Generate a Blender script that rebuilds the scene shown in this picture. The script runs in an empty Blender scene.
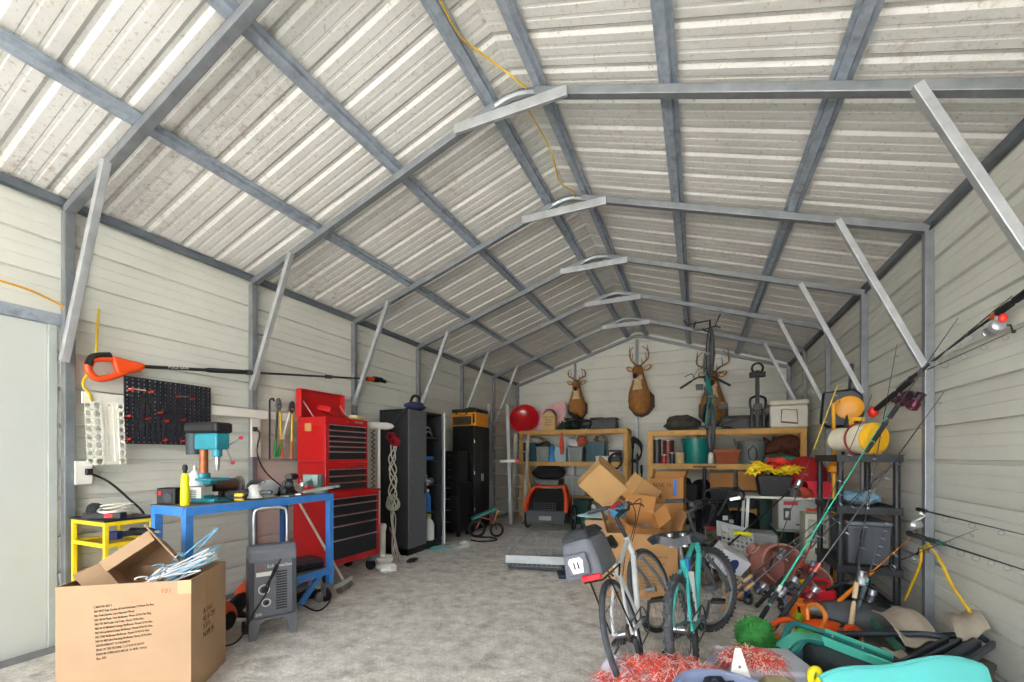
import bpy, math, random
from math import sin, cos, pi, radians, sqrt, atan2, tan, atan
from mathutils import Vector as V, Matrix, Euler, Quaternion

sc = bpy.context.scene
col = sc.collection
rnd = random.Random(11)

# ---------------------------------------------------------------- camera numbers (world: X right, Y into the building, Z up; metres)
EYE = V((0, 0, 1.45)); YAW = radians(23.5); FOC = 428.0; HORIZON = 457.0
FWD = V((-sin(YAW), cos(YAW), 0)); RGT = V((cos(YAW), sin(YAW), 0))
def ray(px, py): return FWD + RGT * ((px - 512) / FOC) + V((0, 0, (HORIZON - py) / FOC))
def oX(px, py, X): r = ray(px, py); return EYE + r * (X / r.x)
def oY(px, py, Y): r = ray(px, py); return EYE + r * (Y / r.y)
def oZ(px, py, Z): r = ray(px, py); return EYE + r * ((Z - EYE.z) / r.z)
def oD(px, py, d): return EYE + ray(px, py) * d

# ---------------------------------------------------------------- materials
def lin(h):
    h = h.lstrip('#'); o = []
    for i in (0, 2, 4):
        c = int(h[i:i+2], 16) / 255
        o.append(c / 12.92 if c <= .04045 else ((c + .055) / 1.055) ** 2.4)
    return (*o, 1)
_mats = {}
def M(hexc, rough=.5, metal=0., var=.14, scale=7., bump=0., dirt=None, dirt_amt=.35, dirt_scale=3., alpha=1., coat=0., trans=0.):
    key = (hexc, rough, metal, var, scale, bump, dirt, dirt_amt, dirt_scale, alpha, coat, trans)
    if key in _mats: return _mats[key]
    m = bpy.data.materials.new('surface'); m.use_nodes = True
    nt = m.node_tree; N = nt.nodes; L = nt.links
    b = N['Principled BSDF']
    b.inputs['Roughness'].default_value = rough; b.inputs['Metallic'].default_value = metal
    b.inputs['Coat Weight'].default_value = coat; b.inputs['Alpha'].default_value = alpha
    b.inputs['Transmission Weight'].default_value = trans
    c = lin(hexc)
    tc = N.new('ShaderNodeTexCoord')
    nz = N.new('ShaderNodeTexNoise'); nz.inputs['Scale'].default_value = scale; nz.inputs['Detail'].default_value = 5
    L.new(tc.outputs['Object'], nz.inputs['Vector'])
    cr = N.new('ShaderNodeValToRGB'); e = cr.color_ramp.elements
    e[0].position = .3; e[1].position = .72
    e[0].color = (*[x * (1 - var) for x in c[:3]], 1); e[1].color = (*[min(1, x * (1 + var)) for x in c[:3]], 1)
    L.new(nz.outputs['Fac'], cr.inputs['Fac'])
    out = cr.outputs['Color']
    if dirt:
        n2 = N.new('ShaderNodeTexNoise'); n2.inputs['Scale'].default_value = dirt_scale; n2.inputs['Detail'].default_value = 8
        n2.inputs['Roughness'].default_value = .68
        L.new(tc.outputs['Object'], n2.inputs['Vector'])
        mr = N.new('ShaderNodeMapRange'); mr.inputs['From Min'].default_value = .5; mr.inputs['From Max'].default_value = .72
        mr.inputs['To Max'].default_value = dirt_amt; L.new(n2.outputs['Fac'], mr.inputs['Value'])
        mx = N.new('ShaderNodeMix'); mx.data_type = 'RGBA'
        L.new(mr.outputs['Result'], mx.inputs['Factor']); L.new(out, mx.inputs['A']); mx.inputs['B'].default_value = lin(dirt)
        out = mx.outputs['Result']
    L.new(out, b.inputs['Base Color'])
    if bump:
        bp = N.new('ShaderNodeBump'); bp.inputs['Strength'].default_value = bump; bp.inputs['Distance'].default_value = .02
        L.new(nz.outputs['Fac'], bp.inputs['Height']); L.new(bp.outputs['Normal'], b.inputs['Normal'])
    _mats[key] = m
    return m

# ---------------------------------------------------------------- mesh builder: collects shapes, links them as one object
def frame_of(d):
    d = V(d).normalized(); a = V((0, 0, 1)) if abs(d.z) < .95 else V((1, 0, 0))
    x = a.cross(d).normalized(); return x, d.cross(x).normalized()
class MB:
    def __init__(s, mtx=None): s.v = []; s.f = []; s.k = []; s.m = mtx; s.mi = 0
    def add(s, vs, fs):
        b = len(s.v)
        s.v += [tuple(s.m @ V(p)) if s.m else tuple(p) for p in vs]
        s.f += [tuple(b + i for i in q) for q in fs]; s.k += [s.mi] * len(fs)
        return s
    def box(s, c, size, rot=(0, 0, 0)):
        R = Euler(rot).to_matrix(); h = V(size) / 2; c = V(c)
        vs = [c + R @ V((x * h.x, y * h.y, z * h.z)) for x in (-1, 1) for y in (-1, 1) for z in (-1, 1)]
        return s.add(vs, [(0, 1, 3, 2), (4, 6, 7, 5), (0, 4, 5, 1), (2, 3, 7, 6), (0, 2, 6, 4), (1, 5, 7, 3)])
    def bx(s, x0, x1, y0, y1, z0, z1): return s.box(((x0+x1)/2, (y0+y1)/2, (z0+z1)/2), (abs(x1-x0), abs(y1-y0), abs(z1-z0)))
    def hexa(s, lo, hi):
        """a closed block from two matching loops"""
        n = len(lo); return s.add(list(lo) + list(hi), [tuple(range(n))[::-1], tuple(range(n, 2*n))] + [(i, (i+1) % n, n + (i+1) % n, n + i) for i in range(n)])
    def bar(s, p, q, w, h=None, up=None):
        h = h or w; p = V(p); q = V(q); d = (q - p).normalized()
        if up is None: x, y = frame_of(d)
        else: x = V(up).cross(d).normalized(); y = d.cross(x).normalized()
        o = [x*a*w/2 + y*b*h/2 for a, b in ((-1,-1),(1,-1),(1,1),(-1,1))]
        return s.hexa([p + k for k in o], [q + k for k in o])
    def tube(s, pts, r, n=8, closed=False, cap=True):
        pts = [V(p) for p in pts]; k = len(pts); rr = r if isinstance(r, (list, tuple)) else [r] * k
        tang = []
        for i in range(k):
            a = pts[i-1] if (i or closed) else pts[i]; b = pts[(i+1) % k] if (i < k-1 or closed) else pts[i]
            t = b - a; tang.append(t.normalized() if t.length > 1e-9 else V((0, 0, 1)))
        x, y = frame_of(tang[0]); vs = []; prev = tang[0]
        for i in range(k):
            q = prev.rotation_difference(tang[i]); x = (q @ x); x = (x - tang[i] * x.dot(tang[i])).normalized(); y = tang[i].cross(x); prev = tang[i]
            vs += [pts[i] + (x * cos(2*pi*j/n) + y * sin(2*pi*j/n)) * rr[i] for j in range(n)]
        fs = []
        for i in range(k if closed else k - 1):
            a = i * n; b = ((i+1) % k) * n
            fs += [(a+j, a+(j+1) % n, b+(j+1) % n, b+j) for j in range(n)]
        if cap and not closed: fs += [tuple(range(n))[::-1], tuple(range((k-1)*n, k*n))]
        return s.add(vs, fs)
    def lathe(s, prof, c=(0,0,0), axis=(0,0,1), n=20, cap=True, sx=1., arc=None):
        x, y = frame_of(axis); z = V(axis).normalized(); c = V(c); vs = []
        full = arc is None; a0, a1 = arc or (0, 2*pi); m = n if full else n + 1
        for r, h in prof: vs += [c + z*h + (x*cos(a0+(a1-a0)*j/n)*sx + y*sin(a0+(a1-a0)*j/n))*r for j in range(m)]
        fs = []
        for i in range(len(prof)-1):
            for j in range(n): fs.append((i*m+j, i*m+(j+1) % m, (i+1)*m+(j+1) % m, (i+1)*m+j))
        if cap and full: fs += [tuple(range(m))[::-1], tuple(range((len(prof)-1)*m, len(prof)*m))]
        return s.add(vs, fs)
    def cyl(s, p, q, r, n=16, r2=None):
        p = V(p); q = V(q); return s.lathe([(r, 0), (r if r2 is None else r2, (q-p).length)], p, q - p, n)
    def ring(s, c, R, r, axis=(0,0,1), n=24, k=8, sx=1.):
        x, y = frame_of(axis); c = V(c)
        return s.tube([c + (x*cos(2*pi*i/n)*sx + y*sin(2*pi*i/n))*R for i in range(n)], r, k, closed=True)
    def ball(s, c, r, n=12, m=8, rot=None, noise=0., seed=0):
        r = (r, r, r) if not isinstance(r, (tuple, list)) else r; R = Euler(rot).to_matrix() if rot else Matrix.Identity(3)
        rn = random.Random(seed); c = V(c); vs = []
        for i in range(1, m):
            for j in range(n):
                t = pi*i/m; p = 2*pi*j/n; g = 1 + rn.uniform(-noise, noise)
                vs.append(c + R @ V((r[0]*sin(t)*cos(p)*g, r[1]*sin(t)*sin(p)*g, r[2]*cos(t)*g)))
        a = len(vs); vs += [c + R @ V((0, 0, r[2])), c + R @ V((0, 0, -r[2]))]
        fs = [(i*n+j, i*n+n+j, i*n+n+(j+1) % n, i*n+(j+1) % n) for i in range(m-2) for j in range(n)]
        fs += [(a, j, (j+1) % n) for j in range(n)] + [(a+1, (m-2)*n+(j+1) % n, (m-2)*n+j) for j in range(n)]
        return s.add(vs, fs)
    def prism(s, poly, t, o=(0,0,0), ux=(1,0,0), uy=(0,1,0)):
        """polygon in the plane (o, ux, uy), thickened by t along its normal"""
        o = V(o); ux = V(ux).normalized(); uy = V(uy); uy = (uy - ux*uy.dot(ux)).normalized(); nn = ux.cross(uy)
        lo = [o + ux*a + uy*b for a, b in poly]; return s.hexa(lo, [p + nn*t for p in lo])
    def sheet(s, fn, nu, nv, t=.004):
        """a cloth / plate patch fn(u, v) with real thickness t"""
        P = [[V(fn(i/nu, j/nv)) for j in range(nv+1)] for i in range(nu+1)]; vs = []
        for sg in (0, 1):
            for i in range(nu+1):
                for j in range(nv+1):
                    a = P[min(i+1, nu)][j] - P[max(i-1, 0)][j]; b = P[i][min(j+1, nv)] - P[i][max(j-1, 0)]
                    nn = a.cross(b); nn = nn.normalized() if nn.length > 1e-12 else V((0, 0, 1)); vs.append(P[i][j] - nn*t*sg)
        w = nv+1; T = (nu+1)*w; fs = []
        for i in range(nu):
            for j in range(nv):
                a = i*w+j; fs += [(a, a+w, a+w+1, a+1), (T+a, T+a+1, T+a+w+1, T+a+w)]
        for i in range(nu): a = i*w; fs += [(a, T+a, T+a+w, a+w), (a+nv, a+w+nv, T+a+w+nv, T+a+nv)]
        for j in range(nv): a = j; b = nu*w+j; fs += [(a, a+1, T+a+1, T+a), (b, T+b, T+b+1, b+1)]
        return s.add(vs, fs)
    def build(s, name, mat, parent=None, bev=0, smooth=True, ang=38, sub=0):
        me = bpy.data.meshes.new(name); me.from_pydata([tuple(p) for p in s.v], [], s.f)
        for m in (mat if isinstance(mat, (list, tuple)) else [mat]): me.materials.append(m)
        for p, k in zip(me.polygons, s.k): p.material_index = k; p.use_smooth = smooth
        me.update()
        if smooth: me.set_sharp_from_angle(angle=radians(ang))
        o = bpy.data.objects.new(name, me); col.objects.link(o)
        if parent is not None: o.parent = parent
        if bev:
            b = o.modifiers.new('bevel', 'BEVEL'); b.width = bev; b.segments = 2; b.limit_method = 'ANGLE'; b.angle_limit = radians(40)
        if sub:
            u = o.modifiers.new('soft', 'SUBSURF'); u.levels = sub; u.render_levels = sub
        return o

def tag(o, label, cat, group=None):
    o['label'] = label; o['category'] = cat
    if group: o['group'] = group
    return o
def thing(name, label, cat, loc=(0, 0, 0), rot=0., group=None):
    o = bpy.data.objects.new(name, None); col.objects.link(o); o.empty_display_size = .05
    o.location = loc; o.rotation_euler = (0, 0, rot) if isinstance(rot, (int, float)) else rot
    return tag(o, label, cat, group)
def struct(o): o['kind'] = 'structure'; return o
def stuff(o): o['kind'] = 'stuff'; return o
def dup(o, loc, rot=None, label=None, group=None):
    """copy a thing with its parts and sub-parts"""
    r = o.copy(); col.objects.link(r); r.location = loc
    if rot is not None: r.rotation_euler = (0, 0, rot) if isinstance(rot, (int, float)) else rot
    if label: r['label'] = label
    if group: r['group'] = group
    for ch in list(o.children):
        c = ch.copy(); col.objects.link(c); c.parent = r
        for g in list(ch.children): e = g.copy(); col.objects.link(e); e.parent = c
    return r
def place(o, loc): o.location = loc; return o
def curve(pts, n=8):
    """smooth path through points (Catmull-Rom)"""
    P = [V(p) for p in pts]; P = [P[0]*2 - P[1]] + P + [P[-1]*2 - P[-2]]; out = []
    for i in range(1, len(P)-2):
        a, b, c, d = P[i-1:i+3]
        for k in range(n):
            t = k/n; out.append(.5*((2*b) + (c-a)*t + (2*a-5*b+4*c-d)*t*t + (3*b-a-3*c+d)*t**3))
    return out + [P[-2]]
def words(name, txt, size, mat, parent, loc, ux, uy, ext=.0006, align='LEFT', xs=1.):
    """lettering lying in the plane (ux, uy) of its parent, as a mesh part"""
    cu = bpy.data.curves.new(name, 'FONT'); cu.body = txt; cu.size = size; cu.extrude = ext; cu.align_x = align; cu.resolution_u = 2
    tmp = bpy.data.objects.new('lettering_curve', cu); me = bpy.data.meshes.new_from_object(tmp)
    bpy.data.objects.remove(tmp); bpy.data.curves.remove(cu); me.materials.clear(); me.materials.append(mat)
    o = bpy.data.objects.new(name, me); col.objects.link(o)
    ux = V(ux).normalized(); uy = V(uy).normalized(); n = ux.cross(uy)
    R = Matrix((ux, uy, n)).transposed().to_4x4()
    o.parent = parent; o.matrix_local = Matrix.Translation(V(loc)) @ R @ Matrix.Diagonal((xs, 1, 1, 1))
    return o
# ================================================================ the building shell
XL, XR, YF, YB = -4.43, 1.77, -4.45, 10.51  # front bays behind the camera are unseen, added to even the daylight
XM = (XL + XR) / 2; ZE = 3.31; ZR = 4.33; SLOPE = (ZR - ZE) / (XR - XM)     # rafter centre line at eave / ridge
FRAMES = [-4.27, -2.8, -1.32, .16, 1.64, 3.115, 4.594, 6.08, 7.56, 9.03, 10.46]
def zr(x): return ZR - abs(x - XM) * SLOPE                              # rafter centre height at x
OFF = .105                                                              # sheet above the rafter centre

galv = M('#8b9095', .42, .5, .16, 9, .0, '#6f7478', .35, 6)
galv_light = M('#b9bdc0', .4, .5, .14, 9, .0, '#7c8084', .3, 5)
purlin_m = M('#a4afbc', .5, .3, .18, 14, .0, '#5c646e', .6, 9)
siding = M('#d8d9d1', .5, 0, .04, 1.2, 0, '#aaa99e', .2, 2.2)
siding_far = siding
def roof_mat():
    m = M('#dcdcd8', .5, 0, .05, 1.5, 0, '#b2afa7', .35, 1.7).copy(); nt = m.node_tree; N = nt.nodes; L = nt.links
    b = N['Principled BSDF']; src = b.inputs['Base Color'].links[0].from_socket
    tc = [n for n in N if n.type == 'TEX_COORD'][0]
    def blend(src, scale, lo, hi, amt, hexc, mask_scale=None):
        n = N.new('ShaderNodeTexNoise'); n.inputs['Scale'].default_value = scale; n.inputs['Detail'].default_value = 6; n.inputs['Roughness'].default_value = .75
        L.new(tc.outputs['Object'], n.inputs['Vector'])
        r = N.new('ShaderNodeMapRange'); r.inputs['From Min'].default_value = lo; r.inputs['From Max'].default_value = hi; r.inputs['To Max'].default_value = amt
        L.new(n.outputs['Fac'], r.inputs['Value']); f = r.outputs['Result']
        if mask_scale:
            k = N.new('ShaderNodeTexNoise'); k.inputs['Scale'].default_value = mask_scale; L.new(tc.outputs['Object'], k.inputs['Vector'])
            q = N.new('ShaderNodeMapRange'); q.inputs['From Min'].default_value = .5; q.inputs['From Max'].default_value = .66; L.new(k.outputs['Fac'], q.inputs['Value'])
            mu = N.new('ShaderNodeMath'); mu.operation = 'MULTIPLY'; L.new(f, mu.inputs[0]); L.new(q.outputs['Result'], mu.inputs[1]); f = mu.outputs[0]
        x = N.new('ShaderNodeMix'); x.data_type = 'RGBA'; L.new(f, x.inputs['Factor']); L.new(src, x.inputs['A']); x.inputs['B'].default_value = lin(hexc)
        return x.outputs['Result']
    o = blend(src, 34, .56, .66, .6, '#8d8371'); o = blend(o, 16, .52, .68, .65, '#93705a', .8); o = blend(o, 60, .64, .72, .85, '#4f463c'); o = blend(o, 2.2, .5, .75, .2, '#b3aa98')
    L.new(o, b.inputs['Base Color']); return m
roofing = roof_mat()

def rib_stops(a, b, p, start=0., sharp=False):
    """(position, depth) breakpoints of a ribbed steel sheet: one deep rib and two faint ones per period"""
    pat = [(0, 0), (.024, .016), (.046, .016), (.070, 0), (p*.42, 0), (p*.44, .0025), (p*.50, .0025), (p*.52, 0), (p*.72, 0), (p*.74, .0025), (p*.80, .0025), (p*.82, 0)]
    if sharp: pat = [(0, 0), (.003, .034), (.030, .034), (.034, 0), (p*.42, 0), (p*.425, .006), (p*.47, .006), (p*.475, 0), (p*.72, 0), (p*.725, .006), (p*.77, .006), (p*.775, 0)]
    out = [(a, 0.)]; k = math.floor((a - start) / p) - 1
    while start + k*p < b:
        for q, d in pat:
            s = start + k*p + q
            if a + 1e-4 < s < b - 1e-4: out.append((s, d))
        k += 1
    return out + [(b, 0.)]
def strips(mb, rows):
    for i in range(len(rows)-1):
        (a, b), (c, d) = rows[i], rows[i+1]; mb.add([a, b, d, c], [(0, 1, 2, 3)])
WP = .275
DOOR_Y, DOOR_Z = 1.585, 2.49
# floor slab with a control joint, and an unseen driveway in front, added to bounce sunlight in
def concrete():
    m = bpy.data.materials.new('concrete'); m.use_nodes = True; nt = m.node_tree; N = nt.nodes; L = nt.links; b = N['Principled BSDF']
    b.inputs['Roughness'].default_value = .62
    tc = N.new('ShaderNodeTexCoord')
    def noise(s, det=8, ro=.65):
        n = N.new('ShaderNodeTexNoise'); n.inputs['Scale'].default_value = s; n.inputs['Detail'].default_value = det; n.inputs['Roughness'].default_value = ro
        L.new(tc.outputs['Object'], n.inputs['Vector']); return n.outputs['Fac']
    def ramp(f, lo, hi, c0, c1):
        r = N.new('ShaderNodeValToRGB'); e = r.color_ramp.elements; e[0].position = lo; e[1].position = hi; e[0].color = lin(c0); e[1].color = lin(c1); L.new(f, r.inputs['Fac']); return r.outputs['Color']
    def mix(a, bb, f, mode='MIX'):
        x = N.new('ShaderNodeMix'); x.data_type = 'RGBA'; x.blend_type = mode
        L.new(a, x.inputs['A']); L.new(bb, x.inputs['B'])
        if isinstance(f, float): x.inputs['Factor'].default_value = f
        else: L.new(f, x.inputs['Factor'])
        return x.outputs['Result']
    base = ramp(noise(1.6), .3, .7, '#cfccc7', '#e2dfda')
    mott = ramp(noise(7, 10, .72), .34, .62, '#8f8c88', '#f6f4f0')
    c = mix(base, mott, .7, 'MULTIPLY')
    spots = ramp(noise(3.1, 9, .7), .56, .7, '#ffffff', '#6b645c'); c = mix(c, spots, .55, 'MULTIPLY')
    white = ramp(noise(11, 8, .7), .58, .70, '#000000', '#ffffff'); lt = ramp(noise(30), .2, .8, '#d8d5cf', '#e4e1dc')
    c = mix(c, lt, white)
    fine = ramp(noise(55, 6, .8), .35, .6, '#a9a5a0', '#ffffff'); c = mix(c, fine, .55, 'MULTIPLY')
    hs = N.new('ShaderNodeHueSaturation'); hs.inputs['Value'].default_value = 1.42; hs.inputs['Saturation'].default_value = .8; L.new(c, hs.inputs['Color'])
    L.new(hs.outputs['Color'], b.inputs['Base Color'])
    bp = N.new('ShaderNodeBump'); bp.inputs['Strength'].default_value = .25; bp.inputs['Distance'].default_value = .01; L.new(noise(40), bp.inputs['Height']); L.new(bp.outputs['Normal'], b.inputs['Normal'])
    return m
conc = concrete()
mb = MB()
for y0, y1 in ((YF, 3.72), (3.724, 7.4), (7.404, YB+.1)): mb.bx(XL-.1, XR+.1, y0, y1, -.12, 0)
mb.bx(XL-.1, XR+.1, YF, YB, -.13, -.012)
struct(mb.build('floor', conc, smooth=False))
mb = MB().bx(-30, 30, -40, YF, -.15, -.03); struct(mb.build('ground', M('#d8d4cc', .8, 0, .06, 2), smooth=False))
mb = MB().bx(-40, XL-.1, YF, 40, -.15, -.05).bx(XR+.1, 40, YF, 40, -.15, -.05).bx(XL-.1, XR+.1, YB+.1, 40, -.15, -.05)
struct(mb.build('ground', M('#8d9c66', .9, 0, .2, 2), smooth=False))
# side walls
ZW = ZE + .12
for x in (XL, XR): pass
def side_wall(name, x, out, spans):
    mb = MB()
    for y0, y1, z0 in spans: strips(mb, [((x + out*d, y0, z), (x + out*d, y1, z)) for z, d in rib_stops(z0, ZW, WP, .02, True)])
    return struct(mb.build(name, siding, smooth=False))
side_wall('wall_left', XL, -1, [(YF, DOOR_Y, DOOR_Z), (DOOR_Y, YB, 0)])
side_wall('wall_right', XR, 1, [(YF, YB, 0)])
mb = MB(); top = zr(XM) + OFF + .03
rows = []
for z, d in rib_stops(0, top, WP, .02, True):
    h = (XR - XM + .03) if z < ZE + OFF else max(0, (top - z) / SLOPE)
    h = min(h, XR - XM + .03); rows.append(((XM-h, YB+d, z), (XM+h, YB+d, z)))
strips(mb, rows); struct(mb.build('wall_back', siding, smooth=False))
# roof sheets
for sg, nm in ((-1, 'ceiling_left'), (1, 'ceiling_right')):
    mb = MB(); xe = (XR - XM + .08) * sg + XM; rows = []
    for y, d in rib_stops(YF - .1, YB + .15, .2955, .04): rows.append(((XM, y, ZR + OFF + d), (xe, y, ZR - (XR-XM+.08)*SLOPE + OFF + d)))
    strips(mb, rows); struct(mb.build(nm, roofing, smooth=False))
# frames: post, rafter, knee brace, collar - welded galvanised tube
tn = 0
def trim(mb, mat, bev=.004):
    global tn; tn += 1; return struct(mb.build('trim_%d' % tn, mat, bev=bev, smooth=False))
W = .062
for i, y in enumerate(FRAMES):
    last = i == len(FRAMES) - 1
    # rafters with a bent peak
    c = .17; pk = [(XM + s*c, zr(XM + s*c)) for s in (-1, 1)]
    arch = [(XM + c*t, ZR - c*SLOPE*(.42 + .58*t*t)) for t in (-1, -.6, -.25, 0, .25, .6, 1)]
    for sg in (-1, 1):
        x0 = XM + sg*(XR - XM - .035)
        trim(MB().bar((x0, y, zr(x0)), (XM + sg*c, y, zr(XM + c)), W, W, up=(0, 1, 0)), galv)
        trim(MB().bar((x0, y, 0), (x0, y, zr(x0) - .02), W, W, up=(0, 1, 0)), galv)
        if not last:
            bx_, tx = x0 - sg*.03, x0 - sg*.62
            trim(MB().bar((bx_, y - .035, ZE - 1.14), (tx, y - .035, zr(tx) - .01), .05, .05, up=(0, 1, 0)), galv_light)
    trim(MB().tube([(a, y, b) for a, b in arch], W*.56, 8), galv)
    if not last: trim(MB().bar((XM - .52, y - .045, ZR - .165), (XM + .44, y - .045, ZR - .165), .03, .08, up=(0, 0, 1)), galv_light, .003)
trim(MB().bar((XM, YB - .04, 0), (XM, YB - .04, ZR - .1), W), galv)
for x in (XM - 1.5, XM + 1.6): trim(MB().bar((x, YB - .035, 0), (x, YB - .035, zr(x) - .02), .05), galv)
for x in (XL + .02, XR - .02): trim(MB().bx(x - .05, x + .05, YB - .02, YB + .05, 0, ZE + .16), galv)
# hat-channel purlins between rafters and sheets
for dx in (.2, 1.13, 2.1):
    for sg in (-1, 1):
        x = XM + sg*dx; z = zr(x) + W/2 + .003; n = V((sg*SLOPE, 0, 1)).normalized(); t = V((1, 0, -sg*SLOPE)).normalized()
        o = V((x, YF, z)); L_ = YB - YF; mb = MB()
        prof = [(-.062, .034), (-.062, .030), (-.034, .030), (-.026, 0), (.026, 0), (.034, .030), (.062, .030), (.062, .034)]
        lo = [o + t*a + n*b for a, b in prof]; mb.hexa(lo, [p + V((0, L_, 0)) for p in lo])
        trim(mb, purlin_m, 0)
        sb = MB()                                                        # screw heads along the flange are dark pips on the same channel
for sg in (-1, 1):
    x = XM + sg*(XR - XM - .02)
    trim(MB().bx(x - .03, x + .03, YF, YB, ZE + .035, ZE + .095), M('#6d757e', .5, .4, .15, 9))
    trim(MB().bx(x - .03*sg - .004, x - .03*sg + .004, YF, YB, .0, .05), galv, 0)
# side door beside the opening: smooth pale panel in a steel frame
d = MB().bx(XL - .03, XL - .005, YF, DOOR_Y - .045, .01, DOOR_Z - .05).build('door_1', M('#c6cac6', .45, 0, .03, .8, 0, '#b0b4b0', .3, 1.2), bev=.004); struct(d)
mb = MB().bx(XL - .02, XL + .03, YF, DOOR_Y + .03, DOOR_Z - .05, DOOR_Z + .035); trim(mb, purlin_m)
mb = MB().bx(XL - .03, XL + .012, DOOR_Y - .045, DOOR_Y + .005, 0, DOOR_Z - .05); trim(mb, M('#b4b9b6', .5, .1, .05))
# white boards screwed along the left wall
mb = MB().bx(XL + .07, XL + .092, 1.70, 3.95, 1.865, 1.955); trim(mb, M('#e6e4dc', .5, 0, .05, 5), .002)
for y0, z0, z1 in ((1.66, 1.24, 1.42), (3.06, 1.45, 1.86)):
    trim(MB().bx(XL + .07, XL + .09, y0 - .0, y0 + .10, z0, z1), M('#e2e0d8', .5, 0, .05, 5), .002)
# ================================================================ light and camera
w = bpy.data.worlds.new('sky'); sc.world = w; w.use_nodes = True; nt = w.node_tree
bg = nt.nodes['Background']; sky = nt.nodes.new('ShaderNodeTexSky'); sky.sky_type = 'NISHITA'; sky.sun_disc = False
sky.sun_elevation = radians(52); sky.sun_rotation = radians(60); sky.air_density = 1.; sky.dust_density = 3; sky.ozone_density = 1
hs = nt.nodes.new('ShaderNodeHueSaturation'); hs.inputs['Saturation'].default_value = .25
nt.links.new(sky.outputs['Color'], hs.inputs['Color']); nt.links.new(hs.outputs['Color'], bg.inputs['Color']); bg.inputs['Strength'].default_value = .55
sl = bpy.data.lights.new('sun', 'SUN'); sl.energy = 7.; sl.angle = radians(1.); sl.color = (1, .96, .9)
so = bpy.data.objects.new('sun', sl); col.objects.link(so); so.rotation_euler = V((-.75, -.35, -1.25)).to_track_quat('-Z', 'Y').to_euler()
sc.view_settings.view_transform = 'Standard'; sc.view_settings.look = 'None'; sc.view_settings.gamma = 1; sc.view_settings.use_curve_mapping = False
sc.view_settings.exposure = 2.38
sc.cycles.max_bounces = 14; sc.cycles.diffuse_bounces = 12; sc.cycles.glossy_bounces = 4; sc.cycles.caustics_reflective = False; sc.cycles.sample_clamp_indirect = 6
sc.cycles.use_denoising = True
cd = bpy.data.cameras.new('camera'); co = bpy.data.objects.new('camera', cd); col.objects.link(co); sc.camera = co
cd.sensor_width = 36; cd.lens = FOC / 1024 * 36; cd.shift_y = (HORIZON - 341) / 1024; cd.clip_start = .05
co.location = EYE; co.rotation_euler = (pi/2, 0, YAW)
# ================================================================ shared materials and makers
card = M('#b39373', .8, 0, .05, 4); card_in = M('#b48a5b', .85, 0, .06, 5); card_o = M('#bd864c', .8, 0, .06, 4)
black_p = M('#1b1c1f', .45, 0, .15, 20); black_m = M('#141519', .4, .2, .15, 6); dgrey = M('#3a3d42', .5, 0, .12, 12); mgrey = M('#74787c', .5, 0, .1, 9)
steel = M('#b8bcc0', .3, .9, .1, 12); white_p = M('#e9e8e2', .45, 0, .05, 5); rubber = M('#1a1a1c', .75, 0, .2, 30)
red_p = M('#c4161c', .3, 0, .06, 3, coat=.4); orange_p = M('#f0501a', .4, 0, .06, 6); yellow_p = M('#f2d21c', .4, 0, .08, 6); blue_p = M('#3f86d6', .4, 0, .1, 8, 0, '#2a5fa5', .4, 12)
ink = M('#4a3a2c', .8); ink_lt = M('#8c7053', .8); chrome = M('#d4d7da', .18, 1, .05, 9)
wood = M('#d9a85c', .6, 0, .12, 7, 0, '#a8763a', .4, 9); brass = M('#c9a24a', .35, .8)

def carton(name, label, loc, rot, size, flaps=(), mat=None, group=None, inside=True, cat='box', t=.006):
    """open cardboard carton, origin at its base centre; flaps: (side 0 -y 1 +x 2 +y 3 -x, angle from upright, length)"""
    mat = mat or card; w, d, h = size
    o = thing(name, label, cat, loc, rot, group)
    b = MB(); b.bx(-w/2, w/2, -d/2, d/2, 0, t)
    b.bx(-w/2, w/2, -d/2, -d/2+t, 0, h).bx(-w/2, w/2, d/2-t, d/2, 0, h).bx(-w/2, -w/2+t, -d/2+t, d/2-t, 0, h).bx(w/2-t, w/2, -d/2+t, d/2-t, 0, h)
    b.build('carton_wall', mat, o, smooth=False)
    for side, ang, ln in flaps:
        a = radians(ang); out, along, half, dist = [(V((0,-1,0)), V((1,0,0)), w/2, d/2), (V((1,0,0)), V((0,1,0)), d/2, w/2), (V((0,1,0)), V((1,0,0)), w/2, d/2), (V((-1,0,0)), V((0,1,0)), d/2, w/2)][side]
        e0 = out*dist + V((0, 0, h)); e1 = e0 + (V((0,0,1))*cos(a) + out*sin(a))*ln; nn = (V((0,0,-1))*sin(a) + out*cos(a))
        k = along*(half-.006); lo = [e0-k, e0+k, e1+k*.97, e1-k*.97]
        MB().hexa(lo, [p - nn*t*.8 for p in lo]).build('flap', mat, o, smooth=False)
    return o
def ribwork(mb, pts, r, n=6): return mb.tube(curve(pts, 6), r, n)
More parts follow.
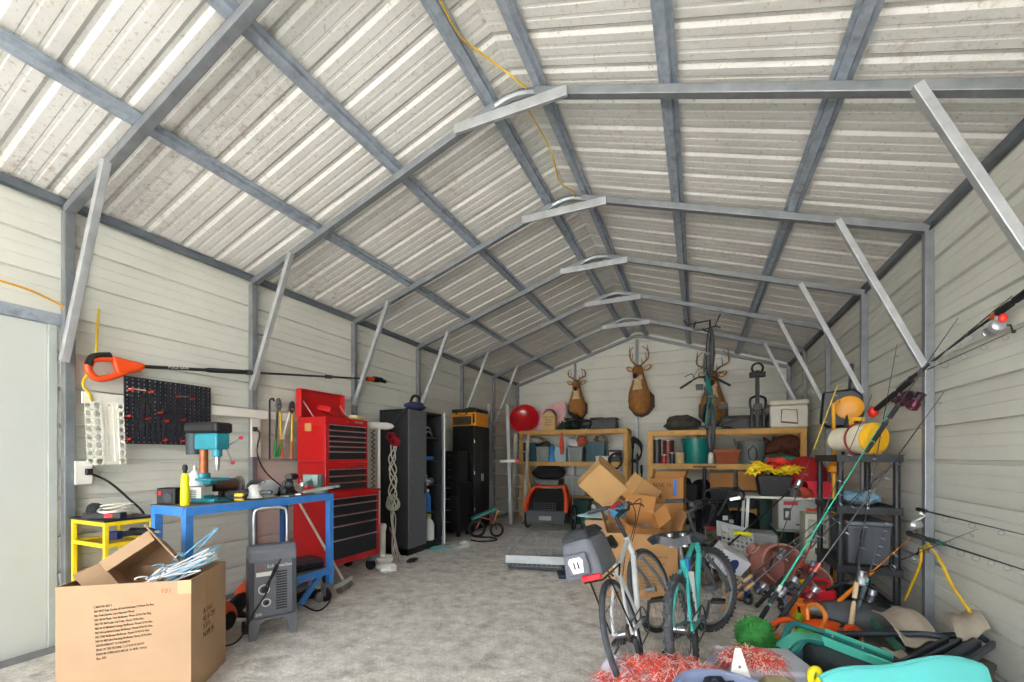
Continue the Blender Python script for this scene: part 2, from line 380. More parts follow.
def perf(mb, w, h, nx, nz, r, t, n=12, o=(0,0,0), ux=(1,0,0), uy=(0,0,1), skip=()):
    """plate with round holes; lower corner o, spanned by ux, uy"""
    ux = V(ux).normalized(); uy = V(uy).normalized(); nn = ux.cross(uy); o = V(o); cw, ch = w/nx, h/nz
    for i in range(nx):
        for j in range(nz):
            c = o + ux*(i+.5)*cw + uy*(j+.5)*ch
            if (i, j) in skip:
                lo = [c + ux*a*cw/2 + uy*b*ch/2 for a, b in ((-1,-1),(1,-1),(1,1),(-1,1))]; mb.hexa(lo, [p + nn*t for p in lo]); continue
            vs = []
            for lev in (0, 1):
                for k in range(n):
                    a = 2*pi*k/n + pi/4; ca, sa = cos(a), sin(a); m = max(abs(ca), abs(sa))
                    vs.append(c + ux*ca/m*cw/2 + uy*sa/m*ch/2 + nn*t*lev)
                for k in range(n):
                    a = 2*pi*k/n + pi/4; vs.append(c + ux*cos(a)*r + uy*sin(a)*r + nn*t*lev)
            fs = []
            for k in range(n):
                q = (k+1) % n; fs += [(k, n+k, n+q, q), (2*n+k, 2*n+q, 3*n+q, 3*n+k), (n+k, 3*n+k, 3*n+q, n+q)]
                fs.append((k, q, 2*n+q, 2*n+k))
            mb.add(vs, fs)
    return mb
def rope(name, label, cat, pts, r, mat, n=8, k=6, group=None):
    return tag(MB().tube(curve(pts, n), r, k).build(name, mat), label, cat, group)

# ================================================================ left foreground: the big carton with a smaller one and coat hangers
A = oZ(57, 585, .71); B = oZ(191, 580, .71); C = oZ(221, 559.5, .71)
ux = (B - A).normalized(); wbx = (B - A).length; dbx = (C - B).dot(V((-ux.y, ux.x, 0))); ang = atan2(ux.y, ux.x)
dbx = .48; wbx *= .955; ang += radians(4.5); ux = V((cos(ang), sin(ang), 0)); A = B - ux*wbx
cen = A + ux*wbx/2 + V((-ux.y, ux.x, 0))*dbx/2
BIGROT = ang; BIG = V((cen.x, cen.y, .001))
big = carton('cardboard_carton', 'large open cardboard carton with coat hangers sticking out, printed with rows of small lettering', BIG, ang, (wbx, dbx, .71), t=.007)
txt = ['CARTON  NO. 1', 'NO 0597 Tray Garden of Fruit Entertains 12 Pieces Per Box', 'No. Fruit Garden 2 pcs Assorted Mixed', 'NO 40 60 Plastic Tray Birdhouse  Pieces 12 Pcs Per Tray', 'NO 741 3621 Lake Cat Trays  Pieces 12 Per Box', 'NO 44 64 Bluebird Cottage Birdhouse  Pieces 12 Per Box', 'NO 44 Cardinal Cottage Birdhouse  Pieces 6 Pcs Per Box', 'NO 7342 Birdhouse Birdhouse  Pieces 12 Pcs Per Box', 'NO 43 4052 Bird Perching Birdhouse  Pieces 12 Pcs Box', 'GROSS WEIGHT  11.4 KGS/BOX', 'MEAS OF THE PACKING  L 67 X W 51 X H 71', 'MADE IN CHINA BOX NO 68  16  N.W.  9.4 KG', 'Box  1/12']
for i, s in enumerate(txt):
    words('lettering', s, .0195, ink, big, (-wbx/2 + .185 + i*.001, -dbx/2 - .001, .575 - i*.0248), (1, .0, .075), (-.075, 0, 1), xs=.62)
for i, s in enumerate(['A 14.6', '41.4 CM', '5 8 0', 'N.W. 9']): words('lettering', s, .05, ink, big, (wbx/2 + .001, -.09, .45 - i*.05), (0, 1, .0), (0, 0, 1), xs=.9)
MB().bx(wbx/2, wbx/2 + .001, -.05, .03, .34, .71).build('packing_tape', M('#b98d5e', .35, 0, .05), big, smooth=False)
MB().bx(wbx/2 - .07, wbx/2 + .001, -dbx/2 - .0012, -dbx/2, .63, .71).build('packing_tape', M('#cfa57a', .4, 0, .05), big, smooth=False)
words('lettering', '101', .04, M('#cf6a55', .8), big, (wbx/2 - .16, -dbx/2 - .001, .64), (1, 0, 0), (0, 0, 1))
def inbig(x, y, z): return BIG + V((cos(BIGROT)*x - sin(BIGROT)*y, sin(BIGROT)*x + cos(BIGROT)*y, z))
sm = carton('cardboard_carton', 'small tipped cardboard carton lying open inside the large lettered carton', (0, 0, 0), 0, (.33, .30, .30), [(0, 62, .13), (3, -62, .12), (2, 6, .12)], t=.006)
zz = (-FWD*.80 + RGT*.28 + V((0, 0, .42))).normalized(); xx = (RGT*.72 - V((0, 0, .70)) - FWD*.05); xx = (xx - zz*xx.dot(zz)).normalized(); yy = zz.cross(xx)
sm.rotation_euler = Matrix((xx, yy, zz)).transposed().to_euler(); sm.location = oD(160, 574, 2.97)
MB().bx(.06, .10, -.171, -.170, .10, .28).build('packing_tape', M('#5b534b', .5), sm, smooth=False)
words('lettering', 'FRAGILE', .05, ink, sm, (-.13, -.1712, .07), (1, 0, 0), (0, 0, 1))
def hanger_proto(mat, label, group):
    o = thing('coat_hanger', label, 'hanger', group=group)
    w = .2; MB().tube(curve([(-w, 0, 0), (-w+.02, 0, .018), (0, 0, .12), (w-.02, 0, .018), (w, 0, 0), (w-.02, 0, -.012), (-w+.02, 0, -.012)], 4), .0048, 6, closed=True).build('shoulder_bar', mat, o)
    MB().tube(curve([(0, 0, .115), (0, 0, .15), (.028, 0, .175), (.012, 0, .21), (-.02, 0, .205), (-.027, 0, .185)], 5), .0036, 6).build('hook', mat, o)
    return o
hg = [hanger_proto(M('#f2f3f4', .35), 'white plastic coat hanger in the pile in the large lettered carton', 'white coat hangers in the carton'), hanger_proto(M('#6fb7de', .35), 'light blue plastic coat hanger in the pile in the large lettered carton', 'blue coat hangers in the carton')]
for i in range(13):
    kind = 1 if i in (2, 5, 8, 11) else 0
    loc = inbig(.115 + .012*(i % 4), -.06 + .021*i, .655 + .014*((i*3) % 5)); rot = (radians(78 + 7*((i*7) % 5 - 2)), radians(-20 - 6*((i*5) % 4)), BIGROT + radians(-6 + 5*((i*3) % 6)))
    if i in (0, 2): o = hg[kind]; o.location = loc; o.rotation_euler = rot
    else: dup(hg[kind], loc, rot)
o = dup(hg[1], inbig(.20, .10, .80), (radians(80), radians(-50), BIGROT + radians(6)), 'light blue coat hanger standing up highest out of the large lettered carton'); del o['group']

# ================================================================ yellow stand and what lies on it
t = thing('tool_stand', 'small yellow steel stand with a dark top beside the steel post', 'stand', (-4.085, 1.78, 0)); t.scale = (.9, .8, 1)
MB().bx(-.27, .27, -.20, .20, .985, 1.0).build('top_board', black_p, t, bev=.002)
fr = MB()
for z in (.955, .80, .32):
    fr.bx(-.26, .26, -.19, -.165, z-.0, z+.03).bx(-.26, .26, .165, .19, z, z+.03).bx(.235, .26, -.165, .165, z, z+.03).bx(-.26, -.235, -.165, .165, z, z+.03)
fr.build('rail_frame', yellow_p, t, bev=.003)
for x in (-.245, .245):
    for y in (-.175, .175): MB().bx(x-.016, x+.016, y-.016, y+.016, 0, .985).build('leg', yellow_p, t, bev=.003)
MB().bx(-.235, .235, -.165, .165, .81, .815).build('shelf_board', M('#b8960f', .5, 0, .2, 9), t)
t = thing('power_strip', 'black power strip with a square red switch on the yellow stand', 'power strip', (-3.96, 1.675, 1.001), radians(28))
MB().bx(-.13, .13, -.03, .03, 0, .045).build('strip_body', black_p, t, bev=.006); MB().bx(.02, .075, -.032, -.028, .008, .04).build('switch', red_p, t, bev=.002)
for x in (-.09, -.04): MB().cyl((x, 0, .044), (x, 0, .05), .016, 12).build('outlet', dgrey, t)
cw = MB()
for i in range(9):
    a = i*.7; cw.ring((.0 + .012*sin(a*3), .008*cos(a*2), .012 + .0065*i), .085 + .01*sin(a*2), .0042, (.1*sin(a), .12*cos(a), 1), 22, 5, sx=1.9)
o = cw.build('cable_coil', M('#e6e2d2', .6)); o.location = (-4.03, 1.775, 1.006); o.rotation_euler = (0, 0, radians(55)); o.scale = (1, .9, 1.25); tag(o, 'coiled white extension cord lying on the yellow stand', 'cord')
t = thing('cordless_drill', 'dark cordless drill lying on the shelf of the yellow stand', 'drill', (-3.86, 1.86, .85), radians(20))
MB().cyl((-.09, 0, .035), (.06, 0, .035), .03).cyl((.06, 0, .035), (.10, 0, .035), .03, r2=.02).build('drill_body', black_p, t); MB().bar((-.05, 0, .03), (-.08, -.11, .03), .03, .04).build('grip', dgrey, t, bev=.006); MB().box((-.085, -.13, .03), (.07, .05, .06)).build('battery', M('#2a2e66', .5), t, bev=.006); MB().cyl((.10, 0, .035), (.14, 0, .035), .012).build('chuck', steel, t)
o = MB().ball((0, 0, .05), (.07, .05, .05), noise=.12, seed=3).build('rag', M('#26282c', .9)); o.location = (-4.20, 1.72, 1.001); tag(o, 'crumpled dark rag at the back of the yellow stand', 'rag')
# ---------------------------------------------------------------- blue workbench
BX0, BX1, BY0, BY1, BZ = -3.82, -3.39, 1.89, 3.26, 1.09
t = thing('workbench', 'blue steel workbench with crowded wooden top and low shelf', 'workbench', ((BX0+BX1)/2, (BY0+BY1)/2, 0))
hx, hy = (BX1-BX0)/2, (BY1-BY0)/2
MB().bx(-hx, hx, -hy, hy, BZ-.02, BZ).build('bench_top', M('#7d6a58', .7, 0, .25, 14, 0, '#3c332b', .5, 6), t, bev=.002)
MB().bx(-hx-.005, -hx+.03, -hy, hy, BZ-.07, BZ-.012).bx(hx-.03, hx+.005, -hy, hy, BZ-.07, BZ-.004).bx(-hx+.03, hx-.03, -hy-.005, -hy+.03, BZ-.07, BZ-.004).bx(-hx+.03, hx-.03, hy-.03, hy+.005, BZ-.07, BZ-.004).build('top_frame', blue_p, t, bev=.003)
for x in (-hx+.025, hx-.025):
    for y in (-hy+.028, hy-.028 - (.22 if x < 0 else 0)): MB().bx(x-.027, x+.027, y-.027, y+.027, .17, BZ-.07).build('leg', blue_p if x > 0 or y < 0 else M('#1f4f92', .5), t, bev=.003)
MB().bx(-hx, hx, .16, hy, .325, .34).build('low_shelf', M('#6f6a62', .8, 0, .2, 9), t)
MB().bx(hx-.02, hx+.006, .16, hy, .28, .345).bx(-hx, -hx+.02, .16, hy, .28, .345).bx(-hx+.02, hx-.02, hy-.02, hy+.004, .28, .345).bx(-hx+.02, hx-.02, .16, .18, .28, .345).build('shelf_rail', blue_p, t, bev=.003)
for x in (-hx+.05, hx-.05):
    for y in (-hy+.05, hy-.06):
        c = MB().cyl((x, y-.018, .065), (x, y+.018, .065), .065, 18).build('caster', rubber, t)
        MB().bx(x-.03, x+.03, y-.03, y-.02, .06, .17).bx(x-.03, x+.03, y+.02, y+.03, .06, .17).build('fork', steel, c)
MB().bar((hx-.06, hy-.10, .29), (hx-.06, hy-.34, .06), .03, .05).build('brace', blue_p, t)
def ob(px, py, z=BZ): return oZ(px, py, z)       # a spot on the bench top
# drill press
p = V((-3.60, 2.20, BZ+.001))
t = thing('drill_press', 'teal bench drill press with copper coloured column on the blue workbench', 'drill press', p, radians(98))
teal = M('#2f8fa0', .4, .1, .1, 9)
MB().prism([(-.09, -.13), (.09, -.13), (.09, .10), (.05, .14), (-.05, .14), (-.09, .10)], .03).bx(-.05, .05, .02, .12, .03, .05).build('base', teal, t, bev=.006)
MB().cyl((0, .08, .03), (0, .08, .56), .03, 18).build('column', M('#a8623e', .45, .5, .35, 18), t)
MB().bx(-.085, .085, -.10, .07, .17, .19).cyl((0, .08, .13), (0, .08, .23), .045).bx(-.03, .03, -.02, .05, .14, .17).build('work_table', teal, t, bev=.005)
MB().bx(-.06, .06, -.12, .11, .42, .55).cyl((0, -.06, .36), (0, -.06, .43), .035).build('head', teal, t, bev=.012)
MB().prism([(-.075, -.14), (.075, -.14), (.085, .0), (.075, .20), (.03, .24), (-.03, .24), (-.075, .20), (-.085, 0)], .085, o=(0, 0, .55)).build('belt_cover', black_p, t, bev=.02)
MB().cyl((0, .18, .38), (0, .18, .55), .058).build('motor', M('#2b3a40', .5), t)
MB().cyl((0, -.06, .29), (0, -.06, .37), .018).cyl((0, -.06, .25), (0, -.06, .30), .01, r2=.02).build('chuck', steel, t)
MB().bx(.0605, .063, -.09, .06, .45, .53).build('label_plate', M('#dfe4e6', .5), t); 
for i in range(3):
    a = 2*pi*i/3 + .4; q = V((.10, -.03, .44)); e = q + V((.05, cos(a)*.13, sin(a)*.13))
    h = MB().cyl(q, e, .005, 8).build('feed_handle', steel, t); MB().ball(e, .016).build('knob', M('#d8233a', .35), h)
MB().cyl((.06, -.03, .44), (.10, -.03, .44), .02).build('feed_hub', steel, t)
# yellow bottle
p = oZ(179, 500, BZ); p.z = BZ
t = thing('spray_bottle', 'tall bright yellow bottle with black cap at the workbench corner', 'bottle', (-3.50, 1.95, BZ+.001)); t.scale = (1, 1, 1.04)
MB().lathe([(.028, 0), (.03, .01), (.03, .10), (.026, .13), (.026, .17), (.028, .19), (.022, .215), (.013, .23)], n=20).build('bottle_body', M('#f4f01e', .35, 0, .04), t); MB().lathe([(.012, .225), (.013, .25), (.017, .255), (.017, .275), (.012, .29)], n=16).build('cap', black_p, t)
# charger box, white box, plastic bag at the near end
t = thing('battery_charger', 'small black charger box with round dial at the near bench end', 'charger', (-3.71, 1.97, BZ), radians(20))
MB().bx(-.075, .075, -.05, .05, 0, .125).build('case', black_p, t, bev=.008); MB().cyl((.02, -.052, .05), (.02, -.056, .05), .036).build('dial', dgrey, t); MB().bx(-.055, -.035, -.054, -.05, .07, .10).build('switch', red_p, t)
t = thing('power_supply', 'white metal box with louvred face between charger and yellow bottle', 'box', (-3.73, 2.16, BZ), radians(20))
b = MB().bx(-.09, .09, -.06, .06, 0, .12); b.build('case', white_p, t, bev=.005)
for i in range(5): MB().bx(-.06, .05, -.063, -.06, .03 + i*.014, .036 + i*.014).build('louvre', mgrey, t)
o = MB().lathe([(.005, .22), (.018, .20), (.012, .175), (.05, .13), (.09, .06), (.085, .01), (.03, 0)], n=14).add([], []).build('plastic_bag', M('#dfe0dd', .3, 0, .12, 18, .6)); o.location = (-3.86, 2.05, BZ+.122); o.scale = (.8, .8, .8); place(o, (-3.73, 2.15, BZ+.121)); tag(o, 'tied clear plastic bag behind the charger on the workbench', 'bag')
# clutter along the bench
def grinder(loc, rot, body, label):
    t = thing('angle_grinder', label, 'grinder', loc, rot)
    MB().lathe([(.022, -.14), (.03, -.12), (.03, .02), (.035, .05), (.03, .09)], c=(0, 0, .05), axis=(1, 0, 0), n=16).build('grinder_body', body, t)
    MB().cyl((.09, 0, .06), (.09, 0, .02), .03).build('gear_head', steel, t); MB().cyl((.09, 0, .012), (.09, 0, .02), .058, 24).build('disc', dgrey, t)
    MB().prism([(.05*cos(a), .062*sin(a)) for a in [pi*i/10 - pi/2 for i in range(11)]], .03, o=(.09, 0, .02), ux=(-1, 0, 0), uy=(0, 1, 0)).build('guard', steel, t)
grinder((-3.52, 2.42, BZ), radians(75), dgrey, 'grey angle grinder lying beside the drill press base')
grinder((-3.70, 2.80, BZ), radians(200), M('#4d5a52', .5), 'green grey angle grinder lying mid bench behind the saw')
t = thing('circular_saw', 'silver and black circular saw lying on its plate mid bench', 'saw', (-3.55, 2.66, BZ), radians(70))
MB().bx(-.14, .14, -.06, .07, 0, .006).build('foot_plate', steel, t); MB().cyl((0, .0, .07), (0, .022, .07), .085, 28).build('blade_guard', M('#c8ccd0', .3, .8), t); MB().cyl((0, .022, .08), (0, .12, .08), .045).build('motor', black_p, t)
MB().tube(curve([(-.02, .01, .13), (-.09, .03, .15), (-.15, .03, .11), (-.13, .03, .05)], 5), .017, 8).build('grip', dgrey, t)
t = thing('power_drill', 'black power drill standing on its grip near the far bench end', 'drill', (-3.60, 2.95, BZ), radians(120))
MB().cyl((-.10, 0, .17), (.06, 0, .17), .033).cyl((.06, 0, .17), (.11, 0, .17), .03, r2=.016).build('drill_body', black_p, t); MB().bar((-.06, 0, .16), (-.09, 0, .03), .035, .045).build('grip', dgrey, t, bev=.006); MB().box((-.09, 0, .022), (.09, .065, .044)).build('battery', black_p, t, bev=.005); MB().cyl((.11, 0, .17), (.15, 0, .17), .012).build('chuck', steel, t)
t = thing('work_light', 'pale yellow and black work light beside the power drill', 'work light', (-3.72, 3.02, BZ), radians(60))
MB().bx(-.05, .05, -.04, .04, .03, .12).build('lamp_head', M('#d8d2a0', .5), t, bev=.006); MB().bx(-.06, .06, -.05, .05, 0, .015).bx(-.058, -.05, -.01, .01, .01, .08).bx(.05, .058, -.01, .01, .01, .08).build('stand', black_p, t)
for i, (x, y, c, lb) in enumerate([(-3.46, 2.86, '#c42b2b', 'red handled pliers lying at the front of the bench'), (-3.48, 2.52, '#2c2e33', 'black handled pliers lying beside the angle grinder')]):
    t = thing('pliers', lb, 'pliers', (x, y, BZ+.008), radians(40+60*i)); hm = M(c, .4)
    for s in (-1, 1): MB().tube(curve([(0, 0, 0), (-.04, s*.015, 0), (-.12, s*.022, 0)], 5), .007, 6).build('handle', hm, t)
    MB().bar((0, -.004, 0), (.05, -.003, 0), .008, .012).bar((0, .004, 0), (.05, .003, 0), .008, .012).build('jaw', steel, t)
for i in range(5):
    x, y = [(-3.62, 2.28), (-3.58, 2.46), (-3.75, 2.45), (-3.5, 2.78), (-3.66, 2.6)][i]
    pts = [(x + .1*cos(j*1.3+i) + .02*j*(-1)**i, y + .12*sin(j*1.1+i*2), BZ + .008 + .012*(j % 3)) for j in range(7)]
    rope('electric_cable', 'black power cord looped among the tools on the workbench', 'cord', pts, .005, rubber, group='cords looped on the workbench')
# more of the crowd on the bench
t = thing('bench_grinder', 'brown black bench grinder standing against the wall side beside the drill press', 'grinder', (-3.76, 2.40, BZ), radians(80)); MB().bx(-.06, .06, -.06, .06, 0, .03).bx(-.03, .03, -.04, .04, .03, .07).build('base', black_m, t, bev=.004); MB().cyl((-.09, 0, .12), (.09, 0, .12), .055).build('motor', M('#5a4438', .5, .2), t)
for s in (-1, 1): MB().cyl((s*.11, 0, .12), (s*.14, 0, .12), .07, 24).build('grinding_wheel', M('#7a726a', .8), t); MB().cyl((s*.09, 0, .12), (s*.145, 0, .12), .018).build('spindle', steel, t)
t = thing('orbital_sander', 'white and grey sander lying left of the circular saw on the bench', 'sander', (-3.46, 2.47, BZ), radians(30)); MB().lathe([(.06, 0), (.062, .015), (.05, .03), (.045, .07), (.05, .10), (.03, .125)], n=20).build('sander_body', M('#cfd1cf', .4), t); MB().cyl((0, 0, 0), (0, 0, .012), .064).build('pad', black_p, t); MB().bx(.03, .14, -.02, .02, .04, .075).build('dust_tube', dgrey, t, bev=.01)
t = thing('jigsaw', 'black and silver jigsaw on its side before the pale work light', 'jigsaw', (-3.45, 2.78, BZ), radians(115)); MB().bx(-.09, .09, -.03, .03, .02, .085).build('jigsaw_body', black_p, t, bev=.015); MB().tube(curve([(-.08, 0, .08), (-.05, 0, .14), (.05, 0, .14), (.08, 0, .08)], 4), .016, 8).build('grip', dgrey, t); MB().bx(-.06, .10, -.035, .035, .0, .012).build('foot_plate', steel, t); MB().bx(.085, .09, -.004, .004, -.0, .03).build('blade', steel, t)
t = thing('socket_case', 'flat black socket case at the wall side mid bench', 'case', (-3.74, 2.62, BZ), radians(12)); MB().bx(-.07, .07, -.13, .13, 0, .05).build('case_bottom', black_p, t, bev=.008); MB().bx(-.07, .07, -.13, .13, .051, .07).build('lid', dgrey, t, bev=.008)
t = thing('cordless_drill', 'dark cordless drill lying on its side near the vise', 'drill', (-3.56, 2.88, BZ), radians(-50)); MB().cyl((-.09, 0, .035), (.06, 0, .035), .033).cyl((.06, 0, .035), (.10, 0, .035), .03, r2=.02).build('drill_body', M('#2c3035', .5), t); MB().bar((-.05, 0, .03), (-.08, -.11, .03), .03, .04).build('grip', dgrey, t, bev=.006); MB().box((-.085, -.13, .035), (.07, .05, .06)).build('battery', black_p, t, bev=.006)
t = thing('glue_bottle', 'small white bottle standing between work light and vise', 'bottle', (-3.70, 3.13, BZ)); MB().lathe([(.022, 0), (.024, .01), (.024, .08), (.01, .10), (.004, .13)], n=14).build('bottle_body', white_p, t); MB().cyl((0, 0, .10), (0, 0, .12), .011).build('cap', M('#d8641e', .5), t)
t = thing('tape_measure', 'yellow and black tape measure at the front edge of the bench', 'tape measure', (-3.44, 2.32, BZ), radians(30)); MB().bx(-.035, .035, -.02, .02, 0, .065).build('case', M('#e8c21c', .4), t, bev=.012); MB().bx(-.036, .036, -.021, .021, .02, .04).build('band', black_p, t)
# bench vise
t = thing('bench_vise', 'grey green bench vise on the far end of the blue workbench', 'vise', (-3.48, 3.15, BZ), radians(-70))
vm = M('#7f9691', .5, .3, .15, 12)
MB().cyl((0, 0, 0), (0, 0, .03), .085).lathe([(.07, .03), (.045, .05), (.05, .08)], n=18).bx(-.05, .10, -.035, .035, .075, .14).build('base', vm, t, bev=.004)
MB().bx(.06, .10, -.075, .075, .09, .19).bx(-.05, .06, -.04, .04, .13, .165).build('fixed_jaw', vm, t, bev=.006); MB().bx(.115, .155, -.075, .075, .09, .19).bx(.155, .26, -.03, .03, .08, .13).build('moving_jaw', vm, t, bev=.006)
MB().bx(.10, .106, -.075, .075, .15, .19).bx(.109, .115, -.075, .075, .15, .19).build('jaw_plate', steel, t); MB().cyl((.26, 0, .105), (.30, 0, .105), .015).cyl((.29, -.09, .06), (.29, .09, .15), .006, 8).build('screw_handle', steel, t)
# ---------------------------------------------------------------- under the bench
t = thing('leaf_blower', 'orange and black leaf blower on the floor under the workbench', 'leaf blower', (-3.50, 2.17, 0), (0, radians(0), radians(110)))
MB().ball((0, 0, .16), (.20, .11, .13), 16, 10).build('fan_housing', orange_p, t); MB().lathe([(.075, 0), (.065, .18), (.055, .32)], c=(.12, 0, .15), axis=(1, .0, .42), n=18).build('blow_tube', black_p, t)
MB().tube(curve([(-.14, 0, .22), (-.10, 0, .33), (.02, 0, .36), (.1, 0, .26)], 6), .022, 8).build('grip', orange_p, t); MB().box((-.20, 0, .13), (.12, .14, .16)).build('battery', black_p, t, bev=.015); MB().cyl((0, -.112, .16), (0, -.118, .16), .07).build('intake_grille', black_p, t)
t = thing('string_trimmer', 'orange trimmer head leaning beside the leaf blower', 'trimmer', (-3.62, 2.52, 0), radians(80))
MB().ball((0, 0, .30), (.13, .06, .07), 14, 9, rot=(0, radians(-35), 0)).build('motor_housing', orange_p, t, ); MB().tube([(.08, 0, .36), (.28, 0, .52)], .028, 10).build('shaft', black_p, t); MB().lathe([(.11, 0), (.12, .02), (.03, .06)], c=(-.12, 0, .10), axis=(.4, 0, 1)).build('guard', black_p, t); MB().tube(curve([(-.08, 0, .26), (-.12, 0, .18), (-.12, 0, .12)], 4), .02).build('neck', orange_p, t)
o = MB().ball((0, 0, .11), (.17, .15, .12), 14, 9, noise=.14, seed=5).build('cloth_bag', M('#7b6244', .9, 0, .3, 14, .6)); o.location = (-3.66, 2.82, .341); tag(o, 'brown crumpled cloth bag on the low shelf of the workbench', 'bag')
t = thing('tool_case', 'black moulded tool case on the low shelf behind the grey charger', 'case', (-3.60, 3.08, .341), radians(75)); MB().bx(-.14, .14, -.13, .13, 0, .05).build('case_bottom', black_p, t, bev=.012); MB().bx(-.14, .14, -.13, .13, .053, .10).build('lid', dgrey, t, bev=.015); MB().tube(curve([(-.05, -.135, .05), (-.05, -.165, .05), (.05, -.165, .05), (.05, -.135, .05)], 3), .008).build('handle', black_p, t)
t = thing('floor_jack', 'low black and steel trolley jack under the workbench shelf', 'jack', (-3.62, 2.98, 0), radians(80))
MB().bx(-.25, .25, -.10, -.07, .05, .12).bx(-.25, .25, .07, .10, .05, .12).build('side_plate', black_m, t, bev=.004); MB().bar((-.2, 0, .09), (.15, 0, .17), .06, .05).build('lift_arm', mgrey, t); MB().cyl((.17, 0, .16), (.17, 0, .19), .05).build('saddle', steel, t)
for x in (-.22, .2):
    for y in (-.12, .12): MB().cyl((x, y-.015, .05), (x, y+.015, .05), .05).build('wheel', steel, t)
t = thing('push_broom', 'pale wooden pole broom leaning from the wall behind the bench down to the floor', 'broom', (-3.56, 3.56, 0), 0)
MB().tube([(0, 0, .10), (-.51, -.16, .98)], .014, 10).build('pole', M('#cfc8b6', .5), t); MB().box((0, 0, .08), (.10, .26, .05), (0, radians(-25), radians(20))).build('head', M('#b9bab6', .6), t, bev=.008); MB().box((.02, 0, .032), (.07, .25, .055), (0, radians(-25), radians(20))).build('bristles', M('#6c675d', .95), t)
pts = [oZ(300, 604, .01), oZ(318, 611, .01), oZ(330, 600, .01), oZ(322, 592, .01), oZ(300, 585, .015), oZ(270, 578, .02)]
rope('electric_cable', 'black cord curling on the floor beside the grey charger', 'cord', [(p.x, p.y, .012) for p in pts], .007, rubber)
# ---------------------------------------------------------------- grey wheeled charger
L0 = oZ(253, 641, 0); R0 = oZ(293, 632, 0); u = (R0-L0); wch = .34; cc = (L0+R0)/2; ca = atan2(u.y, u.x)
t = thing('battery_charger', 'tall grey wheeled battery charger with tube handle standing in front of the workbench', 'charger', (cc.x - sin(ca)*.09, cc.y + cos(ca)*.09, 0), ca); t.scale = (1, .8, .97)
gm = M('#6b6e76', .45, .1, .08, 9); gs = M('#41444c', .5, 0, .1, 9)
h = wch/2
MB().bx(-h+.03, h-.03, -.10, .10, .17, .66).build('front_panel', gm, t, bev=.006)
for s in (-1, 1):
    MB().prism([(-.125, 0), (-.07, 0), (-.055, .16), (.09, .17), (.11, 0), (.14, 0), (.13, .66), (-.115, .66)], .035, o=(s*h - (.035 if s > 0 else 0), 0, 0), ux=(0, 1, 0), uy=(0, 0, 1)).build('side_cheek', gs, t, bev=.006)
MB().prism([(-h, .17), (-h, .0), (-h+.05, 0), (-h+.075, .12), (-h+.11, .155), (h-.11, .155), (h-.075, .12), (h-.05, 0), (h, 0), (h, .17)][::-1], .03, o=(0, -.10, 0), ux=(1, 0, 0), uy=(0, 0, 1)).build('foot_skirt', gm, t, bev=.004)
MB().prism([(-.125, 0), (.12, 0), (.12, .10), (.06, .13), (-.07, .13), (-.115, .09)], wch, o=(-h, 0, .63), ux=(0, 1, 0), uy=(0, 0, 1)).build('top_console', gm, t, bev=.012)
b = MB().tube(curve([(-h+.05, .06, .70), (-h+.05, .06, 1.0), (-h+.09, .06, 1.055), (0, .06, 1.06), (h-.09, .06, 1.055), (h-.05, .06, 1.0), (h-.05, .06, .70)], 5), .012, 10); b.build('handle', steel, t)
for i in range(15): MB().bx(.02, .10, -.1025, -.098, .22+i*.022, .231+i*.022).build('vent_slot', black_p, t)
for z, n in ((.46, 3),): 
    dl = MB().ring((-.065, -.101, .40), .038, .005, (0, 1, 0), 20, 6).build('dial', white_p, t); MB().cyl((-.065, -.10, .40), (-.065, -.115, .40), .022).build('knob', black_p, dl)
d2 = MB().ring((-.05, -.101, .29), .03, .0045, (0, 1, 0), 18, 6).build('dial', white_p, t); MB().cyl((-.05, -.10, .29), (-.05, -.113, .29), .016).build('knob', black_p, d2)
MB().bx(-.12, .0, -.1022, -.10, .51, .545).build('label_plate', white_p, t, smooth=False)
words('lettering', 'Schumacher', .038, M('#e8e8e8', .5), t, (-.045, -.1025, .575), (1, 0, 0), (0, 0, 1)); words('lettering', 'S', .055, red_p, t, (-.10, -.1025, .565), (1, .0, .2), (0, 0, 1), xs=1.4)
words('lettering', 'Pro', .06, red_p, t, (0, -.1195, .665), (1, 0, 0), (0, .2, 1), xs=1.3); words('lettering', 'DSR', .03, black_p, t, (-.11, -.1195, .675), (1, 0, 0), (0, .2, 1))
words('lettering', '200', .03, white_p, t, (-.125, -.1025, .19), (1, 0, 0), (0, 0, 1))
MB().tube(curve([(.02, -.12, .60), (-.02, -.125, .50), (-.05, -.125, .38), (-.15, -.15, .22), (-.25, -.16, .04), (-.42, -.1, .012)], 6), .0065, 7).build('cable', rubber, t)
MB().tube(curve([(.05, -.12, .64), (.03, -.13, .60), (.0, -.125, .52), (-.06, -.12, .42)], 6), .0065, 7).build('cable', rubber, t)
for s in (-1, 1): MB().cyl((s*(h+.005), .12, .055), (s*(h+.03), .12, .055), .055).build('wheel', rubber, t)
# ================================================================ things on the left wall
XW = XL + .012
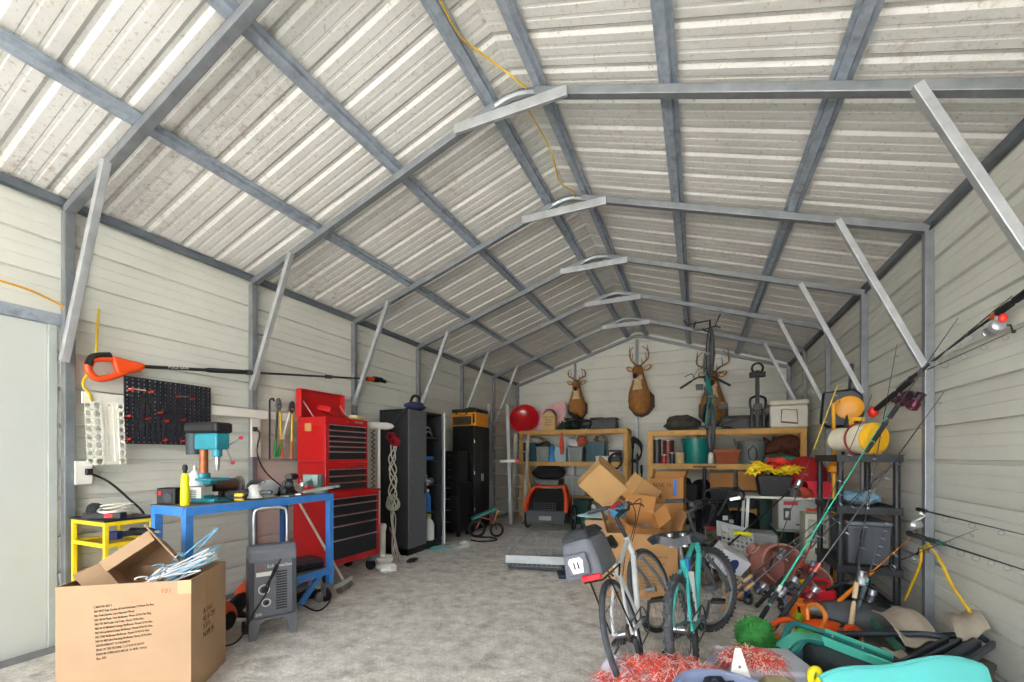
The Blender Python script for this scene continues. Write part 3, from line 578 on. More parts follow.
# pegboard with red hooks
y0, y1 = 1.95, 2.64
t = thing('pegboard', 'black perforated tool board with scattered red hooks on the left wall', 'pegboard', (XL + .096, (y0+y1)/2, 1.56), pi/2)
b = MB(); perf(b, .68, .56, 17, 16, .0095, .012, 4, o=(-.34, .0, 0), ux=(1, 0, 0), uy=(0, 0, 1)); b.build('board', M('#1d2029', .5, 0, .08, 6), t, smooth=False)
for i, (x, z) in enumerate([(-.30, .44), (-.16, .44), (.05, .43), (.17, .42), (-.09, .27), (-.32, .22), (-.18, .21), (-.04, .20), (.09, .22), (-.32, .03), (-.05, .03), (.09, .03)]):
    MB().bx(x-.018, x+.018, -.022, -.012, z, z+.012).cyl((x, -.02, z+.006), (x, -.055, z+.014), .006, 8).build('hook', M('#e23a2a', .4), t)
MB().cyl((.04, -.03, .435), (.14, -.03, .45), .004, 6).build('rod', steel, t); MB().cyl((-.32, -.03, .455), (-.20, -.03, .455), .005, 6).build('rod', M('#e8b0a0', .4), t)
# white perforated rack
t = thing('perforated_rack', 'white plastic rack with columns of round holes hanging beside the steel post', 'rack', (XL + .10, 1.76, 1.385), (0, radians(-2), pi/2 - radians(3))); t.scale = (.80, 1, 1)
b = MB(); perf(b, .085, .50, 1, 8, .026, .006, 14, o=(.0, -.012, 0)); perf(b, .05, .50, 1, 8, .021, .006, 14, o=(-.05, -.012, 0)); b.bx(.085, .20, -.012, -.006, 0, .03).bx(.085, .20, -.012, -.006, .47, .50).bx(.085, .115, -.012, -.006, .03, .47).bx(.165, .20, -.012, -.006, .03, .47).bx(.115, .165, -.006, 0, .03, .47); perf(b, .05, .50, 1, 8, .02, .006, 14, o=(.20, -.012, 0))
b.build('front_plate', M('#e4e2d6', .5, 0, .08, 5, 0, '#b3ad98', .4, 6), t, smooth=False)
for x, z in ((.075, .475), (.14, .035)): MB().cyl((x+.06, -.012, z), (x+.06, -.018, z), .006, 8).build('screw', M('#5a3a2c', .5), t)
# pole saw on the wall
P0, P1 = V((XL + .115, 2.06, 2.215)), V((XL + .115, 5.22, 2.62)); d = (P1-P0).normalized()
t = thing('pole_saw', 'long black pole saw with orange D-shaped grip on the left wall', 'pole saw', P0, 0)
MB().tube([(0, 0, 0), d*1.0], .015, 10).tube([d*.95, d*2.85], .012, 10).build('pole', black_p, t)
for a in (.55, .62): pass
MB().tube([d*.52, d*.56, d*.9, d*.93], [.016, .023, .023, .016], 12).build('foam_sleeve', rubber, t); MB().tube([d*.93, d*.99], .027, 12).build('collar', dgrey, t); MB().tube([d*1.98, d*2.06], .024, 12).build('collar', dgrey, t)
MB().tube(curve([(0, .02, 0), (0, -.08, .01), (0, -.20, .02), (0, -.31, -.01), (0, -.335, -.09), (0, -.28, -.15), (0, -.19, -.12), (0, -.08, -.05), (0, .0, -.02)], 6), .026, 10).build('grip', orange_p, t)
MB().hexa([V((-.03, .02, .025)), V((-.03, .0, -.03)), V((-.03, -.16, -.10)), V((-.03, -.20, .045))], [V((.03, .02, .025)), V((.03, .0, -.03)), V((.03, -.16, -.10)), V((.03, -.20, .045))]).build('motor_housing', orange_p, t, bev=.015)
MB().tube(curve([(.004, -.20, .048), (.004, -.305, .014), (.004, -.338, -.06)], 5), .026, 8).build('grip_pad', black_p, t)
words('lettering', 'POLE SAW', .03, white_p, t, (.0165, .20, .02), d, (0, -.12, 1), xs=1.2)
MB().tube([d*2.72, d*2.84], .034, 12).build('saw_head', orange_p, t); MB().tube([d*2.84, d*2.9, d*3.03], [.04, .045, .03], 12).build('motor_cover', black_p, t); MB().bar(d*2.92, d*3.12 + V((0, 0, -.03)), .012, .05).build('guide_bar', black_p, t)
# yellow cord down the first post and rope on the header
rope('hanging_rope', 'yellow cord hanging down beside the first steel post over the white rack', 'cord', [(XL+.09, 1.80, 2.62), (XL+.10, 1.785, 2.45), (XL+.11, 1.765, 2.20), (XL+.10, 1.70, 2.02), (XL+.10, 1.74, 1.93), (XL+.10, 1.76, 1.80)], .009, M('#d9b21e', .6))
rope('hanging_rope', 'orange yellow cord lying along the door header', 'cord', [(XL+.06, 1.0, 2.665), (XL+.06, 1.25, 2.655), (XL+.06, 1.42, 2.64), (XL+.06, 1.58, 2.59), (XL+.05, 1.62, 2.56)], .008, M('#d89a22', .6))
rope('electric_cable', 'black cable curving down the wall from the white outlet board', 'cable', [(XL+.10, 1.73, 1.33), (XL+.12, 1.85, 1.25), (XL+.13, 1.98, 1.10), (XL+.16, 2.05, 1.0), (XL+.2, 2.06, .92)], .009, rubber)
rope('hanging_cable', 'black cable drooping from the outlet board on the second post', 'cable', [(XL+.10, 3.08, 1.74), (XL+.12, 3.13, 1.70), (XL+.12, 3.10, 1.5), (XL+.13, 3.18, 1.3), (XL+.2, 3.33, 1.12)], .008, rubber)
t = thing('plug', 'black plug in the outlet board on the second post', 'plug', (XL+.098, 3.08, 1.745)); MB().bx(0, .035, -.02, .02, -.025, .025).build('plug_body', black_p, t, bev=.006)
t = thing('plug', 'black plug in the outlet board under the white perforated rack', 'plug', (XL+.095, 1.73, 1.335)); MB().bx(0, .035, -.02, .02, -.025, .025).build('plug_body', black_p, t, bev=.006)
# long handled cutters and a pry bar hung from the board
def cutters(loc, splay, cols, grips, label, blade, lean=0):
    t = thing('bolt_cutters', label, 'cutters', loc, (radians(lean), 0, 0)); hd = M(blade, .45, .5, .15, 20)
    MB().prism([(-.02, 0), (.02, 0), (.035, .06), (.03, .12), (.004, .15), (.008, .09), (-.008, .09), (-.004, .15), (-.03, .12), (-.035, .06)], .022, ux=(0, 1, 0), uy=(0, 0, 1)).build('jaw', hd, t, bev=.004)
    MB().cyl((-.004, 0, .05), (.03, 0, .05), .014).build('pivot', steel, t)
    for s, c, g in ((-1, cols[0], grips[0]), (1, cols[1], grips[1])):
        a = V((.011, s*.015, .01)); e = V((.011, s*(.015+splay), -.52)); m = a.lerp(e, .62)
        hh = MB().tube([a, m], .011, 8).build('handle', M(c, .45), t); MB().tube([m, m.lerp(e, .9), e], [.015, .016, .014], 10).build('grip', M(g, .6), hh)
cutters((XL+.10, 3.36, 1.965), .028, ('#23262a', '#d8b52a'), ('#1f7d3c', '#b0552b'), 'closed bolt cutters with one green and one brown grip', '#6f7273')
cutters((XL+.10, 3.52, 1.955), .075, ('#d9dcd8', '#e0bb1f'), ('#2a8a45', '#b56a2a'), 'splayed loppers with yellow handle, right of the closed bolt cutters', '#35383b', -9)
t = thing('pry_bar', 'thin dark pry bar hanging left of the bolt cutters', 'pry bar', (XL+.10, 3.26, 1.42)); MB().tube([(0, 0, 0), (0, 0, .62)], .009, 8).build('shaft', black_m, t); MB().tube(curve([(0, 0, .61), (0, .005, .66), (0, .04, .68), (0, .055, .65)], 4), .009, 8).build('claw', black_m, t)
# ---------------------------------------------------------------- red tool chest stack
def drawers(parent, x, y0, y1, zs, m):
    for a, b in zip(zs[:-1], zs[1:]):
        dd = MB().bx(x, x+.012, y0, y1, b+.004, a-.004).build('drawer', m, parent, bev=.002)
        MB().bx(x+.01, x+.022, y0, y1, a-.016, a-.006).build('pull', M('#cfd2d4', .3, .8), dd)
t = thing('tool_cabinet', 'red rolling tool cabinet with dark drawers, bottom of the red stack', 'tool cabinet', (-4.06, 3.98, 0)); dr = M('#23262c', .4, .1, .1, 6)
MB().bx(-.26, .26, -.43, .43, .20, 1.04).build('case', red_p, t, bev=.006); drawers(t, .26, -.37, .37, [.98, .90, .78, .66, .50, .27], dr)
MB().bx(-.27, .275, -.44, .44, 1.02, 1.045).build('rim', red_p, t, bev=.006)
for x in (-.19, .19):
    for y in (-.35, .35): cs = MB().cyl((x, y-.02, .065), (x, y+.02, .065), .065).build('caster', black_p, t); MB().bx(x-.04, x+.04, y-.03, y+.03, .12, .20).build('bracket', steel, cs)
t = thing('tool_chest', 'low red intermediate tool chest with three drawers, middle of the red stack', 'tool chest', (-4.06, 3.91, 1.046)); MB().bx(-.22, .22, -.335, .335, 0, .34).build('case', red_p, t, bev=.006); drawers(t, .22, -.29, .29, [.27, .19, .11, .02], dr); MB().bx(.22, .226, .10, .25, .29, .31).build('name_plate', M('#5a5d60', .4, .6), t); MB().cyl((.22, 0, .30), (.228, 0, .30), .011).build('lock', chrome, t)
t = thing('tool_chest', 'red top tool chest with raised lid and six drawers, top of the red stack', 'tool chest', (-4.06, 3.91, 1.388)); MB().bx(-.22, .22, -.335, .335, 0, .42).bx(-.22, -.205, -.335, .335, .42, .53).bx(-.22, .22, -.335, -.325, .42, .52).bx(-.22, .22, .325, .335, .42, .52).bx(.21, .22, -.335, .335, .42, .52).build('case', red_p, t, bev=.004)
drawers(t, .22, -.29, .29, [.44, .375, .31, .25, .19, .13, .03], dr); MB().bx(.22, .226, .10, .25, .475, .495).build('name_plate', M('#5a5d60', .4, .6), t); MB().cyl((.22, -.02, .48), (.228, -.02, .48), .011).build('lock', chrome, t)
words('lettering', 'CRAFTSMAN', .03, M('#e0d9d4', .4, .4), t, (.2265, .105, .4745), (0, 1, 0), (0, 0, 1), xs=.8)
MB().bx(-.245, -.225, -.335, .335, .53, .86).bx(-.225, -.16, -.335, -.325, .53, .86).bx(-.225, -.16, .325, .335, .53, .86).bx(-.225, -.16, -.335, .335, .85, .86).build('lid', red_p, t, bev=.003)
MB().bx(-.10, .0, -.3365, -.3352, .36, .45).build('label_plate', M('#c99a5b', .5), t, smooth=False)
for y in (-.28, .28): MB().bar((.0, y, .50), (-.19, y, .72), .008, .012).build('lid_stay', M('#c8a2a2', .4), t)
t = thing('parts_case', 'red flat plastic case tilted in the open top chest', 'case', (-4.02, 3.86, 1.94), (radians(-14), radians(12), radians(8))); MB().bx(-.09, .09, -.20, .20, 0, .045).build('case_bottom', red_p, t, bev=.008); MB().bx(-.085, .085, -.19, .19, .046, .065).build('lid', M('#b3141c', .35), t, bev=.008)
o = MB().ball((0, 0, .035), (.09, .13, .04), 12, 7, noise=.18, seed=9).build('cloth', M('#e3d3a4', .9, 0, .1, 20)); o.location = (-3.96, 4.17, 1.905); tag(o, 'crumpled cream cloth on the corner of the open top chest', 'cloth')
t = thing('wrench', 'long steel wrench lying across the middle chest drawers and vise', 'wrench', (-3.30, 3.24, 1.13), radians(60)); MB().bar((-.06, 0, .02), (.22, 0, .06), .012, .03).build('shank', steel, t, bev=.003); MB().ring((.25, 0, .065), .025, .009, (0, .3, 1), 16, 6).build('ring_end', steel, t)
t.location = (-3.45, 3.02, BZ+.002)
# ---------------------------------------------------------------- trolling motor standing against the wall, coiled cable
mx = oY(380, 548, 4.62); 
t = thing('trolling_motor', 'white electric outboard motor standing upright between red chest and grey cabinet', 'trolling motor', (-4.02, 4.66, 0))
MB().tube([(0, 0, .10), (0, 0, 1.86)], .021, 12).build('shaft', white_p, t); MB().lathe([(.01, -.19), (.045, -.15), (.05, .10), (.035, .17), (.005, .21)], c=(0, .02, 1.88), axis=(.5, 1, 0), n=16).build('motor_pod', white_p, t)
MB().tube([(.06, 0, .04), (.06, 0, .45)], .045, 14).lathe([(.05, .45), (.06, .50), (.045, .54)], c=(.06, 0, 0), n=14).build('control_head', M('#dcdad2', .5), t, bev=.004); MB().lathe([(.01, 0), (.13, .02), (.14, .07), (.10, .10), (.02, .11)], c=(.06, .02, .0), n=20).build('base_bowl', white_p, t)
MB().tube([(-.06 + .022*cos(i*.9), -.045 + .022*sin(i*.9), 1.82 - i*.009) for i in range(120)], .0055, 5).build('coil_cable', rubber, t)
MB().tube(curve([(.10, .10, .48), (.16, .12, .30), (.12, .15, .14), (.22, .14, .02), (.14, .05, .01)], 6), .007, 6).build('pull_cord', M('#b07a86', .7), t)
# ---------------------------------------------------------------- grey and black double door cabinet
CX0, CX1, CY0, CY1, CZ = -4.42, -3.90, 5.14, 6.04, 2.16
t = thing('storage_cabinet', 'tall dark storage cabinet with one grey door closed and one open', 'cabinet', ((CX0+CX1)/2, (CY0+CY1)/2, 0)); a, b = (CX1-CX0)/2, (CY1-CY0)/2
cm = M('#25272b', .55, .1, .12, 5)
MB().bx(-a, a, -b, -b+.015, .0, CZ).bx(-a, a, b-.015, b, 0, CZ).bx(-a, -a+.01, -b, b, 0, CZ).bx(-a, a, -b, b, CZ-.03, CZ).bx(-a, a, -b, b, 0, .10).build('carcass', cm, t, bev=.003)
for z in (.55, .98, 1.38, 1.75): MB().bx(-a+.01, a-.03, -b+.015, b-.015, z, z+.02).build('shelf', cm, t)
dm = M('#63666a', .5, .15, .1, 18)
d1 = MB().bx(a, a+.02, -b+.005, -.005, .10, CZ-.01).build('door', dm, t, bev=.003); MB().bx(a+.02, a+.035, -.07, -.045, .88, 1.06).build('handle', black_p, d1, bev=.004)
dv = V((sin(radians(37)), -cos(radians(37)), 0)); hp = V((a+.012, b-.01, 0)); nn = V((dv.y, -dv.x, 0))
lo = [hp + V((0, 0, .10)), hp + dv*.44 + V((0, 0, .10)), hp + dv*.44 + nn*-.02 + V((0, 0, .10)), hp + nn*-.02 + V((0, 0, .10))]
MB().hexa(lo, [p + V((0, 0, CZ-.12)) for p in lo]).build('door', M('#c6c8c8', .5, .1, .06), t, bev=.003)
def inc(x, y, z): return V(((CX0+CX1)/2 + x, (CY0+CY1)/2 + y, z))
def bottle(loc, body, cap, label, h=.24, r=.045, grp=None):
    o = thing('bottle', label, 'bottle', loc, 0, grp); MB().lathe([(r*.9, 0), (r, .01), (r, h*.6), (r*.75, h*.72), (r*.35, h*.82), (r*.35, h*.88)], n=16).build('bottle_body', body, o); MB().cyl((0, 0, h*.88), (0, 0, h), r*.42, 12).build('cap', cap, o)
    return o
bottle(inc(.15, .10, 1.401), white_p, black_p, 'white bottle on the third shelf of the open cabinet', .22, .04)
bottle(inc(.16, .20, .571), M('#2f7fd1', .35), white_p, 'blue spray bottle with white top low in the open cabinet', .36, .05)
bottle(inc(.14, .26, .101), white_p, M('#d6d65a', .5), 'white jug on the floor of the open cabinet', .42, .09)
t2 = thing('paper_roll', 'grey roll lying on the second cabinet shelf', 'roll', inc(.12, .2, 1.055)); MB().cyl((0, -.16, 0), (0, .16, 0), .055).build('roll_body', M('#8d9093', .7), t2); MB().cyl((0, -.165, 0), (0, .165, 0), .02).build('core', black_p, t2)
t2 = thing('hand_tool', 'bright blue tool lying on the third cabinet shelf', 'tool', inc(.14, .26, 1.43)); MB().cyl((0, -.13, 0), (0, .10, 0), .028).build('tool_body', M('#2c86d8', .4), t2); MB().bar((0, .0, 0), (0, .02, -.03), .03).build('grip', black_p, t2)
t2 = thing('metal_clamp', 'steel clamp with two curved arms on the top cabinet shelf', 'clamp', inc(.15, .2, 1.79)); MB().tube(curve([(0, -.12, .05), (.02, 0, .14), (0, .14, .02)], 5), .01).tube(curve([(0, -.12, 0), (.02, 0, .07), (0, .14, .0)], 5), .01).build('arm', steel, t2); MB().bar((0, -.14, -.01), (0, -.10, .06), .03).build('grip', M('#a03a30', .5), t2)
t2 = thing('nozzle', 'white plastic fitting standing on the second shelf behind the open door', 'fitting', inc(.16, .14, 1.001)); MB().lathe([(.05, 0), (.05, .03), (.02, .05), (.02, .14), (.035, .16)], n=14).build('fitting_body', white_p, t2); MB().tube([(0, 0, .08), (0, .12, .05)], .018).build('spout', white_p, t2)
t2 = thing('hand_saw', 'red handled saw standing low in the open cabinet', 'saw', inc(.16, .10, .58)); MB().prism([(-.03, 0), (.03, 0), (.015, .30), (-.005, .30)], .006, ux=(0, 1, 0), uy=(0, 0, 1)).build('blade', steel, t2); MB().ring((0, .02, .33), .035, .014, (1, 0, 0), 14, 6).build('grip', red_p, t2)
# white rope with red reel hung on the cabinet side, black strap
t = thing('rope_reel', 'red reel with tangled white cord hanging on the dark cabinet side', 'rope', (-4.12, CY0 - .06, 1.72))
for x, z in ((-.03, .03), (.03, -.05)): rr = MB().cyl((x, -.03, z), (x, .05, z), .065, 16).build('reel', M('#a3122a', .4), t); MB().cyl((x, -.035, z), (x, -.03, z), .03).build('hub', black_p, rr)
for i in range(4):
    r2 = random.Random(i); pts = [(r2.uniform(-.05, .05), -.01, -.05)] + [(.09*sin(j*1.9+i*1.4) * (.5+j*.09) , r2.uniform(-.035, .03), -.12 - j*.17) for j in range(6)] + [(.05*sin(i*2), 0, -1.15), (.0 + .03*i, -.02, -1.60), (.04 + .05*i, -.05, -1.712)]
    MB().tube(curve(pts, 6), .009, 6).build('cord', M('#cfcdbf', .7), t)
ct = MB()
for i in range(5): ct.ring((.02*sin(i*2), .0, -.92 - .012*i), .10 + .015*sin(i), .009, (.3*sin(i*1.3), 1, .3*cos(i)), 18, 6)
ct.build('cord_knot', M('#bcbba9', .7), t)
rope('strap', 'black strap slanting down the dark cabinet side from its top', 'strap', [(-3.92, CY0+.02, CZ+.02), (-3.96, CY0-.03, CZ-.04), (-4.1, CY0-.035, 1.96), (-4.28, CY0-.035, 1.72)], .014, black_p)
t = thing('soft_bag', 'dark blue and black soft bag on top of the storage cabinet', 'bag', (-4.02, 5.48, CZ+.001)); MB().ball((0, 0, .07), (.13, .20, .075), 14, 8, noise=.12, seed=2).build('bag_body', M('#262a52', .8, 0, .2, 12), t); MB().tube(curve([(0, -.13, .08), (0, -.05, .22), (.02, .06, .22), (0, .12, .08)], 5), .022, 8).build('handle', black_p, t)
o = MB().ball((0, 0, .03), (.05, .10, .03), 10, 6, noise=.2, seed=6).build('glove', black_p); o.location = (-3.62, 4.86, 0); tag(o, 'small black glove on the floor in front of the dark cabinet', 'glove')
o = MB().ball((0, 0, .05), (.13, .10, .06), 12, 7, noise=.22, seed=8).build('plastic_bag', M('#e6e4df', .5, 0, .08, 14)); o.location = (-3.60, 4.32, 0); tag(o, 'white crumpled plastic bag on the floor under the red cabinet corner', 'bag')
# ---------------------------------------------------------------- black cabinet, black tool chest, orange tool box, ladders
t = thing('storage_cabinet', 'plain black cabinet under the orange tool box', 'cabinet', (-4.155, 7.52, 0)); bm = M('#121317', .5, .1, .2, 6)
MB().bx(-.235, .225, -.32, .32, .04, 2.05).build('carcass', bm, t, bev=.004)
for y0, y1, hy in ((-.31, -.003, -.03), (.003, .31, .03)): dd = MB().bx(.225, .243, y0, y1, .06, 2.04).build('door', bm, t, bev=.003); MB().bx(.243, .255, hy-.008, hy+.008, .98, 1.12).build('handle', steel, dd)
for z in (.45, 1.15, 1.75): MB().cyl((.245, -.315, z-.03), (.245, -.315, z+.03), .008, 8).build('hinge', steel, t)
for x in (-.18, .18):
    for y in (-.27, .27): MB().cyl((x, y, 0), (x, y, .045), .025).build('foot', black_p, t)
t = thing('tool_chest', 'black tool chest of small drawers in front of the black cabinet', 'tool chest', (-4.14, 6.86, 0)); MB().bx(-.23, .23, -.22, .22, .10, .98).build('lower_case', bm, t, bev=.005); MB().bx(-.18, .18, -.18, .18, .98, 1.56).build('upper_case', bm, t, bev=.005)
for z0, z1 in ((.14, .34), (.35, .55), (.56, .75), (.76, .95)): dd = MB().bx(-.20, .20, -.235, -.22, z0, z1-.01).build('drawer', M('#1c1e23', .4, .2), t, bev=.003); MB().bx(-.05, .05, -.25, -.235, z1-.07, z1-.05).build('pull', mgrey, dd)
for z0, z1 in ((1.02, 1.14), (1.15, 1.27), (1.28, 1.40), (1.41, 1.53)): dd = MB().bx(-.155, .155, -.193, -.18, z0, z1-.01).build('drawer', M('#1f2126', .4, .2), t, bev=.003); MB().bx(-.03, .03, -.205, -.193, z1-.06, z1-.045).build('pull', mgrey, dd)
for x in (-.17, .17):
    for y in (-.16, .16): MB().cyl((x-.015, y, .05), (x+.015, y, .05), .05).build('caster', rubber, t)
t = thing('tool_box', 'orange and black three drawer tool box on top of the black cabinet', 'tool box', (-4.165, 7.50, 2.052)); og = M('#f0981c', .4, 0, .05)
MB().bx(-.27, .26, -.26, .26, 0, .26).build('case', og, t, bev=.015); MB().bx(-.28, .27, -.27, .27, .26, .33).build('lid', black_p, t, bev=.018)
for z in (.035, .085, .135): MB().bx(-.23, .15, -.275, -.26, z, z+.042).build('drawer', M('#4a4a48', .4), t, bev=.004)
MB().bx(-.24, .16, -.267, -.26, .025, .185).build('drawer_frame', black_p, t); MB().bx(.20, .24, -.275, -.26, .05, .23).bx(-.18, -.15, -.275, -.26, .22, .29).bx(.05, .08, -.275, -.26, .22, .29).build('latch', black_p, t, bev=.004)
words('lettering', 'RIDGID', .05, black_p, t, (-.12, -.262, .20), (1, 0, 0), (0, 0, 1)); MB().tube(curve([(-.12, 0, .33), (-.10, 0, .37), (.10, 0, .37), (.12, 0, .33)], 4), .012).build('handle', black_p, t)
def ladder(name, label, foot, dv, ht, w, rungs, lean, mat, gap=0.):
    t = thing(name, label, 'ladder', foot, 0); dv = V(dv).normalized(); up = V((*lean, 1)).normalized()
    for s in (0, 1): MB().bar(dv*w*s, dv*w*s + up*ht, .028, .07, up=dv).build('rail', mat, t, bev=.003)
    for i in range(rungs): c = up*(.28 + i*(ht-.4)/(rungs-1)); MB().tube([c, c + dv*w], .017, 8).build('rung', mat, t)
    for s in (0, 1): MB().bx(-.02+dv.x*w*s, .03+dv.x*w*s, -.05+dv.y*w*s, .05+dv.y*w*s, 0, .03).build('rubber_foot', black_p, t)
    return t
alu = M('#8b8f92', .5, .25, .1, 12)
f = oZ(507, 525, 0); ladder('extension_ladder', 'aluminium extension ladder standing beside the black cabinet', (-4.02, 8.18, 0), (.9, .30, 0), 2.58, .40, 9, (-.04, .02), alu)
ladder('extension_ladder', 'narrow weathered ladder leaning right of the aluminium ladder', (-3.74, 8.56, 0), (.7, .5, 0), 1.95, .28, 7, (.03, .06), M('#a99f90', .6, .1, .2, 12))
t = thing('roof_rack_bar', 'white spreader bar with orange end clamped across the ladders', 'bar', (-3.74, 8.10, 1.36)); MB().bar((-.05, 0, 0), (.30, 0, .01), .05, .06).build('bar', white_p, t, bev=.005); MB().bx(.30, .40, -.035, .035, -.03, .04).build('end_cap', M('#e0603a', .5), t, bev=.006)
# ---------------------------------------------------------------- floor bits by the cabinets
t = thing('toy_bicycle', 'small wheeled toy with green seat beside the black tool chest', 'toy', (-3.62, 6.80, 0), radians(35))
MB().ring((-.02, 0, .16), .135, .024, (0, 1, 0), 24, 8).build('tire', rubber, t); MB().ring((.34, 0, .13), .11, .022, (0, 1, 0), 20, 8).build('tire', rubber, t); MB().tube([(-.02, .03, .16), (.05, .03, .36), (.3, .03, .30), (.34, .03, .13)], .014).build('frame', M('#9c2a2a', .4), t); MB().box((.10, 0, .43), (.48, .17, .05), (0, radians(-22), 0)).build('seat', M('#2f7d72', .5), t, bev=.015); MB().tube([(.3, 0, .30), (.36, 0, .48)], .012).tube([(.36, -.14, .48), (.36, .14, .48)], .012).build('handlebar', M('#d8a030', .4), t)
def rag(loc, size, hexc, label, seed, name='towel', cat='towel', fold=.35):
    rn = random.Random(seed); w, d = size; ph = [rn.uniform(0, 6) for _ in range(6)]
    f = lambda u, v: V(((u-.5)*w*(1+.2*sin(6*v+ph[0])), (v-.5)*d*(1+.25*sin(5*u+ph[1])), .012 + fold*w*.22*(1+sin(9*u+3*v+ph[2]))*(1+cos(7*v+ph[3]))*.25*(1-abs(2*u-1)**3)*(1-abs(2*v-1)**3)))
    o = MB().sheet(f, 22, 18, .006).build(name, M(hexc, .9, 0, .12, 16), ang=80); o.location = loc; o.rotation_euler = (0, 0, ph[4]); return tag(o, label, cat)
p = oZ(441, 549, 0); rag((p.x, p.y, 0), (.42, .22), '#7cc0c4', 'light teal rag on the floor under the open cabinet door', 4)
p = oZ(465, 545, 0); rag((p.x, p.y, 0), (.45, .30), '#d8d6d0', 'white crumpled cloth on the floor beyond the teal rag', 5, fold=.7)
p = oZ(484, 541, 0); rope('hose', 'short black hose curled on the floor beside the white cloth', 'hose', [(p.x-.2, p.y-.1, .02), (p.x, p.y-.15, .02), (p.x+.2, p.y+.05, .02), (p.x+.05, p.y+.25, .02), (p.x-.2, p.y+.2, .02)], .016, rubber)
# ================================================================ back wall: timber shelving, bins, trophies
def timber_shelf(label, x0, x1, y0, y1, levels, post_h):
    t = thing('timber_shelving', label, 'shelving', ((x0+x1)/2, (y0+y1)/2, 0)); a, b = (x1-x0)/2, (y1-y0)/2
    for x in (-a+.045, a-.045):
        for y in (-b+.02, b-.02): MB().bx(x-.045, x+.045, y-.02, y+.02, 0, post_h).build('post', wood, t, bev=.003)
    for z in levels:
        for y in (-b-.02, b+.02): MB().bx(-a, a, y-.02, y+.02, z-.10, z-.012).build('beam', wood, t, bev=.003)
        MB().bx(-a+.005, a-.005, -b+.0, b, z-.012, z).build('shelf_board', M('#b99a68', .7, 0, .1, 5), t)
    return t
SLX0, SLX1, SY = -4.02, -1.43, 9.70
timber_shelf('left timber shelving unit under the small deer head, loaded with bins', SLX0, SLX1, SY, 10.28, (.55, 1.34, 2.09), 2.08)
SRX0, SRX1, SRY = -.88, 1.66, 8.50
timber_shelf('right timber shelving unit behind the hanging bicycle', SRX0, SRX1, SRY, 9.08, (.55, 1.33, 1.95), 1.94)
def bin_(name, label, loc, size, mat, lid=None, rot=0, taper=.9, group=None, lidh=.03, content=None):
    w, d, h = size; t = thing(name, label, 'bin', loc, rot, group); b = MB(); tk = .008; q = taper
    def loop(s, z): return [V((-w/2*s, -d/2*s, z)), V((w/2*s, -d/2*s, z)), V((w/2*s, d/2*s, z)), V((-w/2*s, d/2*s, z))]
    lo, hi = loop(q, 0), loop(1, h); li, hi2 = [p*1 - V((tk if p.x > 0 else -tk, tk if p.y > 0 else -tk, -tk)) for p in lo], [p - V((tk if p.x > 0 else -tk, tk if p.y > 0 else -tk, 0)) for p in hi]
    b.add(lo + hi + li + hi2, [(3, 2, 1, 0), (8, 9, 10, 11)] + [(i, (i+1) % 4, 4+(i+1) % 4, 4+i) for i in range(4)] + [(8+(i+1) % 4, 8+i, 12+i, 12+(i+1) % 4) for i in range(4)] + [(4+i, 4+(i+1) % 4, 12+(i+1) % 4, 12+i) for i in range(4)])
    for i in range(1, 4):
        if w > .3: b.bx(-w/2*q + w*q*i/4 - .01, -w/2*q + w*q*i/4 + .01, -d/2-.001, -d/2*q+.02, h*.15, h*.8)
    b.build('bin_body', mat, t, bev=.003)
    MB().bx(-w/2-.012, w/2+.012, -d/2-.012, -d/2, h-.03, h).bx(-w/2-.012, w/2+.012, d/2, d/2+.012, h-.03, h).bx(-w/2-.012, -w/2, -d/2, d/2, h-.03, h).bx(w/2, w/2+.012, -d/2, d/2, h-.03, h).build('rim', mat, t)
    if lid: MB().bx(-w/2-.015, w/2+.015, -d/2-.015, d/2+.015, h+.001, h+lidh).build('lid', lid, t, bev=.008)
    if content: MB().ball((0, 0, h*.5), (w*.40, d*.36, h*.48), 12, 8, noise=.12, seed=int(w*1000)).build('contents', content, t)
    return t
def sp(px, z, y=SY, dy=.27): r = ray(px, 450); return V((r.x*(y/r.y), y + dy, z + .001))
Z1, Z2 = 1.34, 2.09
tealbin = M('#1f5560', .45, 0, .08, 6); clear_b = M('#b9c3c2', .3, 0, .06, 6, alpha=.5)
bin_('storage_tote', 'dark teal tote under a crumpled clear bag, at the ladder end of the middle shelf', sp(527, Z1), (.40, .42, .46), tealbin)
o = MB().ball((0, 0, .08), (.24, .2, .09), 14, 8, noise=.2, seed=4).build('plastic_bag', M('#c9ccc6', .35, 0, .15, 18)); o.location = sp(530, Z1+.43); tag(o, 'crumpled clear plastic bag lying on the dark teal tote by the ladder', 'bag')
bin_('storage_bin', 'clear bin with orange brown contents beside the dark teal tote', sp(541.5, Z1), (.34, .40, .36), clear_b, None, content=M('#b0764f', .8, 0, .4, 20))
o = MB().ball((0, 0, .07), (.17, .14, .10), 12, 8, noise=.25, seed=14).build('dry_greenery', M('#4e5136', .9, 0, .5, 24)); o.location = sp(543, Z1+.32, dy=.2); tag(o, 'olive dry greenery heaped on the clear bin with orange contents', 'plant')
t = thing('squeeze_bottle', 'bright blue waisted bottle standing between two clear bins', 'bottle', sp(551, Z1, dy=.07)); MB().lathe([(.085, 0), (.09, .03), (.06, .14), (.045, .2), (.07, .28), (.085, .34), (.05, .38)], n=14).build('bottle_body', M('#3a8fd8', .35), t); MB().cyl((0, 0, .375), (0, 0, .42), .04).build('cap', M('#2a6fb8', .4), t)
bin_('storage_bin', 'pale blue clear bin behind the orange red pennant', sp(559, Z1), (.30, .4, .33), M('#a9c6cb', .3, 0, .05, 6), M('#c9d6d6', .4))
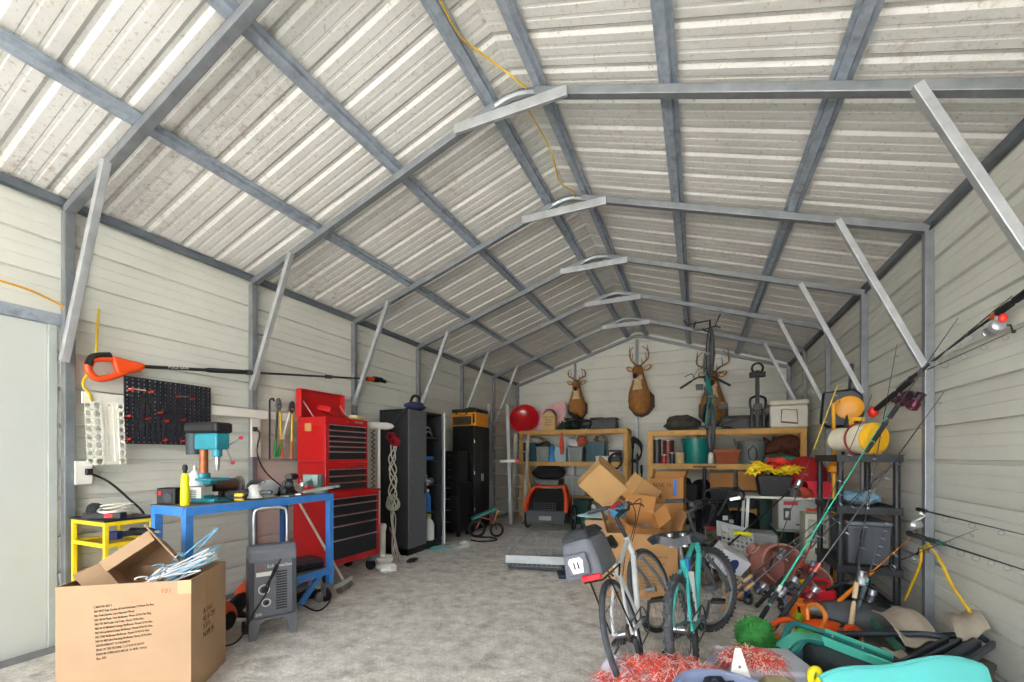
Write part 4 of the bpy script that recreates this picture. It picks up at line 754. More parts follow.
o = MB().prism([(-.02, 0), (.02, 0), (.055, -.30), (.03, -.52), (-.03, -.50), (-.05, -.28)], .03, ux=(1, 0, 0), uy=(0, 0, 1)).build('hanging_pennant', M('#e0472f', .6), bev=.008); o.location = sp(562.5, Z2-.07, dy=-.06); tag(o, 'orange red strip of cloth hanging from the top timber beam', 'cloth')
bin_('storage_bin', 'clear bin of pale lumps under a white bag, right of the pennant', sp(574, Z1), (.36, .42, .34), clear_b, None, content=M('#cfbf95', .8, 0, .3, 16))
o = MB().ball((0, 0, .12), (.20, .18, .14), 14, 9, noise=.2, seed=24).build('plastic_bag', M('#d9dadb', .35, 0, .1, 16)); o.location = sp(573, Z1+.33); tag(o, 'white bulging plastic bag on the clear bin of pale lumps', 'bag')
o = MB().ball((0, 0, .1), (.13, .12, .12), 12, 8, noise=.2, seed=34).build('stuffed_toy', M('#b4573e', .9, 0, .4, 14)); o.location = sp(581, Z1+.38, dy=.1); tag(o, 'red brown stuffed toy leaning against the white bulging bag', 'toy')
bin_('storage_tote', 'wide dark teal ribbed tote near the right end of the middle shelf', sp(594, Z1, dy=.30), (.44, .40, .46), tealbin)
o = MB().ball((0, 0, .09), (.16, .14, .10), 12, 8, noise=.25, seed=44).build('stuffed_toy', M('#8d7f6b', .9, 0, .4, 14)); o.location = sp(598, Z1+.43); tag(o, 'grey brown soft toy lying on the wide dark teal ribbed tote', 'toy')
t = thing('storage_box', 'small white lidded box in front of the wide teal tote', 'box', sp(602, Z1, dy=.04)); MB().bx(-.13, .13, -.09, .0, 0, .10).build('box_body', white_p, t, bev=.008); MB().bx(-.14, .14, -.10, .005, .101, .135).build('lid', M('#d8dedc', .4), t, bev=.008)
t = thing('car_battery', 'black battery box with white label at the right end of the middle shelf', 'battery', sp(612, Z1)); MB().bx(-.15, .15, -.12, .12, 0, .27).build('case', black_p, t, bev=.01); MB().bx(-.09, .05, -.123, -.12, .12, .22).build('label_plate', white_p, t); MB().cyl((-.09, 0, .27), (-.09, 0, .30), .02).cyl((.09, 0, .27), (.09, 0, .30), .02).build('terminal', steel, t)
t = thing('hanging_hose', 'black hose loop hanging at the right end of the middle shelf', 'hose', sp(616, Z1, dy=-.05)); MB().tube([(.0 + .13*sin(a), -.03, .02 + .17*cos(a)) for a in [i*pi/12 for i in range(-10, 14)]], .022, 8).build('hose', rubber, t)
# below the middle shelf
o = MB().ball((0, 0, .17), (.42, .2, .20), 18, 10, noise=.08, seed=3).build('duffel_bag', M('#191b1d', .85, 0, .2, 12)); o.location = sp(546, .95, dy=.2); o.location.z = .90; tag(o, 'black duffel bag under the middle shelf, above the orange trailer', 'bag')
b_ = bin_('storage_bin', 'pale grey bin under the black duffel bag', V((o.location.x, o.location.y, .551)), (.62, .40, .33), M('#8c9490', .5), M('#6f7673', .5))
bin_('storage_tote', 'pale grey lidded tote beside the black duffel bag', sp(574, .55), (.5, .4, .42), M('#9aa09b', .5), M('#c2c6c0', .5))
bin_('storage_tote', 'tall green tote with dark lid on the floor under the left shelving', sp(580, 0, dy=.0) + V((.1, -.5, 0)), (.52, .44, .50), M('#1d4a45', .5), M('#16302e', .5), taper=.85)
MB_l = None
# top of the left shelving
t = thing('saucer_sled', 'big glossy red round sled standing on the top shelf by the ladder', 'sled', sp(521, Z2, dy=.20) + V((0, 0, .31)), (radians(74), 0, radians(14))); MB().lathe([(.001, -.10), (.15, -.092), (.27, -.05), (.35, .01), (.37, .03), (.36, .035), (.27, -.035), (.15, -.077), (.001, -.085)][::-1], n=32, cap=False).build('dish', M('#d01420', .22, 0, .05, 4, coat=.6), t); MB().ring((0, 0, .03), .365, .012, n=36).build('rim', M('#e8323a', .3), t)
for s in (-1, 1): MB().tube(curve([(s*.2, -.05, .0), (s*.24, 0, .06), (s*.2, .05, .0)], 4), .01, 6).build('handle', M('#a80f1a', .4), t)
t = thing('foam_board', 'pink curved-edge foam sheet standing behind the wooden birdhouse', 'board', sp(546, Z2, dy=.42), (0, 0, radians(3))); MB().prism([(-.40, 0), (.36, 0), (.36, .72), (.20, .71), (0, .66), (-.20, .55), (-.36, .40)], .03, ux=(1, 0, 0), uy=(0, 0, 1)).build('sheet', M('#e5b4bb', .7, 0, .12, 9, 0, '#f3dfe0', .6, 8), t, bev=.006)
t = thing('wooden_box', 'tan wooden birdhouse shaped box with dark lettering and black handle on the top shelf', 'box', sp(548, Z2, dy=.10)); MB().prism([(-.16, 0), (.16, 0), (.16, .34), (.08, .43), (-.08, .43), (-.16, .34)], .18, o=(0, .10, 0), ux=(1, 0, 0), uy=(0, 0, 1)).build('box_body', M('#d8b57c', .6, 0, .08, 8), t, bev=.006); MB().tube(curve([(-.17, 0, .34), (-.10, 0, .47), (0, 0, .50), (.10, 0, .47), (.17, 0, .34)], 4), .016, 8).build('handle', black_p, t)
for i, s in enumerate(['WELCOME', 'HOME', 'SWEET', 'HOME 3']): words('lettering', s, .055, ink, t, (0, -.082, .29 - i*.062), (1, 0, 0), (0, 0, 1), align='CENTER')
fb = MB(); rn = random.Random(5)
for i in range(220):
    a, e = rn.uniform(0, 2*pi), rn.uniform(0, 1); r = .34*sqrt(rn.random()); h = .30*(1-(r/.36)**2) * rn.uniform(.3, 1); p = V((r*cos(a), r*.55*sin(a), h + .01)); q = V((cos(a)*.08, sin(a)*.08, rn.uniform(-.03, .07)))
    fb.bar(p, p + q, .006, .022)
t = thing('artificial_garland', 'dark green bushy artificial garland heaped on the top shelf below the small deer', 'garland', sp(571, Z2, dy=.16)); fb.build('foliage', M('#1f3f30', .85, 0, .4, 9), t); MB().ball((0, 0, .11), (.28, .16, .12), 12, 8).build('core', M('#132419', .9), t)
t = thing('tripod_stand', 'black folded tripod lying slanted over the dark garland', 'tripod', sp(582, Z2, dy=.02) + V((0, 0, .03))); MB().tube([(-.30, 0, .34), (.16, 0, .0)], .022, 8).build('leg', black_p, t); MB().tube([(-.28, 0, .37), (.22, .04, .08)], .018, 8).build('leg', black_p, t); MB().ball((.06, .02, .10), (.18, .07, .10), 12, 8).build('stock', black_p, t); MB().tube([(.20, .02, .08), (.17, .0, -.05)], .018, 8).build('strap', black_p, t)
carton('storage_carton', 'white and black carton behind the black tripod on the top shelf', sp(592, Z2, dy=.25), 0, (.36, .3, .26), [], M('#bcb6aa', .7))
t = thing('storage_box', 'black lidded box at the right end of the top shelf', 'box', sp(604, Z2, dy=.18)); MB().bx(-.30, .26, -.15, .15, 0, .22).build('box_body', black_p, t, bev=.015); MB().bx(-.33, -.02, -.17, .17, .22, .26).bx(0, .28, -.16, .16, .22, .25).build('lid', dgrey, t, bev=.01)
# ---------------------------------------------------------------- deer trophies
def deer(loc, yaw, label, sc_=1., antler=.5, wide=.30, plaque=True, tines=3):
    t = thing('deer_head', label, 'trophy', loc, yaw); t.scale = (sc_,)*3
    fur, pale, dark = M('#a5713c', .85, 0, .25, 14, .3), M('#d9c19a', .85, 0, .15, 12), M('#2b2018', .6)
    b = MB(); path = [(0, .02, -.34), (0, -.06, -.28), (0, -.14, -.12), (0, -.17, .06), (0, -.19, .24), (0, -.22, .40), (0, -.26, .50), (0, -.33, .55), (0, -.42, .50), (0, -.50, .43), (0, -.57, .37), (0, -.61, .34)]
    b.tube(curve(path, 3), [.20 + 0*i for i in range(1)][0:1]*0 or None or [0]*0 or .1, 16) if False else None
    rad = [.10, .23, .255, .235, .17, .125, .118, .118, .098, .07, .052, .035]
    pts = curve(path, 3); rr = []
    for i in range(len(pts)):
        f = i/3; k = min(int(f), len(rad)-2); rr.append(rad[k] + (rad[k+1]-rad[k])*(f-k))
    b.tube(pts, rr, 18); o = b.build('deer_body', [fur, pale, dark], t, ang=80)
    for p in o.data.polygons:
        c = p.center
        if c.y < -.585: p.material_index = 2
        elif .12 < c.z < .44 and c.y < -.27 and abs(c.x) < .09 and not c.y < -.46: p.material_index = 1
        elif c.z > .60 and c.y > -.40: p.material_index = 2
    for s in (-1, 1):
        e = MB().ball((s*.20, -.24, .60), (.10, .025, .055), 10, 7, rot=(0, radians(-32*s), radians(14*s))).build('ear', fur, t); MB().ball((s*.20, -.262, .60), (.075, .012, .035), 10, 7, rot=(0, radians(-32*s), radians(14*s))).build('inner_ear', pale, e)
        MB().ball((s*.085, -.37, .545), .018, 10, 7).build('eye', M('#0c0a08', .15), t)
        main = [(s*.05, -.25, .66), (s*.14, -.20, .76), (s*(wide), -.16, .66 + antler*.45), (s*(wide+.01), -.24, .66 + antler*.75), (s*(wide-.10), -.34, .66 + antler)]
        an = MB(); pp = curve(main, 6); an.tube(pp, [.022 - .014*i/len(pp) for i in range(len(pp))], 8)
        for k in range(tines): q = V(pp[8 + k*5]); an.tube([q, q + V((-s*.01, -.02, .10)), q + V((-s*.02, -.05, .19 - .02*k))], [.013, .01, .003], 7)
        an.tube([pp[2], V(pp[2]) + V((s*.01, -.07, .06)), V(pp[2]) + V((0, -.08, .12))], [.013, .01, .003], 7)
        an.build('antler', M('#8d6f4c', .6, 0, .2, 10), t)
    if plaque: MB().prism([(0, -.52), (.16, -.46), (.30, -.28), (.29, -.02), (.16, .12), (-.16, .12), (-.29, -.02), (-.30, -.28), (-.16, -.46)], .03, o=(0, .08, .02), ux=(1, 0, 0), uy=(0, 0, 1)).build('plaque', M('#4a3423', .5, 0, .2, 9), t, bev=.01)
    return t
p = oY(641, 396, 10.36); deer(p, radians(-6), 'large deer head with dark plaque hanging alone on the middle of the back wall', 1.0, .42, .20)
p = oY(577.5, 404, 10.36); deer(p, radians(8), 'small deer head with ears up above the dark garland', .82, .34, .24, True, 2)
p = oY(713, 404, 10.36); deer(p, radians(-4), 'deer head with wide curved antlers behind the hanging teal bicycle', 1.0, .42, .30)
# rods, hose and slim tools standing between the two shelving units
for i, (px, h, c, lb) in enumerate([(631, 1.9, '#22262c', 'dark pole standing beside the right post of the left shelving'), (637, 1.5, '#2d3a33', 'dark green pole standing in the gap between the shelving units'), (643, 1.25, '#1b1c1f', 'short black pole standing in the gap by the right shelving')]):
    t = thing('pole', lb, 'pole', oY(px, 457, 9.95)); t.location.z = 0; MB().tube([(0, 0, 0), (.04*(1-i), .05, h)], .018, 8).build('shaft', M(c, .5), t); MB().tube([(.036*(1-i), .045, h*.86), (.041*(1-i), .052, h+.02)], .026, 8).build('grip', black_p, t)
t = thing('hose_coil', 'black hose coil hanging on the back wall beside the left shelving', 'hose', oY(634, 449, 10.30)); hc = MB()
for i in range(5): hc.ring((0, .02*i - .04, -.02*i), .26 - .008*i, .016, (0, 1, 0), 26, 6, sx=.7)
hc.build('hose', M('#1f2d2a', .6), t); MB().bx(-.03, .03, -.02, .10, .2, .28).build('hook', dgrey, t)
# ---------------------------------------------------------------- right shelving contents
Zm, Zt = 1.331, 1.951
def sr(px, z, dy=.25): return sp(px, z, SRY, dy)
def can(loc, r, h, c, label, lid='#c8ccd0'):
    t = thing('paint_can', label, 'can', loc); MB().lathe([(r, 0), (r, h)], n=18).build('can_body', M(c, .4, .1), t); MB().lathe([(r*1.03, h-.012), (r*1.03, h), (r*.9, h+.004)], n=18).build('lid', M(lid, .35, .6), t)
can(sr(657, Zm, .06), .07, .46, '#353c3e', 'tall dark spray can at the post end of the right middle shelf'); can(sr(668, Zm, .10), .10, .44, '#6b2a22', 'tall brown red can beside the dark spray can')
can(sr(664, Zm, .02), .055, .16, '#b03038', 'small red and white can standing before the tall cans'); can(sr(672, Zm, .02), .05, .20, '#2a2d33', 'small black can before the brown red can')
t = thing('pillar_candle', 'stubby cream candle beside the teal bucket', 'candle', sr(680, Zm, .05)); MB().cyl((0, 0, 0), (0, 0, .20), .075).build('wax', M('#d8bc86', .6), t); MB().tube([(0, 0, .2), (0, .002, .22)], .004, 6).build('wick', black_p, t)
def bucket(name, label, loc, r0, r1, h, mat, handle=None, cat='bucket'):
    t = thing(name, label, cat, loc); MB().lathe([(r0*.2, .006), (r0, 0), (r1, h-.03), (r1*1.06, h-.03), (r1*1.06, h), (r1*.95, h), (r0*.93, .02), (.01, .02)], n=28, cap=False).build('bucket_wall', mat, t)
    if handle: MB().tube([(r1*1.06*cos(a), -r1*.55*sin(a) - .02, h - .05 - .0*a + .0*sin(a)) for a in [pi*i/14 for i in range(15)]], .006, 6).build('handle', handle, t)
    return t
t = bucket('utility_bucket', 'large teal green bucket on the right middle shelf', sr(696, Zm, .24), .20, .245, .46, M('#128379', .35, 0, .05), steel); rn = random.Random(8); sb = MB()
for i in range(10): a = rn.uniform(0, 6.28); sb.tube([(.1*cos(a), .1*sin(a), .25), (.2*cos(a), .2*sin(a), .50 + rn.uniform(0, .04))], .008, 5)
sb.build('sticks', M('#8b8272', .8), t)
bottle(sr(711, Zm, .08), white_p, M('#d9d3b8', .5), 'white squeeze bottle between the teal bucket and the terracotta planter', .26, .05)
t = thing('clay_planter', 'square terracotta planter on the right middle shelf', 'planter', sr(727, Zm, .18)); MB().hexa([V((x, y, 0)) for x, y in ((-.17, -.12), (.17, -.12), (.17, .12), (-.17, .12))], [V((x, y, .22)) for x, y in ((-.21, -.15), (.21, -.15), (.21, .15), (-.21, .15))]).build('planter_body', M('#a4542f', .7, 0, .1), t, bev=.008); MB().bx(-.225, .225, -.165, -.15, .20, .26).bx(-.225, .225, .15, .165, .20, .26).bx(-.225, -.21, -.15, .15, .20, .26).bx(.21, .225, -.15, .15, .20, .26).build('rim', M('#b05c34', .7), t, bev=.004)
o = MB().bar((0, 0, 0), (-.10, .05, .44), .05, .02).build('board', M('#6f6450', .7)); o.location = sr(741, Zm, .06); tag(o, 'narrow weathered board leaning between planter and grey bucket', 'board')
t = bucket('utility_bucket', 'grey bucket with hanging wire handle at the right of the terracotta planter', sr(753, Zm, .24), .20, .23, .40, M('#6d7370', .5)); MB().tube([(-.07, -.235, .26), (-.06, -.24, .10), (0, -.245, .04), (.06, -.24, .10), (.05, -.24, .24), (0, -.24, .32), (-.05, -.24, .24)], .009, 6, closed=True).build('handle', black_p, t)
o = MB().ball((0, 0, .12), (.32, .2, .17), 16, 9, noise=.15, seed=13).build('camouflage_bag', M('#44443a', .9, 0, .5, 9)); o.location = sr(682, Zt, .25); tag(o, 'camouflage bag heaped on the top shelf left of the hanging bicycle', 'bag')
t = thing('crossbow', 'dark crossbow lying flat on the top shelf behind the hanging bicycle', 'crossbow', sr(706, Zt, .12)); MB().tube(curve([(-.42, 0, .03), (-.2, -.12, .05), (0, -.16, .05), (.2, -.12, .05), (.42, 0, .03)], 5), .014, 8).build('bow_limb', dgrey, t); MB().bar((0, -.16, .05), (.05, .35, .06), .05, .06).build('stock', M('#4a4438', .6), t, bev=.01); MB().tube([(-.42, 0, .03), (0, .1, .06), (.42, 0, .03)], .004, 5).build('string', white_p, t)
o = MB().bar((0, 0, 0), (.72, .10, .20), .16, .02).build('board', M('#5e5242', .7, 0, .2, 6)); o.location = sr(718, Zt + .09, .05); tag(o, 'brown plank lying aslant on the right top shelf', 'board')
t = thing('storage_box', 'wide low black box on the right top shelf', 'box', sr(748, Zt, .36)); MB().bx(-.40, .40, -.14, .14, 0, .22).build('box_body', black_p, t, bev=.012); MB().bx(-.41, .41, -.15, .15, .221, .25).build('lid', dgrey, t, bev=.008)
t = thing('cooler_box', 'white cooler with drop handle at the end of the right top shelf', 'cooler', sr(790, Zt, .22) + V((-.01, 0, 0))); cw_ = M('#e2ded2', .45, 0, .06)
MB().bx(-.28, .28, -.21, .21, 0, .38).build('cooler_body', cw_, t, bev=.03); MB().bx(-.29, .29, -.22, .22, .385, .47).build('lid', M('#d9d2c0', .45), t, bev=.025); MB().tube([(-.11, -.215, .30), (-.12, -.23, .10), (.12, -.23, .07), (.11, -.215, .30)], .007, 6).tube([(-.11, -.215, .30), (-.05, -.225, .31), (.05, -.225, .29), (.11, -.215, .30)], .006, 6).build('handle', M('#7a6748', .6), t); MB().cyl((-.12, -.232, .095), (.12, -.232, .065), .014).build('grip', M('#8a6a40', .6), t)
bottle(sr(770, Zt, .1), black_p, black_p, 'black flask standing left of the white cooler', .26, .05)
# black hitch bicycle rack on the back shelf
t = thing('bicycle_rack', 'black folded bicycle carrier standing on the top shelf left of the cooler', 'rack', sr(757.5, Zt, .02)); MB().bx(-.03, .03, -.03, .03, 0, 1.0).build('mast', black_m, t, bev=.004)
for s in (-1, 1): MB().tube(curve([(s*.03, -.04, .55), (s*.11, -.06, .50), (s*.11, -.06, .36), (s*.07, -.06, .28)], 4), .02, 8).build('cradle_arm', black_m, t); MB().bx(s*.09-.02, s*.09+.02, -.05, .03, .02, .34).build('wheel_hook', black_m, t, bev=.006)
MB().bx(-.12, .12, -.06, .05, .88, .97).build('clamp_head', black_m, t, bev=.01); MB().ring((0, -.01, 1.04), .085, .018, (0, 1, 0), 20, 8).build('top_loop', black_m, t); MB().bx(-.06, .06, -.07, .0, .30, .42).build('pivot', dgrey, t, bev=.008)
# brown animal decoy, teal bundle at the shelf end
t = thing('animal_decoy', 'brown animal head decoy with pointed ears at the right end of the middle shelf', 'decoy', sr(784, Zm, .33) + V((.0, 0, .180)), radians(4)); bf = M('#5a3020', .8, 0, .25, 9)
b = MB(); b.tube(curve([(-.40, -.02, -.02), (-.30, -.02, .02), (-.16, -.02, .09), (.0, 0, .16), (.14, 0, .16), (.26, .02, .14)], 4), [.045]*2 + [.055, .06, .065, .07, .075, .085, .10, .115, .125, .135, .145, .15, .16, .165, .17, .17, .165, .15, .12], 16); b.build('decoy_body', bf, t, ang=80)
for x, y in ((-.17, .02), (-.04, -.02)): MB().tube([(x, y, .14), (x-.05, y, .23), (x-.09, y, .30)], [.05, .045, .005], 8).build('ear', bf, t)
for x, z in ((-.02, .12), (.10, .20), (.17, .08)): MB().cyl((x, -.15, z), (x, -.172, z), .02).build('spot', M('#2c1710', .8), t)
for x in (.16, .24): MB().tube([(x, 0, .08), (x+.03, 0, -.165)], .04, 8).build('leg', bf, t)
o = MB().ball((0, 0, .07), (.28, .09, .075), 16, 9, noise=.08, seed=17).build('folded_tarp', M('#3f9484', .6, 0, .2, 9)); o.location = sr(783, Zm, .06); tag(o, 'teal folded tarp under the brown animal decoy', 'tarp')
# stuff under the right shelving
bin_('storage_tote', 'wide black tote on the low right shelf carrying two brown cartons', sr(737, .551, .28), (.86, .38, .29), black_p, black_p, lidh=.02)
for i, (px, z, w_, d_, h_, lb) in enumerate([(722, .863, .38, .28, .30, 'plain brown carton on the black tote behind the black post'), (751, .863, .38, .30, .33, 'brown closed carton on the black tote left of the flower pot')]):
    t = thing('closed_carton', lb, 'box', sr(px, z, .26 - .06*i)); MB().bx(-w_/2, w_/2, -d_/2, d_/2, 0, h_).build('carton_body', card_o, t, bev=.003); MB().bx(-w_/2-.001, w_/2+.001, -.03, .03, h_*.7, h_+.001).build('packing_tape', M('#a97a44', .4), t)
for (px, z, r, lb, sd) in [(681, .585, (.24, .17, .25), 'black soft bag on the low right shelf beside its left post', 1), (701, .585, (.20, .17, .23), 'black soft bag on the low right shelf behind the T shaped stand', 2), (738, 0, (.36, .22, .28), 'black bulky bag on the floor under the right shelving', 3)]:
    o = MB().ball((0, 0, r[2]*.93), r, 16, 10, noise=.1, seed=sd).build('soft_bag', M('#16171a', .9, 0, .3, 10)); o.location = sr(px, z, .29 if z else -.34); tag(o, lb, 'bag')
bin_('storage_tote', 'dark green tote on the floor behind the grey table', sr(772, 0, -.35), (.5, .42, .75), M('#1f4d42', .5), taper=.9)
# ================================================================ bike trailer, crates, boards, cartons in the middle
p = oD(550, 527, 8.6); p.z = 0
t = thing('bicycle_trailer', 'orange and black child bicycle trailer in front of the left shelving', 'trailer', p, radians(6)); of = M('#e04f1e', .6, 0, .1, 8)
MB().hexa([V((x, y, .16)) for x, y in ((-.36, -.40), (.36, -.40), (.36, .40), (-.36, .40))], [V((x, y, .42)) for x, y in ((-.40, -.44), (.40, -.44), (.40, .40), (-.40, .40))]).build('tub', M('#4b4f52', .7, 0, .12, 9), t, bev=.02)
for s in (-1, 1):
    MB().tube(curve([(s*.40, -.44, .40), (s*.38, -.30, .66), (s*.30, -.05, .83), (s*.28, .25, .84), (s*.34, .40, .44)], 5), .035, 8).build('hoop', of, t)
    MB().hexa([V((s*.37, -.40, .42)), V((s*.37, .38, .42)), V((s*.30, .25, .80)), V((s*.31, -.05, .80)), V((s*.36, -.28, .64))], [V((s*.355, -.40, .42)), V((s*.355, .38, .42)), V((s*.285, .25, .80)), V((s*.295, -.05, .80)), V((s*.345, -.28, .64))]).build('side_panel', M('#b01c22', .7), t)
    w_ = MB().ring((s*.47, .05, .25), .23, .025, (1, 0, 0), 28, 8).build('tire', rubber, t); MB().ring((s*.47, .05, .25), .20, .01, (1, 0, 0), 28, 6).cyl((s*.44, .05, .25), (s*.50, .05, .25), .03).build('rim', steel, w_)
MB().hexa([V((-.30, -.05, .835)), V((.30, -.05, .835)), V((.28, .26, .845)), V((-.28, .26, .845))], [V((-.30, -.05, .865)), V((.30, -.05, .865)), V((.28, .26, .87)), V((-.28, .26, .87))]).build('roof_panel', of, t, bev=.01)
MB().hexa([V((-.35, -.35, .42)), V((.35, -.35, .42)), V((.28, -.02, .81)), V((-.28, -.02, .81))], [V((-.35, -.33, .42)), V((.35, -.33, .42)), V((.28, .0, .81)), V((-.28, .0, .81))]).build('mesh_window', M('#0f1012', .8), t)
MB().tube(curve([(-.33, .0, .80), (-.44, .12, .98), (-.44, .16, 1.06)], 4), .015, 8).tube(curve([(-.26, .0, .82), (-.36, .12, 1.0), (-.44, .16, 1.06)], 4), .015, 8).build('push_handle', steel, t)
nt_ = MB()
for i in range(9): nt_.tube([(-.20+.05*i, -.452, .40), (-.20+.05*i, -.452, .58)], .005, 5)
for i in range(5): nt_.tube([(-.22, -.452, .41+.04*i), (.22, -.452, .41+.04*i)], .005, 5)
nt_.build('front_net', dgrey, t); MB().bx(-.12, .12, -.452, -.44, .24, .32).build('name_patch', M('#8e9294', .6), t)
rope('safety_flag', 'thin whip pole with red pennant standing from the orange trailer', 'flag', [(p.x+.42, p.y+.2, .4), (p.x+.36, p.y+.25, 1.2), (p.x+.22, p.y+.3, 1.9)], .006, M('#c9c9c9', .5))
# wire crate with grey plastic tray
p0 = oZ(500, 574, 0); p1 = oZ(562, 572, 0)
t = thing('wire_crate', 'low wire basket with grey plastic front strip on the floor before the trailer', 'crate', ((p0.x+p1.x)/2 + .02, (p0.y+p1.y)/2 + .42, 0), radians(14)); wm = M('#9a9ea0', .4, .7, .1, 9)
def wire_grid(mb, o, ux, uy, w, h, nx, ny, r):
    o, ux, uy = V(o), V(ux), V(uy)
    for i in range(nx+1): q = o + ux*(w*i/nx); mb.tube([q, q + uy*h], r, 5)
    for j in range(ny+1): q = o + uy*(h*j/ny); mb.tube([q, q + ux*w], r, 5)
for o_, ux_, w_, n_ in (((-.44, -.32, .06), (1, 0, 0), .88, 14), ((-.44, .32, .06), (1, 0, 0), .88, 14), ((-.44, -.32, .06), (0, 1, 0), .64, 10), ((.44, -.32, .06), (0, 1, 0), .64, 10)):
    g = MB(); wire_grid(g, o_, ux_, (0, 0, 1), w_, .24, n_, 4, .0035); g.build('wire_side', wm, t)
g = MB(); wire_grid(g, (-.44, -.32, .06), (1, 0, 0), (0, 1, 0), .88, .64, 14, 10, .003); g.build('wire_floor', wm, t)
MB().bx(-.46, .40, -.345, -.33, .10, .20).build('front_strip', M('#b9bec0', .5), t, bev=.004); MB().bx(-.43, .43, -.31, .31, .02, .05).build('tray', M('#3b3e42', .6), t, bev=.006)
MB().tube([(-.46, -.34, .20), (-.2, .2, .42), (.30, .32, .40)], .01, 7).build('lift_bar', steel, t)
t = thing('wire_rack', 'upright wire rack panel behind the pannier of the white bicycle', 'rack', oZ(580, 573, 0) + V((0, .25, 0)), radians(20)); g = MB(); wire_grid(g, (-.24, 0, .03), (1, 0, 0), (0, 0, 1), .50, .40, 8, 6, .005); g.build('wire_panel', wm, t); MB().tube([(-.24, 0, .03), (-.24, .22, .0), (.26, .22, 0), (.26, 0, .03)], .007, 6).build('foot_bar', wm, t)
for i in range(3):
    p = oZ(578 + 3*i, 581 - 4*i, 0); t = thing('flat_board', ['navy flat board lying at the bottom of the small stack on the floor', 'navy flat board in the middle of the small floor stack', 'navy flat board on top of the small floor stack'][i], 'board', (p.x, p.y + .22, .002 + .045*i), radians(22 + 3*i), 'navy boards stacked on the floor'); MB().bx(-.30, .34, -.14, .14, 0, .03).build('board_body', M('#1f2740', .6, 0, .15, 6), t, bev=.004); MB().bx(-.30, .34, -.142, -.13, .03, .04).build('edge_strip', M('#3b4462', .5), t)
# big lettered carton behind the bicycles and the cartons on it
pc = oD(640, 457, 4.62); yw = YAW*.55
bc = carton('cardboard_carton', 'big open carton with rows of print and flaps up, behind the two bicycles', (pc.x, pc.y, .001), radians(10), (.70, .50, .66), [(0, 152, .0001), (1, 24, .24), (3, 16, .24), (2, 8, .26)], M('#b98d5e', .8, 0, .05, 4))
for i in range(12): words('lettering', ['CARTON  NO 2', 'NO 40 741 Bluebird Cottage Birdhouse 12 Pcs', 'NO 44 Cardinal Tray 6 Pcs Per Box', 'NO 73 42 Birdhouse Birdhouse 12 Pcs Box', 'GROSS WEIGHT 11.4 KGS', 'MEAS  L 67 X W 51 X H 71'][i % 6], .026, ink, bc, (-.05, -.251, .46 - i*.034), (1, 0, 0), (0, 0, 1), xs=.62)
def tipped(name, label, c, size, xdir, zdir, mat, flaps=(), cat='box'):
    w_, d_, h_ = size; z = V(zdir).normalized(); x = V(xdir); x = (x - z*x.dot(z)).normalized(); y = z.cross(x)
    t = carton(name, label, c, 0, size, flaps, mat); t.rotation_euler = Matrix((x, y, z)).transposed().to_euler(); return t
UP = V((0, 0, 1))
c1 = tipped('cardboard_carton', 'big flat faced carton tipped like a diamond on the heap behind the white bicycle', oD(603, 487, 4.95), (.44, .36, .20), RGT*.72 - UP*.66, (FWD*.9 + UP*.25 + RGT*.1), M('#c29a66', .8, 0, .05, 4), [(0, 10, .16), (1, 20, .16)])
c2 = tipped('cardboard_carton', 'smaller diamond-tipped carton right of the big flat faced one', oD(645, 496, 4.85), (.30, .30, .22), RGT*.78 - UP*.55, (FWD*.85 + UP*.3 - RGT*.2), M('#bb905c', .8, 0, .05, 4), [(2, 30, .14)])
t = carton('cardboard_carton', 'upright carton with bold print behind the teal bicycle handlebar', (0, 0, 0), radians(-4), (.42, .36, 1.17), [(1, 20, .12), (2, 40, .1)], card_o); pp = oD(668, 457, 5.75); t.location = (pp.x, pp.y, .001)
for i, s in enumerate(['BOX 10', '24']): words('lettering', s, .07 if i == 0 else .12, ink, t, (-.17, -.181, 1.06 - i*.16), (1, 0, 0), (0, 0, 1))
MB().bx(.09, .13, -.184, -.18, .95, 1.16).build('blue_tape', M('#2f6fd0', .5), t, smooth=False)
# loose flaps and sheets in the big carton
tipped('cardboard_carton', 'torn carton with orange lit flaps lying in the mouth of the big carton', oD(636, 533, 4.60) , (.34, .26, .20), RGT*.95 - UP*.1, (UP*.8 - FWD*.5 + RGT*.1), card_o, [(0, 60, .16), (1, 30, .16), (3, 55, .14), (2, 20, .18)])
rag(oD(633, 528, 4.62), (.34, .26), '#8e9aab', 'grey blue cloth stuffed in the mouth of the big carton', 12, name='cloth', cat='cloth', fold=.5)
rag(oD(594, 512, 5.0) - V((0, 0, .05)), (.30, .30), '#a8ccd4', 'pale blue cloth hanging left of the tipped cartons', 15, name='cloth', cat='cloth', fold=1.0)
t = thing('crowbar', 'black flat bar lying across the tipped cartons', 'bar', oD(622, 508, 4.7)); MB().bar((0, 0, 0), RGT*.26 + UP*.12, .02, .05).build('bar_body', black_p, t)
# closed cartons in the pile that carry the tipped ones
t = thing('closed_carton', 'closed carton on the floor carrying the diamond tipped cartons', 'box', tuple(oD(612, 457, 5.25).xy) + (.001,), radians(12)); MB().bx(-.32, .36, -.22, .22, 0, .70).build('carton_body', card, t, bev=.003); MB().bx(-.03, .03, -.221, .221, .5, .701).build('packing_tape', M('#b08a5a', .4), t)

